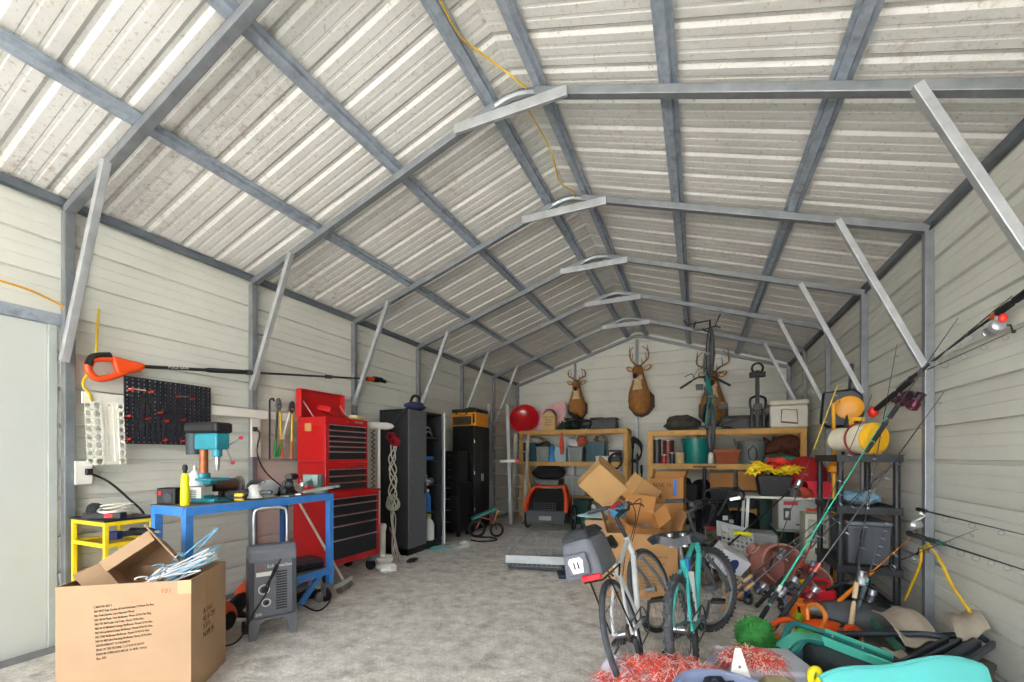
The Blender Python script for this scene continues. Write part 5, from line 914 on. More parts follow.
# ================================================================ bicycles
def bicycle(name, label, rear, front, lean, frame, steer=0., R=.345, tire=.022, bar_turn=0., knobby=False, saddle='slim', bars='flat', stand=True, rimc='#b9bdc1'):
    """local x forward, z up, rear contact at the origin"""
    v = V(front) - V(rear); wb = 1.04; hd = atan2(v.y, v.x)
    t = thing(name, label, 'bicycle', rear, 0); t.rotation_euler = (Matrix.Rotation(hd, 3, 'Z') @ Matrix.Rotation(lean, 3, 'X')).to_euler()
    rm = M(rimc, .3, .8, .08, 9); tm = M('#43464b', .8, 0, .25, 26)
    def wheel(cx, parent_turn, front_):
        Rz = Matrix.Rotation(parent_turn, 4, 'Z'); T = Matrix.Translation((cx, 0, R)) @ Rz
        tb = MB(T); tb.ring((0, 0, 0), R - tire, tire, (0, 1, 0), 44, 10)
        if knobby:
            for i in range(54):
                a = 2*pi*i/54
                for sy in ((-.014, .014) if i % 2 else (-.022, 0, .022)):
                    rr_ = R + .001 - abs(sy)*.25; tb.box((rr_*cos(a), sy, rr_*sin(a)), (.012, .010, .016), (0, -a, 0))
        w_ = tb.build('tire', tm, t); MB(T).ring((0, 0, 0), R - tire*2 - .006, .012, (0, 1, 0), 44, 6).build('rim', rm, w_)
        sp_ = MB(T)
        for i in range(24): a = 2*pi*i/24; sp_.tube([(.018*cos(a+1.2*(-1)**i), .028*(-1)**i, .018*sin(a+1.2*(-1)**i)), ((R-.05)*cos(a), 0, (R-.05)*sin(a))], .0016, 4)
        sp_.build('spokes', M('#8f9498', .3, .8), w_); MB(T).cyl((0, -.05, 0), (0, .05, 0), .022).build('hub', steel, w_)
    wheel(0, 0, False); wheel(wb, steer, True)
    bb = V((.43, 0, .29)); seat = V((.27, 0, .74)); head = V((.80, 0, .84)); headb = V((.84, 0, .68)); ax = V((0, 0, R)); af = V((wb, 0, R))
    f = MB(); f.tube([bb, seat], .018, 10).tube([bb, headb], .022, 10).tube([seat - V((-.02, 0, .06)), head - V((-.01, 0, .03))], .018, 10).tube([headb, head], .021, 10)
    for s in (-1, 1): f.tube([bb + V((-.03, s*.03, 0)), ax + V((.1, s*.055, -.01)), ax + V((0, s*.06, 0))], .011, 8).tube([seat + V((0, s*.02, -.07)), ax + V((.05, s*.05, .12)), ax + V((0, s*.06, 0))], .010, 8)
    f.build('frame', frame, t)
    RS = Matrix.Translation(head) @ Matrix.Rotation(steer, 4, 'Z') @ Matrix.Translation(-head); fk = MB(RS); fk.tube([headb + V((0, 0, .02)), headb + V((.02, 0, -.03))], .022, 8)
    for s in (-1, 1): fk.tube([headb + V((.01, s*.05, -.03)), V((wb-.05, s*.06, R+.12)), af + V((0, s*.06, 0))], .015, 8)
    fk.build('fork', M('#7d8287', .4, .3) if not knobby else M('#4f5459', .4), t)
    RS = Matrix.Translation(head) @ Matrix.Rotation(steer + bar_turn, 4, 'Z') @ Matrix.Translation(-head); st = MB(RS); st.tube([head, head + V((-.03, 0, .17))], .017, 8).tube([head + V((-.03, 0, .17)), head + V((.05, 0, .21))], .018, 8).build('stem', black_p, t)
    c = head + V((.05, 0, .21)); hbr = MB(RS); hw = .31
    path = [(c.x-.12, -hw, c.z+.05), (c.x-.03, -hw*.55, c.z+.05), (c.x, -.08, c.z), (c.x, .08, c.z), (c.x-.03, hw*.55, c.z+.05), (c.x-.12, hw, c.z+.05)]
    hbr.tube(curve(path, 5), .012, 8); hbp = hbr.build('handlebar', black_p, t)
    for s in (-1, 1):
        MB(RS).tube([(c.x-.045, s*hw*.62, c.z+.05), (c.x-.15, s*(hw+.05), c.z+.052)], .018, 10).build('grip', M('#3c4046', .8), hbp); MB(RS).tube(curve([(c.x-.02, s*hw*.5, c.z+.04), (c.x+.06, s*hw*.6, c.z+.02), (c.x+.02, s*hw*.95, c.z+.0)], 4), .006, 6).build('brake_lever', black_p, hbp)
    cb = MB(RS)
    for s in (-1, 1): cb.tube(curve([(c.x, s*.16, c.z+.03), (c.x+.13, s*.10, c.z+.05), (c.x+.10, s*.02, c.z-.08), head + V((.03, s*.02, -.05))], 5), .0035, 5)
    cb.tube(curve([head + V((0, .025, -.05)), bb.lerp(headb, .5) + V((0, .03, 0)), bb + V((0, .03, .03))], 5), .0035, 5); cb.build('cables', rubber, t)
    cr = MB().ring(bb + V((0, -.045, 0)), .085, .006, (0, 1, 0), 28, 6).cyl(bb + V((0, -.06, 0)), bb + V((0, .06, 0)), .022).build('crankset', M('#6d7074', .3, .7), t)
    ch = MB(); ch.tube([bb + V((0, -.047, .087)), ax + V((0, -.047, .04))], .005, 5).tube([bb + V((0, -.047, -.087)), ax + V((.04, -.047, -.14)), ax + V((.0, -.047, -.04))], .005, 5); ch.ring(ax + V((0, -.045, 0)), .045, .012, (0, 1, 0), 18, 6); ch.build('chain', M('#5b5148', .5, .5), t)
    MB().bx(-.01, .03, -.075, -.05, R-.17, R-.03).cyl((.01, -.06, R-.16), (.01, -.045, R-.16), .025).build('derailleur', dgrey, t)
    for s, a in ((-1, .5), (1, .5+pi)):
        e = bb + V((cos(a)*.17, s*.075, sin(a)*.17)); MB().bar(bb + V((0, s*.065, 0)), e, .014, .022).build('crank_arm', M('#6d7074', .3, .7), t)
        pd = MB().box(e + V((0, s*.06, 0)), (.085, .095, .022)).build('pedal', black_p, t, bev=.003); MB().bx(e.x+.04, e.x+.046, e.y+s*.06-.03, e.y+s*.06+.03, e.z-.008, e.z+.008).build('reflector', M('#e0a020', .3), pd)
    sp2 = seat + V((-.03, 0, .13)); MB().tube([seat, sp2], .014, 8).build('seat_post', M('#8c9095', .3, .7), t)
    sd = MB(); q = sp2 + V((.02, 0, .02)); wd = .075 if saddle == 'slim' else .19
    def sf(u, v):
        x = -.13 + .28*u; ww = wd*(1-u)**.6 + .018 if u > .15 else wd*(.75 + 1.5*u) ; a = (v-.5)*2
        if saddle == 'slim': return V((q.x + x, ww*a*1.05, q.z + .035*(1-a*a) - .035*abs(a)**3 + (.02 if u < .3 else 0)*(1-u*3)))
        return V((q.x + x, ww*a*1.1, q.z + .03 + .022*abs(a)**1.5*(1-u) - .018*(1-abs(a))**2*(1-u) - .05*max(0, abs(a)-.8)/.2*(1-u)))
    sd.sheet(sf, 16, 16, .03 if saddle == 'slim' else .055)
    sdp = sd.build('saddle', black_p if saddle == 'slim' else M('#34373d', .5, 0, .08, 9), t, ang=80)
    if stand: MB().tube([(.12, .07, .26), (.05, .26, .015 if lean > -.05 else .045)], .009, 8).build('kickstand', black_m, t)
    return t, seat, c, RS
wr = oD(640, 690, 2.66); wr.z = 0; wf = oD(665, 627, 3.66); wf.z = 0
wb_, seat, hb, RS = bicycle('bicycle', 'white bicycle with grey pannier and saddle, leaning on its kickstand', wr, wf, radians(-18), M('#dfe2e4', .3, 0, .04), steer=radians(-15), bar_turn=radians(-34), tire=.019)
# lean is to the left of travel: positive x axis rotation tips +y (left) down
MB().tube([(-.22, -.06, .74), (.20, -.06, .74), (.24, -.02, .66)], .006, 6).tube([(-.22, .06, .74), (.20, .06, .74), (.24, .02, .66)], .006, 6).tube([(-.22, -.06, .74), (-.22, .06, .74)], .006, 6).tube([(-.12, .065, .74), (0, .075, .36)], .006, 6).tube([(-.12, -.065, .74), (0, -.075, .36)], .006, 6).build('rear_rack', black_m, wb_)
pm = M('#666972', .85, 0, .1, 16)
pan = MB().hexa([V(q) for q in ((-.26, -.08, .76), (.13, -.08, .76), (.13, .17, .76), (-.26, .17, .76))], [V(q) for q in ((-.22, -.05, 1.00), (.12, -.05, 1.00), (.12, .14, 1.00), (-.22, .14, 1.00))]).build('pannier_bag', pm, wb_, bev=.03)
MB().hexa([V(q) for q in ((-.225, -.055, 1.0), (.12, -.055, 1.0), (.12, .145, 1.0), (-.225, .145, 1.0))], [V(q) for q in ((-.17, -.02, 1.05), (.09, -.02, 1.05), (.09, .12, 1.05), (-.17, .12, 1.05))]).build('flap', M('#33353a', .85, 0, .1, 14), pan, bev=.015)
MB().bx(-.285, -.255, -.02, .12, .80, .93).build('rear_pocket', pm, pan, bev=.012); 
MB().hexa([V(q) for q in ((-.2885, .02, .815), (-.2885, .085, .815), (-.2885, .10, .885), (-.2885, .085, .905), (-.2885, .02, .905), (-.2885, .005, .885))], [V(q) for q in ((-.285, .02, .815), (-.285, .085, .815), (-.285, .10, .885), (-.285, .085, .905), (-.285, .02, .905), (-.285, .005, .885))]).build('badge', M('#e8ebed', .4), pan)
MB().bx(-.2895, -.2885, .035, .045, .84, .88).bx(-.2895, -.2885, .06, .07, .84, .88).build('badge_mark', black_p, pan)
MB().bx(-.285, -.25, -.07, .05, .755, .79).build('tail_light', M('#d8232e', .25), pan, bev=.008)
MB().tube(curve([(-.2, -.03, 1.0), (-.1, .0, 1.07), (.05, .06, 1.07), (.1, .1, 1.0)], 4), .012, 6).build('strap', black_p, pan)
MB(RS).tube([(hb.x-.05, .27, hb.z+.05), (hb.x-.07, .36, hb.z+.07)], .006, 6).build('mirror_arm', black_p, wb_); mr = MB(RS).lathe([(.001, 0), (.038, 0), (.042, .01), (.04, .016), (.001, .018)], c=(hb.x-.075, .375, hb.z+.07), axis=(-1, 0, .1), n=20).build('mirror', M('#c9c5b4', .15, .6), wb_)
MB(RS).box((hb.x-.02, .06, hb.z+.055), (.10, .07, .02), (0, radians(-20), radians(20))).build('phone_holder', M('#c32a2a', .4), wb_, bev=.006); MB(RS).box((hb.x-.03, -.06, hb.z+.05), (.06, .05, .03)).build('bike_computer', dgrey, wb_, bev=.006)
MB(RS).box((hb.x+.03, .16, hb.z-.0), (.10, .14, .12)).build('handlebar_pouch', M('#3f8fc0', .7), wb_, bev=.03)
tr = oD(690, 684, 2.72); tr.z = 0; tf = oD(714, 640, 3.52); tf.z = 0
teal_f = M('#3fb8b0', .3, 0, .06, 5)
tb_, seat2, hb2, RS2 = bicycle('bicycle', 'turquoise mountain bicycle with wide grey saddle and knobby tires', tr, tf, radians(-8), teal_f, steer=radians(-28), bar_turn=radians(-34), tire=.028, knobby=True, saddle='wide', R=.345)
for s in (-1, 1): MB().cyl((.20, s*.045, .84), (.20, s*.045, .93), .022).build('saddle_spring', steel, tb_)
MB().bx(.30, .36, -.03, .03, .66, .74).build('top_tube_pad', M('#2a7fd0', .5), tb_, bev=.01)
MB().tube([(.31, .0, .30), (.42, .0, .62)], .034, 12).build('water_bottle', M('#d8dde0', .35), tb_)
# teal bicycle hung from the roof frame
hp = oD(711, 457, 6.28)
hb_, s3, c3, R3 = bicycle('bicycle', 'teal bicycle hanging upright by its front wheel from the roof frame', (0, 0, 0), (1, 0, 0), 0, M('#1f8f8b', .4, 0, .06), R=.34, tire=.026, stand=False, knobby=False)
vz = (UP*1.0 + FWD*.02).normalized(); dh = (V((hp.x, hp.y, 0))).normalized(); vy = V((dh.y, -dh.x, 0)) + dh*.10; vy = (vy - vz*vy.dot(vz)).normalized(); vx = vz
zz = vx.cross(vy)      # wheels point at the camera edge on; saddle side faces it
hb_.rotation_euler = Matrix((vx, vy, zz)).transposed().to_euler(); org = V((hp.x, hp.y, 1.52)); hb_.scale = (1.06, 1.06, 1.06)
hb_.location = org + vx*.36 - zz*.35
t = thing('ceiling_hook', 'black hook on the roof frame holding the hanging teal bicycle', 'hook', hb_.location + vx*1.06*1.36 + zz*.37); MB().tube(curve([(0, 0, .16), (0, 0, .02), (-.05, 0, .0), (-.10, 0, .04)], 5), .012, 8).build('hook_arm', black_p, t); MB().tube([(-.02, 0, .15), (-.30, 0, .12), (-.36, .02, .20)], .010, 6).build('bracket', black_p, t)
# ================================================================ grey work table with machine, flowers, red bag
t = thing('work_table', 'pale topped work table carrying the flower pot, built around a grey machine cabinet', 'table', (1.05, 6.85, 0)); gy = M('#a9aba6', .5, .1, .08, 7)
MB().bx(-.52, .55, -.33, .33, .90, .93).build('table_top', M('#d5d3cb', .5, 0, .08, 6), t, bev=.004)
for x in (-.47, .50):
    for y in (-.28, .28): MB().bar((x, y, 0), (x*.92, y, .90), .035, .035).build('leg', M('#b9bcba', .4, .4), t)
MB().bx(-.08, .40, -.26, .26, .50, .90).build('machine_cabinet', gy, t, bev=.012); MB().bx(-.10, .42, -.28, .28, .47, .50).bx(-.10, .42, -.28, .28, .12, .15).build('machine_base', M('#8c8f8c', .5), t, bev=.006)
MB().bx(-.02, .06, -.275, -.26, .62, .78).build('switch_plate', M('#3c3f42', .5), t, bev=.004); MB().bx(.0, .04, -.285, -.275, .66, .74).build('switch', M('#c9c9c4', .5), t); MB().bx(-.02, .14, -.264, -.26, .82, .87).build('label_plate', M('#b03038', .5), t); MB().bx(.12, .30, -.264, -.26, .56, .58).build('label_plate', dgrey, t)
o = MB().bx(-.22, .22, -.20, .20, 0, .48).build('bin_body', M('#9a9c9b', .6, 0, .06, 5), bev=.03); o.name = 'waste_bin'; o.location = (.70, 6.42, 0); tag(o, 'plain grey bin standing at the front left corner of the work table', 'bin')
t = thing('flower_pot', 'square black pot of yellow and red artificial flowers on the work table', 'flowers', (.93, 6.72, .931)); MB().hexa([V((x, y, 0)) for x, y in ((-.16, -.14), (.16, -.14), (.16, .14), (-.16, .14))], [V((x, y, .27)) for x, y in ((-.20, -.17), (.20, -.17), (.20, .17), (-.20, .17))]).build('pot', black_p, t, bev=.008)
def blossom(c, r, col_, tilt, n=10):
    b = MB(); q = V(c); R_ = Euler(tilt).to_matrix()
    for i in range(n):
        a = 2*pi*i/n; e = V((cos(a), sin(a), 0)); s = V((-sin(a), cos(a), 0)); L1 = r*(1 if i % 2 else .75); up_ = .25*r
        lo = [q + R_ @ v for v in (e*.1*r, e*.5*r + s*.2*r + V((0, 0, up_)), e*L1 + V((0, 0, .1*r)), e*.5*r - s*.2*r + V((0, 0, up_)))]
        b.hexa(lo, [p + R_ @ V((0, 0, .006)) for p in lo])
    return b.build('blossom', col_, t)
yb, rb = M('#f5d423', .6, 0, .12, 12), M('#d62a1e', .6, 0, .12, 12)
for i, (x, y, z, r, c) in enumerate([(-.22, -.10, .33, .15, yb), (-.12, -.16, .36, .15, yb), (-.02, -.18, .31, .14, yb), (.12, -.16, .32, .15, yb), (.22, -.10, .33, .14, yb), (-.05, -.05, .42, .15, rb), (.07, -.06, .42, .16, rb), (.0, .06, .44, .14, rb), (.17, .0, .39, .12, rb), (-.17, .02, .39, .13, yb)]): blossom((x, y, z), r, c, (radians(38 - 10*(i % 3)), radians(-25 + 17*(i % 4)), i))
lf = MB()
for i in range(16): a = i*.39; lf.bar((0.05*cos(a), .05*sin(a), .27), (.22*cos(a), .18*sin(a), .27 + .05*sin(i*2)), .05, .004)
lf.build('leaves', M('#2c5a2a', .7), t)
o = MB().ball((0, 0, .26), (.26, .22, .27), 22, 14, noise=.012, seed=2).build('stuffed_bag', M('#a8121c', .7, 0, .12, 7)); o.location = (1.34, 6.98, .931); tag(o, 'big round dark red stuffed bag on the work table under the animal decoy', 'bag')
bin_('small_bin', 'bright pink red open bin at the table end beside the black plastic shelving', (1.42, 6.66, .931), (.26, .22, .20), M('#e0243c', .5, 0, .06), None)
t = thing('angle_grinder', 'silver and black grinder standing against the black flower pot', 'grinder', (1.13, 6.55, .931), radians(-70)); MB().lathe([(.03, 0), (.045, .04), (.04, .16), (.05, .18), (.035, .24)], axis=(.35, .2, 1), n=14).build('grinder_body', steel, t); MB().tube(curve([(.05, 0, .12), (.13, 0, .08), (.15, 0, .02)], 4), .015, 8).build('cable', black_p, t)
t = thing('hanging_clamp', 'red and black clamp hanging at the front edge of the work table', 'clamp', (1.40, 6.44, .80)); MB().bx(-.05, .03, -.05, .02, -.14, .02).build('jaw', M('#d3402c', .5), t, bev=.01); MB().bx(-.16, -.05, -.04, .0, -.10, .0).build('jaw', M('#e0583c', .5), t, bev=.012); MB().bar((.0, -.01, -.02), (.20, -.02, .05), .03, .05).build('grip', black_p, t, bev=.006)
o = tag(MB().ball((0, 0, .06), (.10, .06, .07), 10, 7, noise=.15, seed=4).build('work_glove', M('#b8472f', .8)), 'red work glove lying on the machine base under the table', 'glove'); o.location = (1.33, 6.50, .62) ; o.location = (1.25, 6.52, .93)
# ================================================================ black plastic shelving on the right
SX0, SX1, SY0, SY1 = 1.17, 1.65, 4.80, 5.60
bp_ = M('#24262a', .5, 0, .1, 14)
t = thing('plastic_shelving', 'four tier black plastic shelving unit against the right wall', 'shelving', ((SX0+SX1)/2, (SY0+SY1)/2, 0)); a, b_ = (SX1-SX0)/2, (SY1-SY0)/2
for x in (-a+.035, a-.035):
    for y in (-b_+.04, b_-.04): MB().cyl((x, y, 0), (x, y, 1.46), .026, 14).build('post', bp_, t)
for z in (.10, .46, 1.0, 1.47):
    s_ = MB().bx(-a, a, -b_, -b_+.03, z-.065, z).bx(-a, a, b_-.03, b_, z-.065, z).bx(-a, -a+.03, -b_+.03, b_-.03, z-.065, z).bx(a-.03, a, -b_+.03, b_-.03, z-.065, z)
    for i in range(9): s_.bx(-a+.03, a-.03, -b_+.05+i*.083, -b_+.10+i*.083, z-.02, z-.004)
    s_.build('shelf', bp_, t, bev=.003)
scx, scy = (SX0+SX1)/2, (SY0+SY1)/2
t = thing('drum_bag', 'yellow and white drum shaped soft toy lying on top of the black shelving', 'toy', (1.43, 5.02, 1.471 + .150)); ax_ = V((.45, -.85, .0)).normalized()
MB().lathe([(.08, -.30), (.115, -.28), (.12, -.12), (.14, -.05), (.148, .02), (.148, .10)], axis=ax_, n=28).build('body', M('#e4dcc4', .8, 0, .1, 10), t); MB().lathe([(.147, .098), (.147, .115), (.11, .15), (.001, .16)], axis=ax_, n=28).build('end_face', M('#f0b71c', .8, 0, .1, 12), t); MB().ring(ax_*-.05, .142, .012, ax_, 28, 6).build('band', M('#8c2430', .7), t); MB().ball(ax_*-.30 + V((0, 0, -.01)), (.085, .085, .085), 14, 9).build('end_face', M('#e6cf3a', .8, 0, .3, 20), t)
MB().tube(curve([(-.08, .05, .14), (-.06, .1, .19), (.02, .05, .19)], 5), .02, 8).build('strap', M('#f0b71c', .7), t)
o = tag(MB().ball((0, 0, .06), (.17, .20, .065), 14, 8, noise=.16, seed=21).build('beach_bag', M('#8fb9dc', .7, 0, .55, 10)), 'blue and white patterned bag on the second tier of the black shelving', 'bag'); o.location = (1.42, 5.12, 1.001)
t = thing('storage_tote', 'large dark grey lidded tote on the third tier of the black shelving', 'bin', (1.43, 5.16, .461)); MB().hexa([V((x, y, 0)) for x, y in ((-.15, -.27), (.15, -.27), (.15, .27), (-.15, .27))], [V((x, y, .36)) for x, y in ((-.165, -.30), (.165, -.30), (.165, .30), (-.165, .30))]).build('bin_body', M('#4c5057', .5, 0, .06), t, bev=.015); MB().bx(-.173, .173, -.31, .31, .361, .40).build('lid', M('#6a6f76', .5), t, bev=.012)
t = thing('storage_box', 'cream box with printed panel standing behind the left posts of the black shelving', 'box', (1.20, 5.80, 0)); MB().bx(-.11, .11, -.14, .14, 0, .82).build('box_body', M('#b8b6a4', .6, 0, .08), t, bev=.006); MB().bx(-.08, .09, -.1415, -.14, .50, .76).build('printed_panel', M('#8f9180', .6, 0, .4, 20), t, smooth=False)
o = tag(MB().ball((0, 0, .10), (.30, .24, .11), 18, 10, noise=.07, seed=31).build('grey_bag', M('#63676d', .7, 0, .15, 8)), 'flat dark grey bag on the floor before the black shelving', 'bag'); o.location = (1.22, 4.52, 0)
t = thing('fuel_can', 'red plastic fuel can on the floor at the foot of the black shelving', 'can', (1.00, 4.72, 0), radians(10)); MB().bx(-.11, .13, -.09, .09, 0, .26).build('can_body', M('#d21f2e', .4, 0, .06), t, bev=.03); MB().tube(curve([(-.08, 0, .25), (-.06, 0, .32), (.08, 0, .32), (.10, 0, .25)], 4), .016, 8).build('handle', M('#b01824', .4), t); MB().cyl((-.09, 0, .25), (-.12, 0, .31), .025).build('cap', M('#e8c21c', .4), t)
o = tag(MB().tube(curve([(0, 0, .03), (.05, .0, .12), (.16, .03, .12), (.22, .08, .04)], 6), [.035]*19, 10).build('lime_hose', M('#a8cc2a', .5)), 'short lime green arched plastic piece on the floor before the red can', 'hose'); o.location = (.80, 4.45, 0)
# hose reel on the wall, yellow pole
t = thing('hose_reel', 'black wall hose reel with round orange side high above the black shelving', 'hose reel', (1.52, 6.1, 2.01), radians(-10)); MB().prism([(-.20, -.16), (-.17, .20), (.12, .22), (.20, .14), (.21, -.10), (.12, -.21), (-.12, -.22)], .20, o=(0, .10, 0), ux=(1, 0, 0), uy=(0, 0, 1)).build('reel_case', black_p, t, bev=.025); MB().lathe([(.132, 0), (.132, .012), (.122, .016), (.05, .018), (.001, .019)], c=(.075, -.10, .0), axis=(0, -1, 0), n=30).build('side_disc', M('#f0a21c', .4, 0, .06), t)
MB().bx(.10, .17, -.08, .02, -.02, .02).build('wall_bracket', black_m, t)
t = thing('pole', 'yellow orange pole with a round float knob standing behind the black shelving', 'pole', (1.385, 5.78, 0)); MB().tube([(0, 0, 0), (-.005, 0, 2.05)], .019, 10).build('shaft', M('#e8a41c', .5), t); MB().lathe([(.02, -.06), (.06, -.04), (.065, .02), (.02, .06)], c=(0, 0, 1.33), n=16).build('knob', M('#f09a1a', .5), t); MB().tube([(0, 0, 2.03), (.04, -.03, 2.07)], .019, 8).build('top_hook', M('#e8a41c', .5), t)
t = thing('broom', 'dark pole leaning behind the hose reel to the right wall', 'pole', (1.45, 5.72, 0)); MB().tube([(-.12, 0, 0), (.17, .35, 2.5)], .016, 8).build('shaft', black_p, t); MB().tube([(.155, .33, 2.36), (.172, .352, 2.52)], .022, 8).build('grip', dgrey, t)
# ================================================================ fishing rods
def rod(label, P, Q, col_='#1b1c20', grip='#26272b', reel=None, reel_at=.16, r=.009, guides=6, grip_len=.26, accent=None, group=None, tipc=None, sag=0., rs=1.):
    P, Q = V(P), V(Q); L = (Q-P).length; d = (Q-P).normalized(); t = thing('fishing_rod', label, 'fishing rod', P, 0, group)
    side = d.cross(V((0, 0, 1))); side = side.normalized() if side.length > .1 else V((1, 0, 0)); dn = side.cross(d).normalized() * -1 if abs(d.z) < .99 else V((0, -1, 0))
    if dn.z > 0: dn = -dn
    def at(f): return d*(L*f) + V((0, 0, -sag))*(4*f*(1-f))
    MB().tube([at(i/10) for i in range(11)], [r*(1-.078*i) for i in range(11)], 8).build('blank', M(col_, .35, 0, .08, 9), t)
    g = grip_len/L; MB().tube([at(0), at(.01), at(g*.9), at(g)], [r*1.5, r*2.1, r*1.9, r*1.2], 10).build('grip', M(grip, .75, 0, .15, 24), t)
    MB().tube([at(g*1.08), at(g*1.5)], r*1.9, 10).build('fore_grip', M(grip, .75, 0, .15, 24), t)
    if accent: MB().tube([at(g*1.55), at(g*1.75)], r*1.5, 8).build('band', M(accent, .4), t)
    if tipc: MB().tube([at(.72), at(1.0)], r*.8, 6).build('tip_section', M(tipc, .5), t)
    for i in range(guides):
        f = g*2 + (1-g*2)*((i+.6)/guides)**.85; R_ = .016*(1-.6*i/guides) + .004; c = at(min(f, .99)) + dn*(R_ + .006)
        MB().ring(c, R_, .0022, d, 12, 5).tube([at(min(f, .99)), c - dn*R_*.9], .003, 5).build('guide', steel, t)
    if reel:
        c = at(g*1.02 if reel_at is None else reel_at) ; rc = M(reel, .35, .4, .1, 9)
        rl = MB().tube([c, c + dn*.05*rs], .008*rs, 8).lathe([(.02*rs, -.03*rs), (.034*rs, -.02*rs), (.034*rs, .02*rs), (.022*rs, .04*rs)], c=c + dn*.075*rs, axis=d, n=16).build('reel', rc, t)
        MB().cyl(c + dn*.075*rs + d*.04*rs, c + dn*.075*rs + d*.085*rs, .026*rs, 16).ring(c + dn*.075*rs + d*.085*rs, .026*rs, .005*rs, d, 16, 6).build('spool', M('#9a9ca4', .35, .6) if rs == 1 else M('#3a2634', .4, .4), rl)
        MB().tube([c + dn*.075, c + dn*.075 + side*.06, c + dn*.11 + side*.065], .005, 6).ball(c + dn*.118 + side*.07, .011, 8, 6).build('crank', black_p, rl)
        MB().tube(curve([c + dn*.075 + side*.04 + d*.05, c + dn*.115 + d*.07, c + dn*.075 - side*.04 + d*.05], 5), .003, 6).build('bail', steel, rl)
    return t
def fl(px, py): p = oZ(px, py, 0); p.z = .012; return p
rod('turquoise fishing rod with black grip leaning steeply from the floor toward the shelving', fl(752, 634), oY(892, 406, 4.6), '#3fc0a0', reel='#3a3d44', reel_at=.22, accent='#e6e6e0', r=.010)
rod('black two handed fishing rod leaning just right of the turquoise rod', fl(769, 636), oX(944, 392, 1.64), '#1d1e22', reel='#7d3a40', reel_at=.2, r=.010, grip_len=.4, accent='#c04a30')
rod('fishing rod with pale cork grip lying lowest of the leaning rods by the bicycle wheel', fl(722, 601), oY(846, 498, 4.7), '#2a2c30', '#cfae82', '#2c5aa8', .16, guides=5)
rod('black fishing rod with brown cork end leaning from the bicycle wheel to the black shelving', fl(712, 616) + V((.08, .1, .02)), oY(905, 455, 4.6), '#232428', '#b98c5c', '#4a4c52', .18)
rod('yellow and orange tipped thin fishing rod standing steeply behind the turquoise rod', fl(762, 588), oY(838, 384, 4.74), '#5a4a30', '#202226', '#9a9da3', .2, tipc='#dfc03a', accent='#e87a2a', r=.006)
rod('short red orange ice rod lying among the reels by the clay pots', fl(778, 604) + V((0, 0, .02)), oY(812, 545, 4.6), '#d4502a', '#1d1e22', '#8d9096', .3, guides=3, grip_len=.16)
rod('thin black fishing rod crossing behind the clay pots up to the shelving post', fl(757, 612) + V((0, .1, 0)), oY(884, 470, 4.66), '#17181b', reel='#b9bcc2', reel_at=.15)
rod('dark fishing rod with red trim standing behind the others toward the hose reel', fl(786, 606), oY(872, 395, 4.72), '#26282c', '#3a1c1c', '#8a2f38', .2, accent='#c4322a')
rod('fishing rod with light cork grip standing almost upright before the black shelving', fl(849, 641), oY(874, 452, 4.55), '#26272a', '#d8bd96', '#d9dbe0', .30, grip_len=.30)
rod('orange fishing rod tilted over the grey bag with a silver reel at its top', oD(838, 602, 3.7), oD(918, 531, 3.62), '#ee8a1e', '#ee8a1e', None, guides=3, r=.008)
rod('slim black rod slanting low across the grey bag toward the right wall', oD(826, 590, 3.8), oX(978, 529, 1.66), '#141518', guides=5, r=.006)
rod('short black rod with blue lure standing beside the cork gripped upright rod', fl(853, 634) + V((0, .05, 0)), oY(886, 520, 4.5), '#1e2024', '#56626b', '#4a4e55', .3, accent='#6cc4d8')
# on the right wall
WX = XR - .10
def w_(px, py, x=WX): return oX(px, py, x)
rod('thick black sea rod with purple reels and red float end high on the right wall', w_(874, 411), w_(1012, 296, WX+.03), '#1a1b1e', '#202226', '#4a1f38', .30, r=.013, grip_len=.55, guides=7, rs=1.5)
rod('black rod reaching from the right frame edge with a red knobbed silver reel', w_(1046, 278), w_(895, 388, WX), '#202126', '#1a1b1e', '#b9bcc2', .22, r=.011, accent='#d8542a')
rod('thin brown rod bowing along the right wall below the two thick rods', w_(909, 378, WX+.05), w_(1040, 319, WX+.06), '#4b2f22', guides=5, r=.006, grip_len=.2)
o = tag(MB().ball((0, 0, 0), (.045, .045, .055), 14, 10).build('float', M('#ec2e20', .4)), 'red oval float at the lower end of the thick sea rod', 'float'); o.location = w_(873, 412, WX - .02)
o = tag(MB().ball((0, 0, 0), (.020, .020, .028), 14, 10).build('float', M('#e8322a', .4)), 'red bobber under the reel at the upper right wall', 'float'); o.location = w_(1003, 318, WX - .02)
rod('black fishing rod lying level on the right wall pointing out of the shelving', w_(917, 509), w_(1050, 541), '#17181b', guides=4, r=.008, grip_len=.1)
rod('stout rod with grey grip and gold reel low on the wall, yellow strap tied on', w_(908, 533), w_(1050, 578), '#15161a', '#3c4348', '#c9b45a', .22, r=.011, grip_len=.34, accent='#2f8a78')
t = thing('fishing_reel', 'silver spinning reel hanging by the shelving post above the orange rod', 'reel', w_(914, 525, WX-.05)); MB().lathe([(.02, -.04), (.04, -.02), (.04, .02), (.025, .05)], axis=(1, .3, 0), n=18).build('reel_body', M('#c9ccd2', .3, .7), t); MB().tube(curve([(0, 0, .03), (.05, -.04, .08), (.02, -.06, .10)], 5), .006, 6).ball((.02, -.06, .105), .014).build('crank', white_p, t); MB().tube([(0, 0, 0), (0, 0, -.07)], .01).build('foot', dgrey, t)
for lb, pts in (('yellow strap hanging from the gold reel straight down to the shelving foot', [(921, 547), (921, 560), (916, 575), (905, 600)]), ('yellow strap running from the gold reel down to the right', [(928, 545), (940, 560), (952, 585), (970, 612)])): rope('strap', lb, 'strap', [w_(a, b, WX-.03) for a, b in pts], .010, M('#e0b41e', .6))
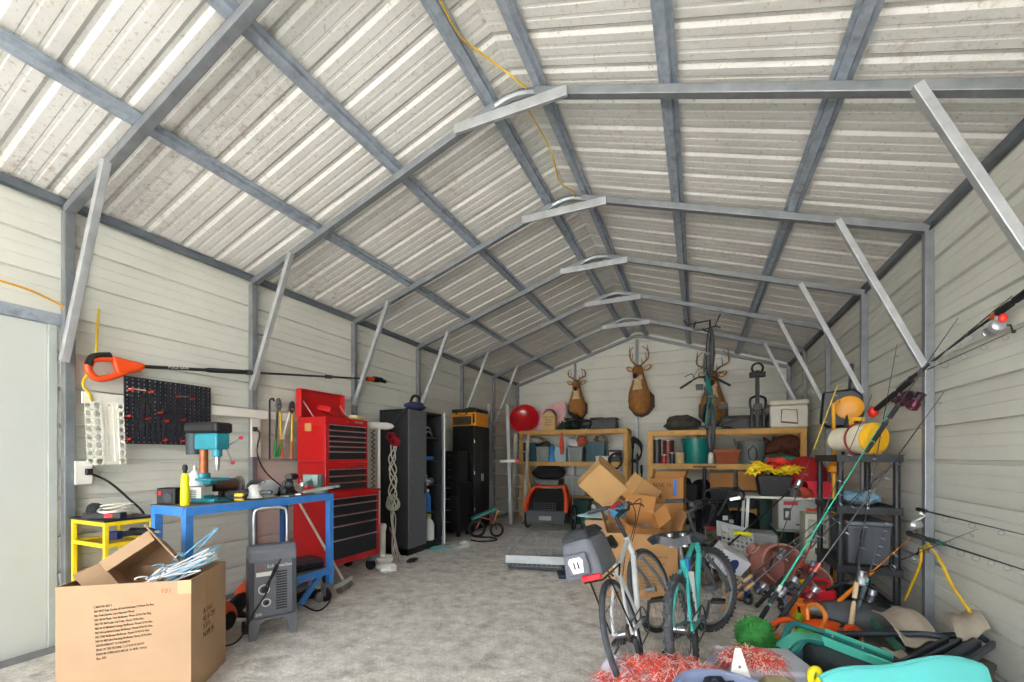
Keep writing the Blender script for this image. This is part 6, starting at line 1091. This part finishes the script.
rod('thin dark rod leaning up the right wall past the steel post', w_(866, 452, WX-.35), w_(958, 318, WX+.07), '#1d1e22', guides=5, r=.009, grip_len=.3, reel='#5a2436', reel_at=.42, rs=1.2)
rod('slim black rod standing upright between shelving and right wall', V((1.30, 4.72, .5)), w_(897, 344, WX-.05), '#232428', guides=5, r=.007, grip_len=.2)
# loose spinning reels on the floor
rn = random.Random(4)
for i, (px, py, c, lb) in enumerate([(757, 592, '#2f78c8', 'blue spinning reel lying beside the tan holed disc'), (772, 600, '#b9bcc2', 'silver spinning reel lying left of the orange ice rod'), (783, 612, '#3a3d44', 'black spinning reel lying at the foot of the turquoise rod'), (795, 598, '#c9ccd2', 'bright silver reel lying below the smaller clay pot'), (748, 606, '#40434a', 'dark reel lying in front of the tan holed disc'), (812, 590, '#8d2f38', 'dark red reel lying beside the lime green piece'), (822, 602, '#4a4e55', 'grey reel lying right of the orange cased drill')]):
    t = thing('fishing_reel', lb, 'reel', fl(px, py) + V((0, 0, .05)), (rn.uniform(-.5, .5), rn.uniform(-.4, .4), rn.uniform(0, 6))); MB().lathe([(.02, -.05), (.042, -.03), (.042, .01), (.03, .02), (.03, .05), (.042, .055), (.04, .065)], axis=(1, 0, .2), n=18).build('reel_body', M(c, .35, .4), t); MB().tube([(-.02, 0, 0), (-.02, .07, .01), (.01, .08, .05)], .007, 6).ball((.012, .08, .058), .016).build('crank', black_p, t); MB().tube([(-.01, 0, 0), (-.01, 0, .06), (.04, 0, .07)], .008, 6).build('foot', dgrey, t); MB().tube(curve([(.04, .045, 0), (.075, 0, .03), (.04, -.045, 0)], 5), .003, 5).build('bail', steel, t)
# ================================================================ plastics and clay pots between bicycles and shelving
t = thing('plastic_crate', 'white latticed plastic crate tilted on its side behind the teal bicycle wheel', 'crate', oD(737, 541, 5.15)); xx = (RGT*.95 - UP*.25); uy_ = (UP*.85 + FWD*.5 + RGT*.2); nn_ = xx.cross(uy_).normalized()
perf(MB(), .1, .1, 1, 1, .02, .01); b = MB(); perf(b, .40, .30, 7, 5, .021, .012, 10, o=-xx.normalized()*.20 - uy_.normalized()*.15, ux=xx, uy=(uy_ - xx.normalized()*uy_.dot(xx.normalized())), skip=((0, 0), (6, 0), (0, 4), (6, 4))); b.build('lattice_wall', M('#c9cecb', .5, 0, .06), t)
xn, yn = xx.normalized(), (uy_ - xx.normalized()*uy_.dot(xx.normalized())).normalized(); nz_ = xn.cross(yn)
for s, q, ln, w_2 in ((-1, yn, .40, xn), (1, yn, .40, xn)): MB().bar(yn*s*.15 - xn*.2 - nz_*.09, yn*s*.15 + xn*.2 - nz_*.09, .012, .20, up=yn).build('side_wall', M('#c3c8c6', .5), t)
t = thing('printed_box', 'white carton with a dark blue oval picture, tilted below the latticed crate', 'box', oD(729, 563, 4.75)); t.rotation_euler = Matrix((RGT*.86 - UP*.5, FWD*.9 + UP*.3 + RGT*.2, UP*.86 + RGT*.5)).transposed().to_euler(); MB().bx(-.17, .17, -.05, .16, -.13, .13).build('box_body', M('#dfe2e8', .5, 0, .04), t, bev=.006); MB().lathe([(.001, .001), (.09, .001), (.09, .003), (.001, .003)], c=(.02, -.05, .0), axis=(0, -1, 0), n=28, sx=.62).build('oval_picture', M('#2c3f7a', .4, 0, .3, 14), t)
def holed_disc(mb, R, nh, rc, rh, th, n=24, hub=.03):
    for i in range(nh):
        a0, a1 = 2*pi*i/nh, 2*pi*(i+1)/nh; am = (a0+a1)/2; c = V((rc*cos(am), rc*sin(am), 0)); bd = []
        for k in range(13): a = a0 + (a1-a0)*k/12; bd.append(V((R*cos(a), R*sin(a), 0)))
        for k in range(1, 13): bd.append(V((cos(a1), sin(a1), 0))*(R + (hub-R)*k/12))
        for k in range(1, 5): a = a1 + (a0-a1)*k/4; bd.append(V((hub*cos(a), hub*sin(a), 0)))
        for k in range(1, 12): bd.append(V((cos(a0), sin(a0), 0))*(hub + (R-hub)*k/12))
        m = len(bd); inn = [c + (p-c).normalized()*rh for p in bd]; z = V((0, 0, th)); vs = bd + inn + [p+z for p in bd] + [p+z for p in inn]; fs = []
        for k in range(m): q = (k+1) % m; fs += [(k, m+k, m+q, q), (2*m+k, 2*m+q, 3*m+q, 3*m+k), (m+k, 3*m+k, 3*m+q, m+q), (k, q, 2*m+q, 2*m+k)]
        mb.add(vs, fs)
    return mb
t = thing('holed_disc', 'round tan disc with a ring of holes leaning beside the turquoise bicycle wheel', 'disc', oD(737, 592, 4.35)); zz_ = (-FWD*.8 + UP*.5 + RGT*.15).normalized(); xq = (RGT - zz_*RGT.dot(zz_)).normalized(); t.rotation_euler = Matrix((xq, zz_.cross(xq), zz_)).transposed().to_euler(); holed_disc(MB(), .165, 11, .125, .021, .035).build('disc_body', M('#b5a48e', .7, 0, .08, 7), t, ang=30) if False else None
b = MB(); holed_disc(b, .165, 11, .125, .021, .035); b.build('disc_body', M('#b5a48e', .7, 0, .08, 7), t); MB().cyl((0, 0, -.02), (0, 0, .05), .032).build('hub', M('#9a8a76', .7), t); MB().cyl((0, 0, -.004), (0, 0, -.001), .155).build('back_plate', M('#5e564c', .8), t)
def jar(label, c, axis, s, notch=True):
    t = thing('clay_pot', label, 'pot', c); cm_ = M('#b0776a', .75, 0, .08, 5); ax = V(axis).normalized()
    MB().lathe([(.001, -.17*s), (.10*s, -.17*s), (.155*s, -.08*s), (.17*s, .02*s), (.15*s, .12*s), (.145*s, .16*s), (.155*s, .19*s), (.138*s, .19*s), (.128*s, .15*s), (.15*s, .02*s), (.13*s, -.08*s), (.001, -.14*s)], axis=ax, n=32, cap=False).build('pot_body', cm_, t)
    if notch:
        x_, y_ = frame_of(ax)
        for a in (2.4, 4.3): q = x_*cos(a) + y_*sin(a); MB().lathe([(.05*s, 0), (.058*s, .03*s), (.05*s, .04*s), (.04*s, .0)], c=q*.155*s, axis=q + ax*.4, n=16, cap=False).build('side_lip', cm_, t)
    return t
jar('large pinkish clay strawberry pot lying with its mouth toward the rods', oD(772, 565, 4.75), -FWD*.95 + UP*.28 - RGT*.12, 1.4)
jar('smaller pinkish clay pot lying right of the large clay strawberry pot', oD(805, 586, 4.3), -FWD*.85 + UP*.5 - RGT*.2, 1.1, False)
o = tag(MB().ball((0, 0, .10), (.16, .14, .11), 16, 10, noise=.25, seed=41).build('dry_wreath', M('#6d5a48', .9, 0, .5, 22)), 'brown dry wreath heap on the floor between saddle and latticed crate', 'wreath'); o.location = tuple(oD(703, 560, 4.9)); o.location.z = .0
# ================================================================ black stroller pile behind the turquoise bicycle
p = oD(716, 457, 6.0); t = thing('stroller', 'black folded stroller with grey grip and red strap behind the turquoise bicycle', 'stroller', (p.x, p.y, 0), radians(14))
sf_ = MB()
for s in (-1, 1): sf_.tube([(s*.24, .25, .10), (s*.22, -.30, .86)], .016, 8).tube([(s*.24, -.30, .10), (s*.22, .25, .70)], .016, 8)
sf_.tube([(-.22, -.30, .86), (.22, -.30, .86)], .016, 8).tube([(-.24, .25, .12), (.24, .25, .12)], .014, 8).tube([(-.24, -.30, .12), (.24, -.30, .12)], .014, 8).build('folding_frame', M('#1e2024', .4, .3), t)
MB().hexa([V(q) for q in ((-.21, -.22, .46), (.21, -.22, .46), (.21, .2, .42), (-.21, .2, .42))], [V(q) for q in ((-.21, -.20, .52), (.21, -.20, .52), (.21, .22, .80), (-.21, .22, .80))]).build('seat', M('#17181b', .9, 0, .2, 10), t, bev=.03)
MB().bx(-.22, .22, -.245, -.225, .47, .51).build('red_strap', M('#a8151f', .6), t); MB().tube(curve([(-.24, -.34, .88), (-.22, -.36, 1.0), (0, -.37, 1.04), (.22, -.36, 1.0), (.24, -.34, .88)], 5), .016, 8).build('push_handle', black_p, t)
for x in (-.26, .26):
    for y in (-.32, .27): w3 = MB().ring((x, y, .10), .085, .018, (1, 0, 0), 20, 8).build('wheel', rubber, t); MB().cyl((x-.012, y, .10), (x+.012, y, .10), .06).build('hub', dgrey, w3)
MB().bx(.02, .08, -.25, -.22, .60, .66).bx(.10, .15, -.25, -.22, .56, .61).build('buckle', M('#c9ccd0', .4), t, bev=.004)
p = oD(703, 457, 6.85); t = thing('post_stand', 'black post with flat dark red T shaped top in front of the right shelving', 'stand', (p.x, p.y, 0)); MB().tube([(0, 0, .03), (.02, 0, 1.28)], .028, 10).build('post', black_m, t); MB().bx(-.15, .19, -.06, .06, 1.28, 1.305).build('top_plate', M('#3b1d1f', .5), t, bev=.005); MB().box((0, 0, .015), (.36, .30, .03)).build('foot', black_m, t, bev=.005)
p = oD(676, 457, 6.6); t = thing('upholstered_chair', 'black padded folding chair in front of the left bags under the right shelving', 'chair', (p.x, p.y, 0), radians(-20)); MB().bx(-.24, .24, -.22, .22, .44, .50).build('seat', black_p, t, bev=.02); MB().bx(-.24, .24, .20, .25, .62, 1.02).build('backrest', black_p, t, bev=.02)
for s in (-1, 1): MB().tube([(s*.23, .28, 0), (s*.23, .22, .5), (s*.23, .24, 1.0)], .014, 8).build('leg', black_m, t); MB().tube([(s*.21, -.24, 0), (s*.21, .18, .5)], .014, 8).build('leg', black_m, t)
p = oD(697, 457, 5.4); t = thing('camp_stool', 'olive green camp stool with crossed legs under the turquoise bicycle handlebar', 'stool', (p.x, p.y, 0), radians(8)); MB().sheet(lambda u, v: V(((u-.5)*.36, (v-.5)*.34, .46 - .05*(1-(2*u-1)**2))), 8, 6, .008).build('seat', M('#56604a', .9, 0, .12, 14), t)
for y in (-.16, .16): MB().tube([(-.19, y, 0), (.19, y, .46)], .012, 8).tube([(.19, y, 0), (-.19, y, .46)], .012, 8).build('cross_legs', black_m, t)
MB().bx(-.17, .17, -.175, -.165, .06, .36).build('pouch', M('#4d5742', .9), t)
t = thing('pruning_pole', 'long black pole tool with bright yellow grip lying slanted before the work table', 'pole', oD(697, 573, 4.62)); e_ = oD(792, 489, 5.6) - t.location; MB().tube([(0, 0, 0), e_], .009, 8).build('shaft', black_p, t)
g0 = e_*.43; MB().tube([g0 - RGT*.09, g0 + RGT*.09 - UP*.02], .026, 10).build('grip', M('#e6dc2a', .5), t); MB().bar(e_*.98, e_*1.05, .03, .05).build('blade_head', steel, t)
t = thing('hand_weeder', 'black bent handled tool resting over the stroller', 'tool', oD(728, 497, 5.6)); MB().tube(curve([(-.12, 0, -.25), (0, 0, 0), (.02, 0, .10), (.12, 0, .13), (.12, 0, .07), (.05, 0, .04)], 5), .013, 8).build('handle', M('#2c2e32', .5), t); MB().bar((.02, -.02, -.03), (.14, -.02, .0), .02, .035).build('lever', steel, t)
# ================================================================ foreground heap on the right
t = thing('plastic_tub', 'round lavender blue plastic tub at the bottom edge, below the red tinsel', 'tub', tuple(oD(727, 457, 1.98).xy) + (0,)); tm_ = M('#8f9cc0', .35, 0, .05, 5); MB().lathe([(.16, .0), (.20, .38), (.235, .40), (.245, .43), (.235, .445), (.215, .44), (.19, .36), (.155, .015), (.001, .015)], n=40, cap=False).build('tub_wall', tm_, t); MB().lathe([(.001, 0), (.16, 0)], n=40, cap=False).build('base', tm_, t)
t.scale = (1, 1, .80); tc_ = V(t.location)
o = tag(MB().ball((0, 0, .09), (.11, .12, .09), 16, 10, noise=.2, seed=6).build('cloth_bundle', M('#2a2f45', .85, 0, .3, 14)), 'dark navy cloth bundle lying inside the lavender blue tub', 'cloth'); o.location = tc_ + V((-.02, .02, .215)); MB_ = MB().cyl((0, 0, 0), (0, 0, .195), .13).build('cloth_pad', M('#3b4058', .9)); MB_.location = tc_ + V((0, 0, .017)); tag(MB_, 'blue grey folded padding at the bottom of the lavender tub', 'cloth')
# red and white tinsel heap: nobody could count its strands
def tinsel(c, rad, n, seed, zc):
    rn = random.Random(seed); b = MB()
    for i in range(n):
        a = rn.uniform(0, 2*pi); r = sqrt(rn.random()); x, y = rad[0]*r*cos(a), rad[1]*r*sin(a); h = rad[2]*sqrt(max(0, 1-r*r))*rn.uniform(.55, 1.05)
        p = V((x, y, h)); d = V((rn.uniform(-1, 1), rn.uniform(-1, 1), rn.uniform(-.5, .22))).normalized()*rn.uniform(.03, .085); q = p + d*.5 + V((0, 0, rn.uniform(0, .025))); e = p + d
        b.mi = 0 if rn.random() < zc else 1
        b.bar(p, q, .0035, .0015).bar(q, e, .0035, .0015)
    return b
o = tinsel(None, (.44, .24, .27), 3000, 3, .60).build('tinsel', [M('#e8503e', .4, 0, .15, 12), M('#f3cfc6', .4, 0, .1, 12)], smooth=False); tb0 = oD(676, 457, 2.36); o.location = (tb0.x, tb0.y, .06); stuff(o); tag(o, 'heap of red and pale pink tinsel mesh in front of the bicycle wheels', 'tinsel')
o = tinsel(None, (.16, .13, .09), 900, 5, .6).build('tinsel', [M('#e04a3a', .4, 0, .15, 12), M('#f2d3c8', .4, 0, .1, 12)], smooth=False); tb1 = oD(752, 457, 2.42); o.location = (tb1.x, tb1.y, .26); stuff(o); tag(o, 'smaller clump of red and white tinsel right of the white triangle', 'tinsel')
rn = random.Random(9); 
def crumple(name, label, cat, loc, size, hexc, seed, rough=.4, rot=0, amp=1., alpha=1.):
    q = random.Random(seed); ph = [q.uniform(0, 6.28) for _ in range(8)]; w, d, h = size
    def f(u, v):
        e = (1-abs(2*u-1)**4)*(1-abs(2*v-1)**4); x = (u-.5)*w*(1+.10*sin(5*v+ph[0])); y = (v-.5)*d*(1+.12*sin(4*u+ph[1]))
        return V((x, y, .008 + h*e*(.55 + amp*(.2*sin(7*u+2*v+ph[2]) + .16*sin(9*v-3*u+ph[3]) + .10*sin(17*u+ph[4])*sin(13*v+ph[5])))))
    o = MB().sheet(f, 34, 28, .006).build(name, M(hexc, rough, 0, .08, 8, alpha=alpha), ang=80); o.location = loc; o.rotation_euler = (0, 0, rot); return tag(o, label, cat)
p = oD(622, 457, 2.62); crumple('plastic_sheet', 'grey blue plastic sheet spread under the tinsel beside the kickstand', 'sheet', (p.x + .06, p.y - .22, 0), (.62, .60, .16), '#8d98b4', 4, .35, .4)
MB_ = MB().tube(curve([(-.14, 0, .02), (-.10, -.02, .14), (.02, -.03, .18), (.14, 0, .12)], 6), .012, 8).build('hoop', M('#7fd8e6', .3)); MB_.location = tuple(oD(618, 457, 2.12).xy) + (.22,); MB_.location.z = .14; tag(MB_, 'pale cyan plastic hoop at the bottom edge left of the tinsel', 'hoop')
p = oD(735, 457, 3.0); crumple('plastic_bag', 'lavender plastic bag spread on the floor before the turquoise front wheel', 'bag', (p.x + .06, p.y - .08, 0), (.66, .42, .17), '#b2b4dc', 7, .3, 1.3)
p = oD(640, 457, 2.50); crumple('mesh_ribbon', 'pale lavender translucent mesh fan draped behind the red tinsel', 'ribbon', (p.x, p.y, 0), (.52, .26, .46), '#d9d2de', 17, .4, .4, .4, .45)
t = thing('triangle_marker', 'small white triangular plate standing out of the tinsel behind the lavender tub', 'marker', oD(739, 672, 2.22)); MB().prism([(-.055, -.03), (.055, -.03), (.014, .12), (-.014, .12)], .012, ux=RGT, uy=UP + FWD*.15).build('plate', M('#f2efe8', .4), t, bev=.004); MB().ball(FWD*-.006 + UP*.03, .008, 8, 6).build('rivet', M('#8a8578', .5), t)
g_ = MB(); rn = random.Random(3)
p = oD(755, 457, 3.12); t = thing('greenery_ball', 'bright green bushy ball lying beyond the lavender plastic bag', 'plant', (p.x, p.y, 0)); MB().ball((0, 0, .14), (.13, .12, .14), 18, 12, noise=.08, seed=3).build('ball_body', M('#3c8f3f', .8, 0, .3, 22), t)
for i in range(160): a, c = rn.uniform(0, 6.28), rn.uniform(-1, 1); s = sqrt(1-c*c); n_ = V((s*cos(a), s*sin(a), c)); q = V((0, 0, .14)) + V((n_.x*.13, n_.y*.12, n_.z*.13)); g_.bar(q, q + n_*.022 + V((0, 0, .004)), .012, .003)
g_.build('leaves', M('#4ea34c', .8, 0, .3, 18), t)
p = oD(790, 457, 3.0); crumple('mesh_bag', 'slate blue mesh bag lying in front of the leaning rod grips', 'bag', (p.x, p.y, 0), (.52, .40, .20), '#66789a', 9, .6, .5)
p = oD(770, 457, 2.72); crumple('folded_jacket', 'purple grey crumpled jacket between green ball and tan bag', 'jacket', (p.x, p.y, 0), (.42, .34, .24), '#74698a', 19, .8, .9)
p = oD(806, 457, 2.12); crumple('canvas_bag', 'olive tan canvas bag bulging at the bottom edge left of the teal tub', 'bag', (p.x, p.y - .02, 0), (.46, .52, .52), '#a09878', 29, .85, .2, .35)
p = oD(764, 457, 2.44); o = MB().bx(-.22, .22, -.16, .16, 0, .30).build('storage_box', M('#b5b9c6', .5, 0, .05), bev=.02); o.location = (p.x, p.y, 0); o.rotation_euler = (0, 0, .35); tag(o, 'pale lilac lidded box between the lavender tub and the tan canvas bag', 'box')
# orange garden power tools
t = thing('hedge_trimmer', 'orange power tool with looped grips and orange wheel lying before the shelving', 'trimmer', oD(808, 622, 3.35)); t.location.z = .08; t.rotation_euler = (0, 0, radians(28)); oo = M('#ef5a1c', .4, 0, .06)
MB().ball((.10, 0, .02), (.20, .085, .075), 16, 10).build('motor_housing', oo, t); MB().tube(curve([(-.06, 0, .02), (-.16, 0, .10), (-.27, 0, .08), (-.30, 0, .0), (-.22, 0, -.04), (-.08, 0, -.02)], 6), .022, 10).build('rear_grip', oo, t); MB().tube(curve([(.05, -.07, .05), (.06, -.10, .16), (.08, 0, .21), (.08, .10, .16), (.06, .07, .05)], 6), .016, 8).build('front_grip', M('#f08a2a', .4), t)
MB().tube([(-.30, -.02, -.05), (-.44, -.10, -.06)], .02, 8).build('strap_lug', M('#f0c02a', .5), t); gw = MB().cyl((.30, -.09, -.0), (.30, -.05, -.0), .075, 22).build('wheel', oo, t); MB().cyl((.30, -.10, 0), (.30, -.09, 0), .04).build('hub', black_p, gw)
MB().bx(.16, .30, -.06, .07, -.06, .06).build('battery', black_p, t, bev=.012)
for i in range(8): MB().box((.17 + .018*i, -.065, .02), (.006, .012, .07)).build('cooling_fin', steel, t)
t = thing('power_drill', 'orange cased drill with battery tipped up beyond the hedge trimmer', 'drill', oD(803, 598, 3.75), (radians(20), 0, radians(-30))); t.location.z = .12; MB().bx(-.10, .06, -.05, .05, -.10, .08).build('case', M('#f07a1a', .4), t, bev=.015); MB().bx(-.13, -.10, -.05, .05, -.10, .08).build('case_back', M('#7a8794', .5), t, bev=.006); MB().cyl((.06, 0, .02), (.16, 0, .03), .045).build('chuck', steel, t); MB().bx(-.02, .0, -.055, -.05, -.04, .05).build('slot', black_p, t); MB().tube([(.02, 0, .08), (.12, .02, .16)], .018).build('grip', M('#8d2f38', .4), t)
o = tag(MB().ball((0, 0, .05), (.09, .055, .05), 14, 9).build('green_float', M('#4fb24a', .5)), 'smooth green oval float lying in front of the orange trimmer', 'float'); o.location = tuple(oD(806, 640, 2.98)); o.location.z = .16; o.rotation_euler = (0, radians(-12), radians(25))
# folding stools and chairs
dk, dkl = M('#1f6b66', .45, 0, .08, 7), M('#4fb9a4', .4, 0, .08, 6)
q0, q1 = oD(822, 640, 2.62), oD(893, 668, 2.30)
t = thing('folding_stool', 'teal green folding stool of flat slats lying collapsed on the heap', 'stool', q0); dv_ = q1 - q0; sd_ = (FWD*.5 + RGT*.45 + UP*.0).normalized()
for i, c in enumerate((dkl, dk, dkl)): MB().bar(sd_*(.075*i), dv_ + sd_*(.075*i), .014, .055, up=dv_.cross(sd_)).build('slat', c, t, bev=.005)
MB().bar(-UP*.05 + sd_*-.03, -UP*.05 + sd_*.26, .02, .04).bar(dv_ - UP*.04 - sd_*.03, dv_ - UP*.04 + sd_*.22, .02, .04).build('cross_rail', dk, t, bev=.004)
MB().tube(curve([sd_*.0 - UP*.02, RGT*-.10 + FWD*.0 - UP*.0, RGT*-.20 - UP*.04 - FWD*.05, RGT*-.24 - UP*.12], 6), .02, 8).tube(curve([sd_*.2 - UP*.02, RGT*-.04 + FWD*.2 + UP*.02, RGT*-.16 - UP*.01 + FWD*.1, RGT*-.22 - UP*.08 + FWD*.06], 6), .02, 8).build('bent_legs', dk, t)
MB().sheet(lambda u, v: RGT*(-.24 + .27*u) + FWD*(-.02 + .09*v) + UP*(.03 + .02*sin(5*u) - .09*(1-u)**2), 12, 8, .006).build('seat_cloth', M('#4aa893', .8), t, ang=80)
for f in (.15, .6): MB().ball(dv_*f + sd_*.075 + UP*.02, .009, 8, 6).build('rivet', steel, t)
navy = M('#27313d', .4, .1, .1, 9); beige = M('#b9ad9c', .9, 0, .08, 10)
def camp_chair(label, a, b, c, d, e):
    """collapsed folding chair: a-b front tube, c seat cloth centre, d-e slanting struts"""
    t = thing('camp_chair', label, 'chair', a); A0 = V(a)
    MB().tube(curve([V((0, 0, 0)), (b-A0)*.5 + UP*.005, (b-A0)*.9, (b-A0) - UP*.03 + RGT*.03], 6), .020, 10).build('front_tube', navy, t)
    for k in range(3): MB().bar(d-A0 + RGT*.10*k, e-A0 + RGT*.085*k, .02, .045).build('strut', navy, t, bev=.005)
    return t, A0
t, A0 = camp_chair('collapsed folding chair with tan seat cloth and navy tubes in the foreground heap', oD(838, 634, 3.0), oD(943, 635, 2.60), None, oD(893, 668, 2.28), oD(946, 641, 2.55))
s0, s1, s2, s3 = [oD(*q) - A0 for q in ((872, 613, 3.2), (908, 607, 3.2), (942, 641, 2.68), (905, 648, 2.62))]
MB().sheet(lambda u, v: (s0*(1-u) + s1*u)*(1-v) + (s3*(1-u) + s2*u)*v + UP*(.05*sin(pi*v) + .015*sin(9*u+2)), 14, 14, .008).build('seat_cloth', beige, t, ang=80)
g0_, g1_ = oD(871, 615, 3.22) - A0, oD(905, 648, 2.64) - A0; MB().hexa([g0_, g1_, g1_ - UP*.06, g0_ - UP*.24 + RGT*.02], [p + FWD*.012 for p in (g0_, g1_, g1_ - UP*.06, g0_ - UP*.24 + RGT*.02)]).build('side_cloth', M('#3e7a68', .8, 0, .5, 7), t)
MB().sheet(lambda u, v: (oD(845, 640, 2.9) - A0)*(1-u) + (oD(902, 648, 2.6) - A0)*u + UP*(-.02 - .06*v + .01*sin(20*u)) - FWD*.16*v + RGT*.03*v, 16, 6, .006).build('back_cloth', M('#b8a493', .9), t, ang=80)
MB().tube([oD(892, 606, 3.25) - A0, oD(914, 622, 2.95) - A0], .012, 8).build('strap_roll', M('#3e8a62', .6), t)
t, A0 = camp_chair('collapsed folding chair with tan cloth nearest the right wall', oD(938, 636, 2.86), oD(982, 636, 2.72), None, oD(930, 664, 2.42), oD(966, 644, 2.62))
s0, s1, s2, s3 = [oD(*q) - A0 for q in ((945, 616, 2.98), (972, 612, 2.98), (990, 630, 2.70), (960, 646, 2.60))]
MB().sheet(lambda u, v: (s0*(1-u) + s1*u)*(1-v) + (s3*(1-u) + s2*u)*v + UP*(.04*sin(pi*v) + .012*sin(9*u)), 14, 14, .008).build('seat_cloth', beige, t, ang=80)
MB().tube([oD(952, 614, 2.95) - A0, oD(974, 628, 2.8) - A0], .012, 8).build('strap_roll', M('#3e8a62', .6), t)
# things underneath that carry the heap
for lb, px, d_, s_, c in [('flat dark crate under the teal folding stool', 855, 2.52, (.40, .34, .30), '#3b4044'), ('low dark carton under the tan folding chairs', 925, 2.80, (.50, .36, .20), '#4a443c')]:
    p = oD(px, 457, d_); t = thing('closed_carton' if 'carton' in lb else 'plastic_crate', lb, 'box', (p.x, p.y, 0), .3); MB().bx(-s_[0]/2, s_[0]/2, -s_[1]/2, s_[1]/2, 0, s_[2]).build('crate_body', M(c, .7, 0, .1, 6), t, bev=.006); MB().bx(-s_[0]/2-.004, s_[0]/2+.004, -s_[1]/2-.004, s_[1]/2+.004, s_[2]-.04, s_[2]-.01).build('rim', M(c, .6), t)
# bright cyan tub edge at the bottom right
cy = M('#62c9c6', .35, 0, .04, 4)
L0_, R0_ = oD(822, 672, 2.08), oD(984, 660, 2.10)
t = thing('wading_pool', 'bright cyan moulded plastic pool leaning along the bottom right edge of the heap', 'pool', (L0_ + R0_)*.5); C0 = V(t.location)
def pool(u, v):
    p = L0_.lerp(R0_, u) - C0; edge = .008*sin(pi*u)*1.0 + .014*sin(9*u + 1) - .05*(1-u)**6 - .03*u**8
    return p + UP*(edge - .30*v**1.3) - FWD*(.05*v + .10*v*v) + UP*.012*sin(3*pi*v)
MB().sheet(pool, 40, 12, .012).build('pool_wall', cy, t, ang=80); MB().tube([pool(i/40, 0) + FWD*.012 for i in range(41)], .016, 8).build('rolled_rim', cy, t)
MB().sheet(lambda u, v: pool(u, 1)*(1-v) + (pool(u, 1) + FWD*.34 - UP*.0)*v, 20, 4, .012).build('pool_floor', cy, t, ang=80)
MB().tube([pool(.25 + .5*i/20, .42 + .10*cos(pi*i/20*2)) - FWD*.006 for i in range(21)], .010, 8).build('moulded_ridge', M('#74d2cf', .3), t)
t = thing('plastic_toy', 'yellow moulded plastic handle at the left end of the cyan pool', 'handle', oD(815, 676, 2.12)); MB().ring((0, 0, 0), .035, .016, RGT*.2 - FWD, 22, 10, sx=.8).build('grip', M('#f2d61e', .35), t); MB().tube([(0, 0, -.03), (0.02, 0, -.22)], .02, 8).build('stem', M('#f2d61e', .35), t)
# yellow cords along the roof purlin
cordm = M('#d8b02a', .6)
zc = lambda x, y: zr(x) + .012
rope('hanging_rope', 'yellow cord looping along the ridge from the near frame to the top of the photo', 'cord', [(XM - .15, 1.9, zc(XM-.15, 0) - .02), (XM - .13, 2.2, zc(XM-.13, 0) - .03), (XM - .14, 2.5, zc(XM-.14, 0) - .01), (XM - .05, 2.75, zc(XM, 0) - .03), (XM + .05, 2.92, zc(XM, 0) - .05), (XM + .12, 3.06, zc(XM, 0) - .06)], .007, cordm)
rope('hanging_rope', 'yellow cord drooping between the first two peaks of the roof', 'cord', [(XM + .02, 3.15, ZR - .02), (XM + .06, 3.4, ZR - .03), (XM + .10, 3.75, ZR - .10), (XM + .06, 4.1, ZR - .13), (XM + .12, 4.4, ZR - .08), (XM + .10, 4.56, ZR - .04)], .007, cordm)
t = thing('ceiling_hook', 'black bracket hanging from the roof frame left of the teal bicycle hook', 'hook', (.02, 7.40, 3.58)); MB().tube(curve([(-.05, 0, .02), (-.08, 0, -.10), (.05, 0, -.12), (.22, 0, -.09), (.30, 0, -.12)], 5), .011, 6).build('hook_arm', black_p, t); MB().tube([(.22, 0, -.09), (.30, 0, .10)], .010, 6).build('stay', black_p, t)
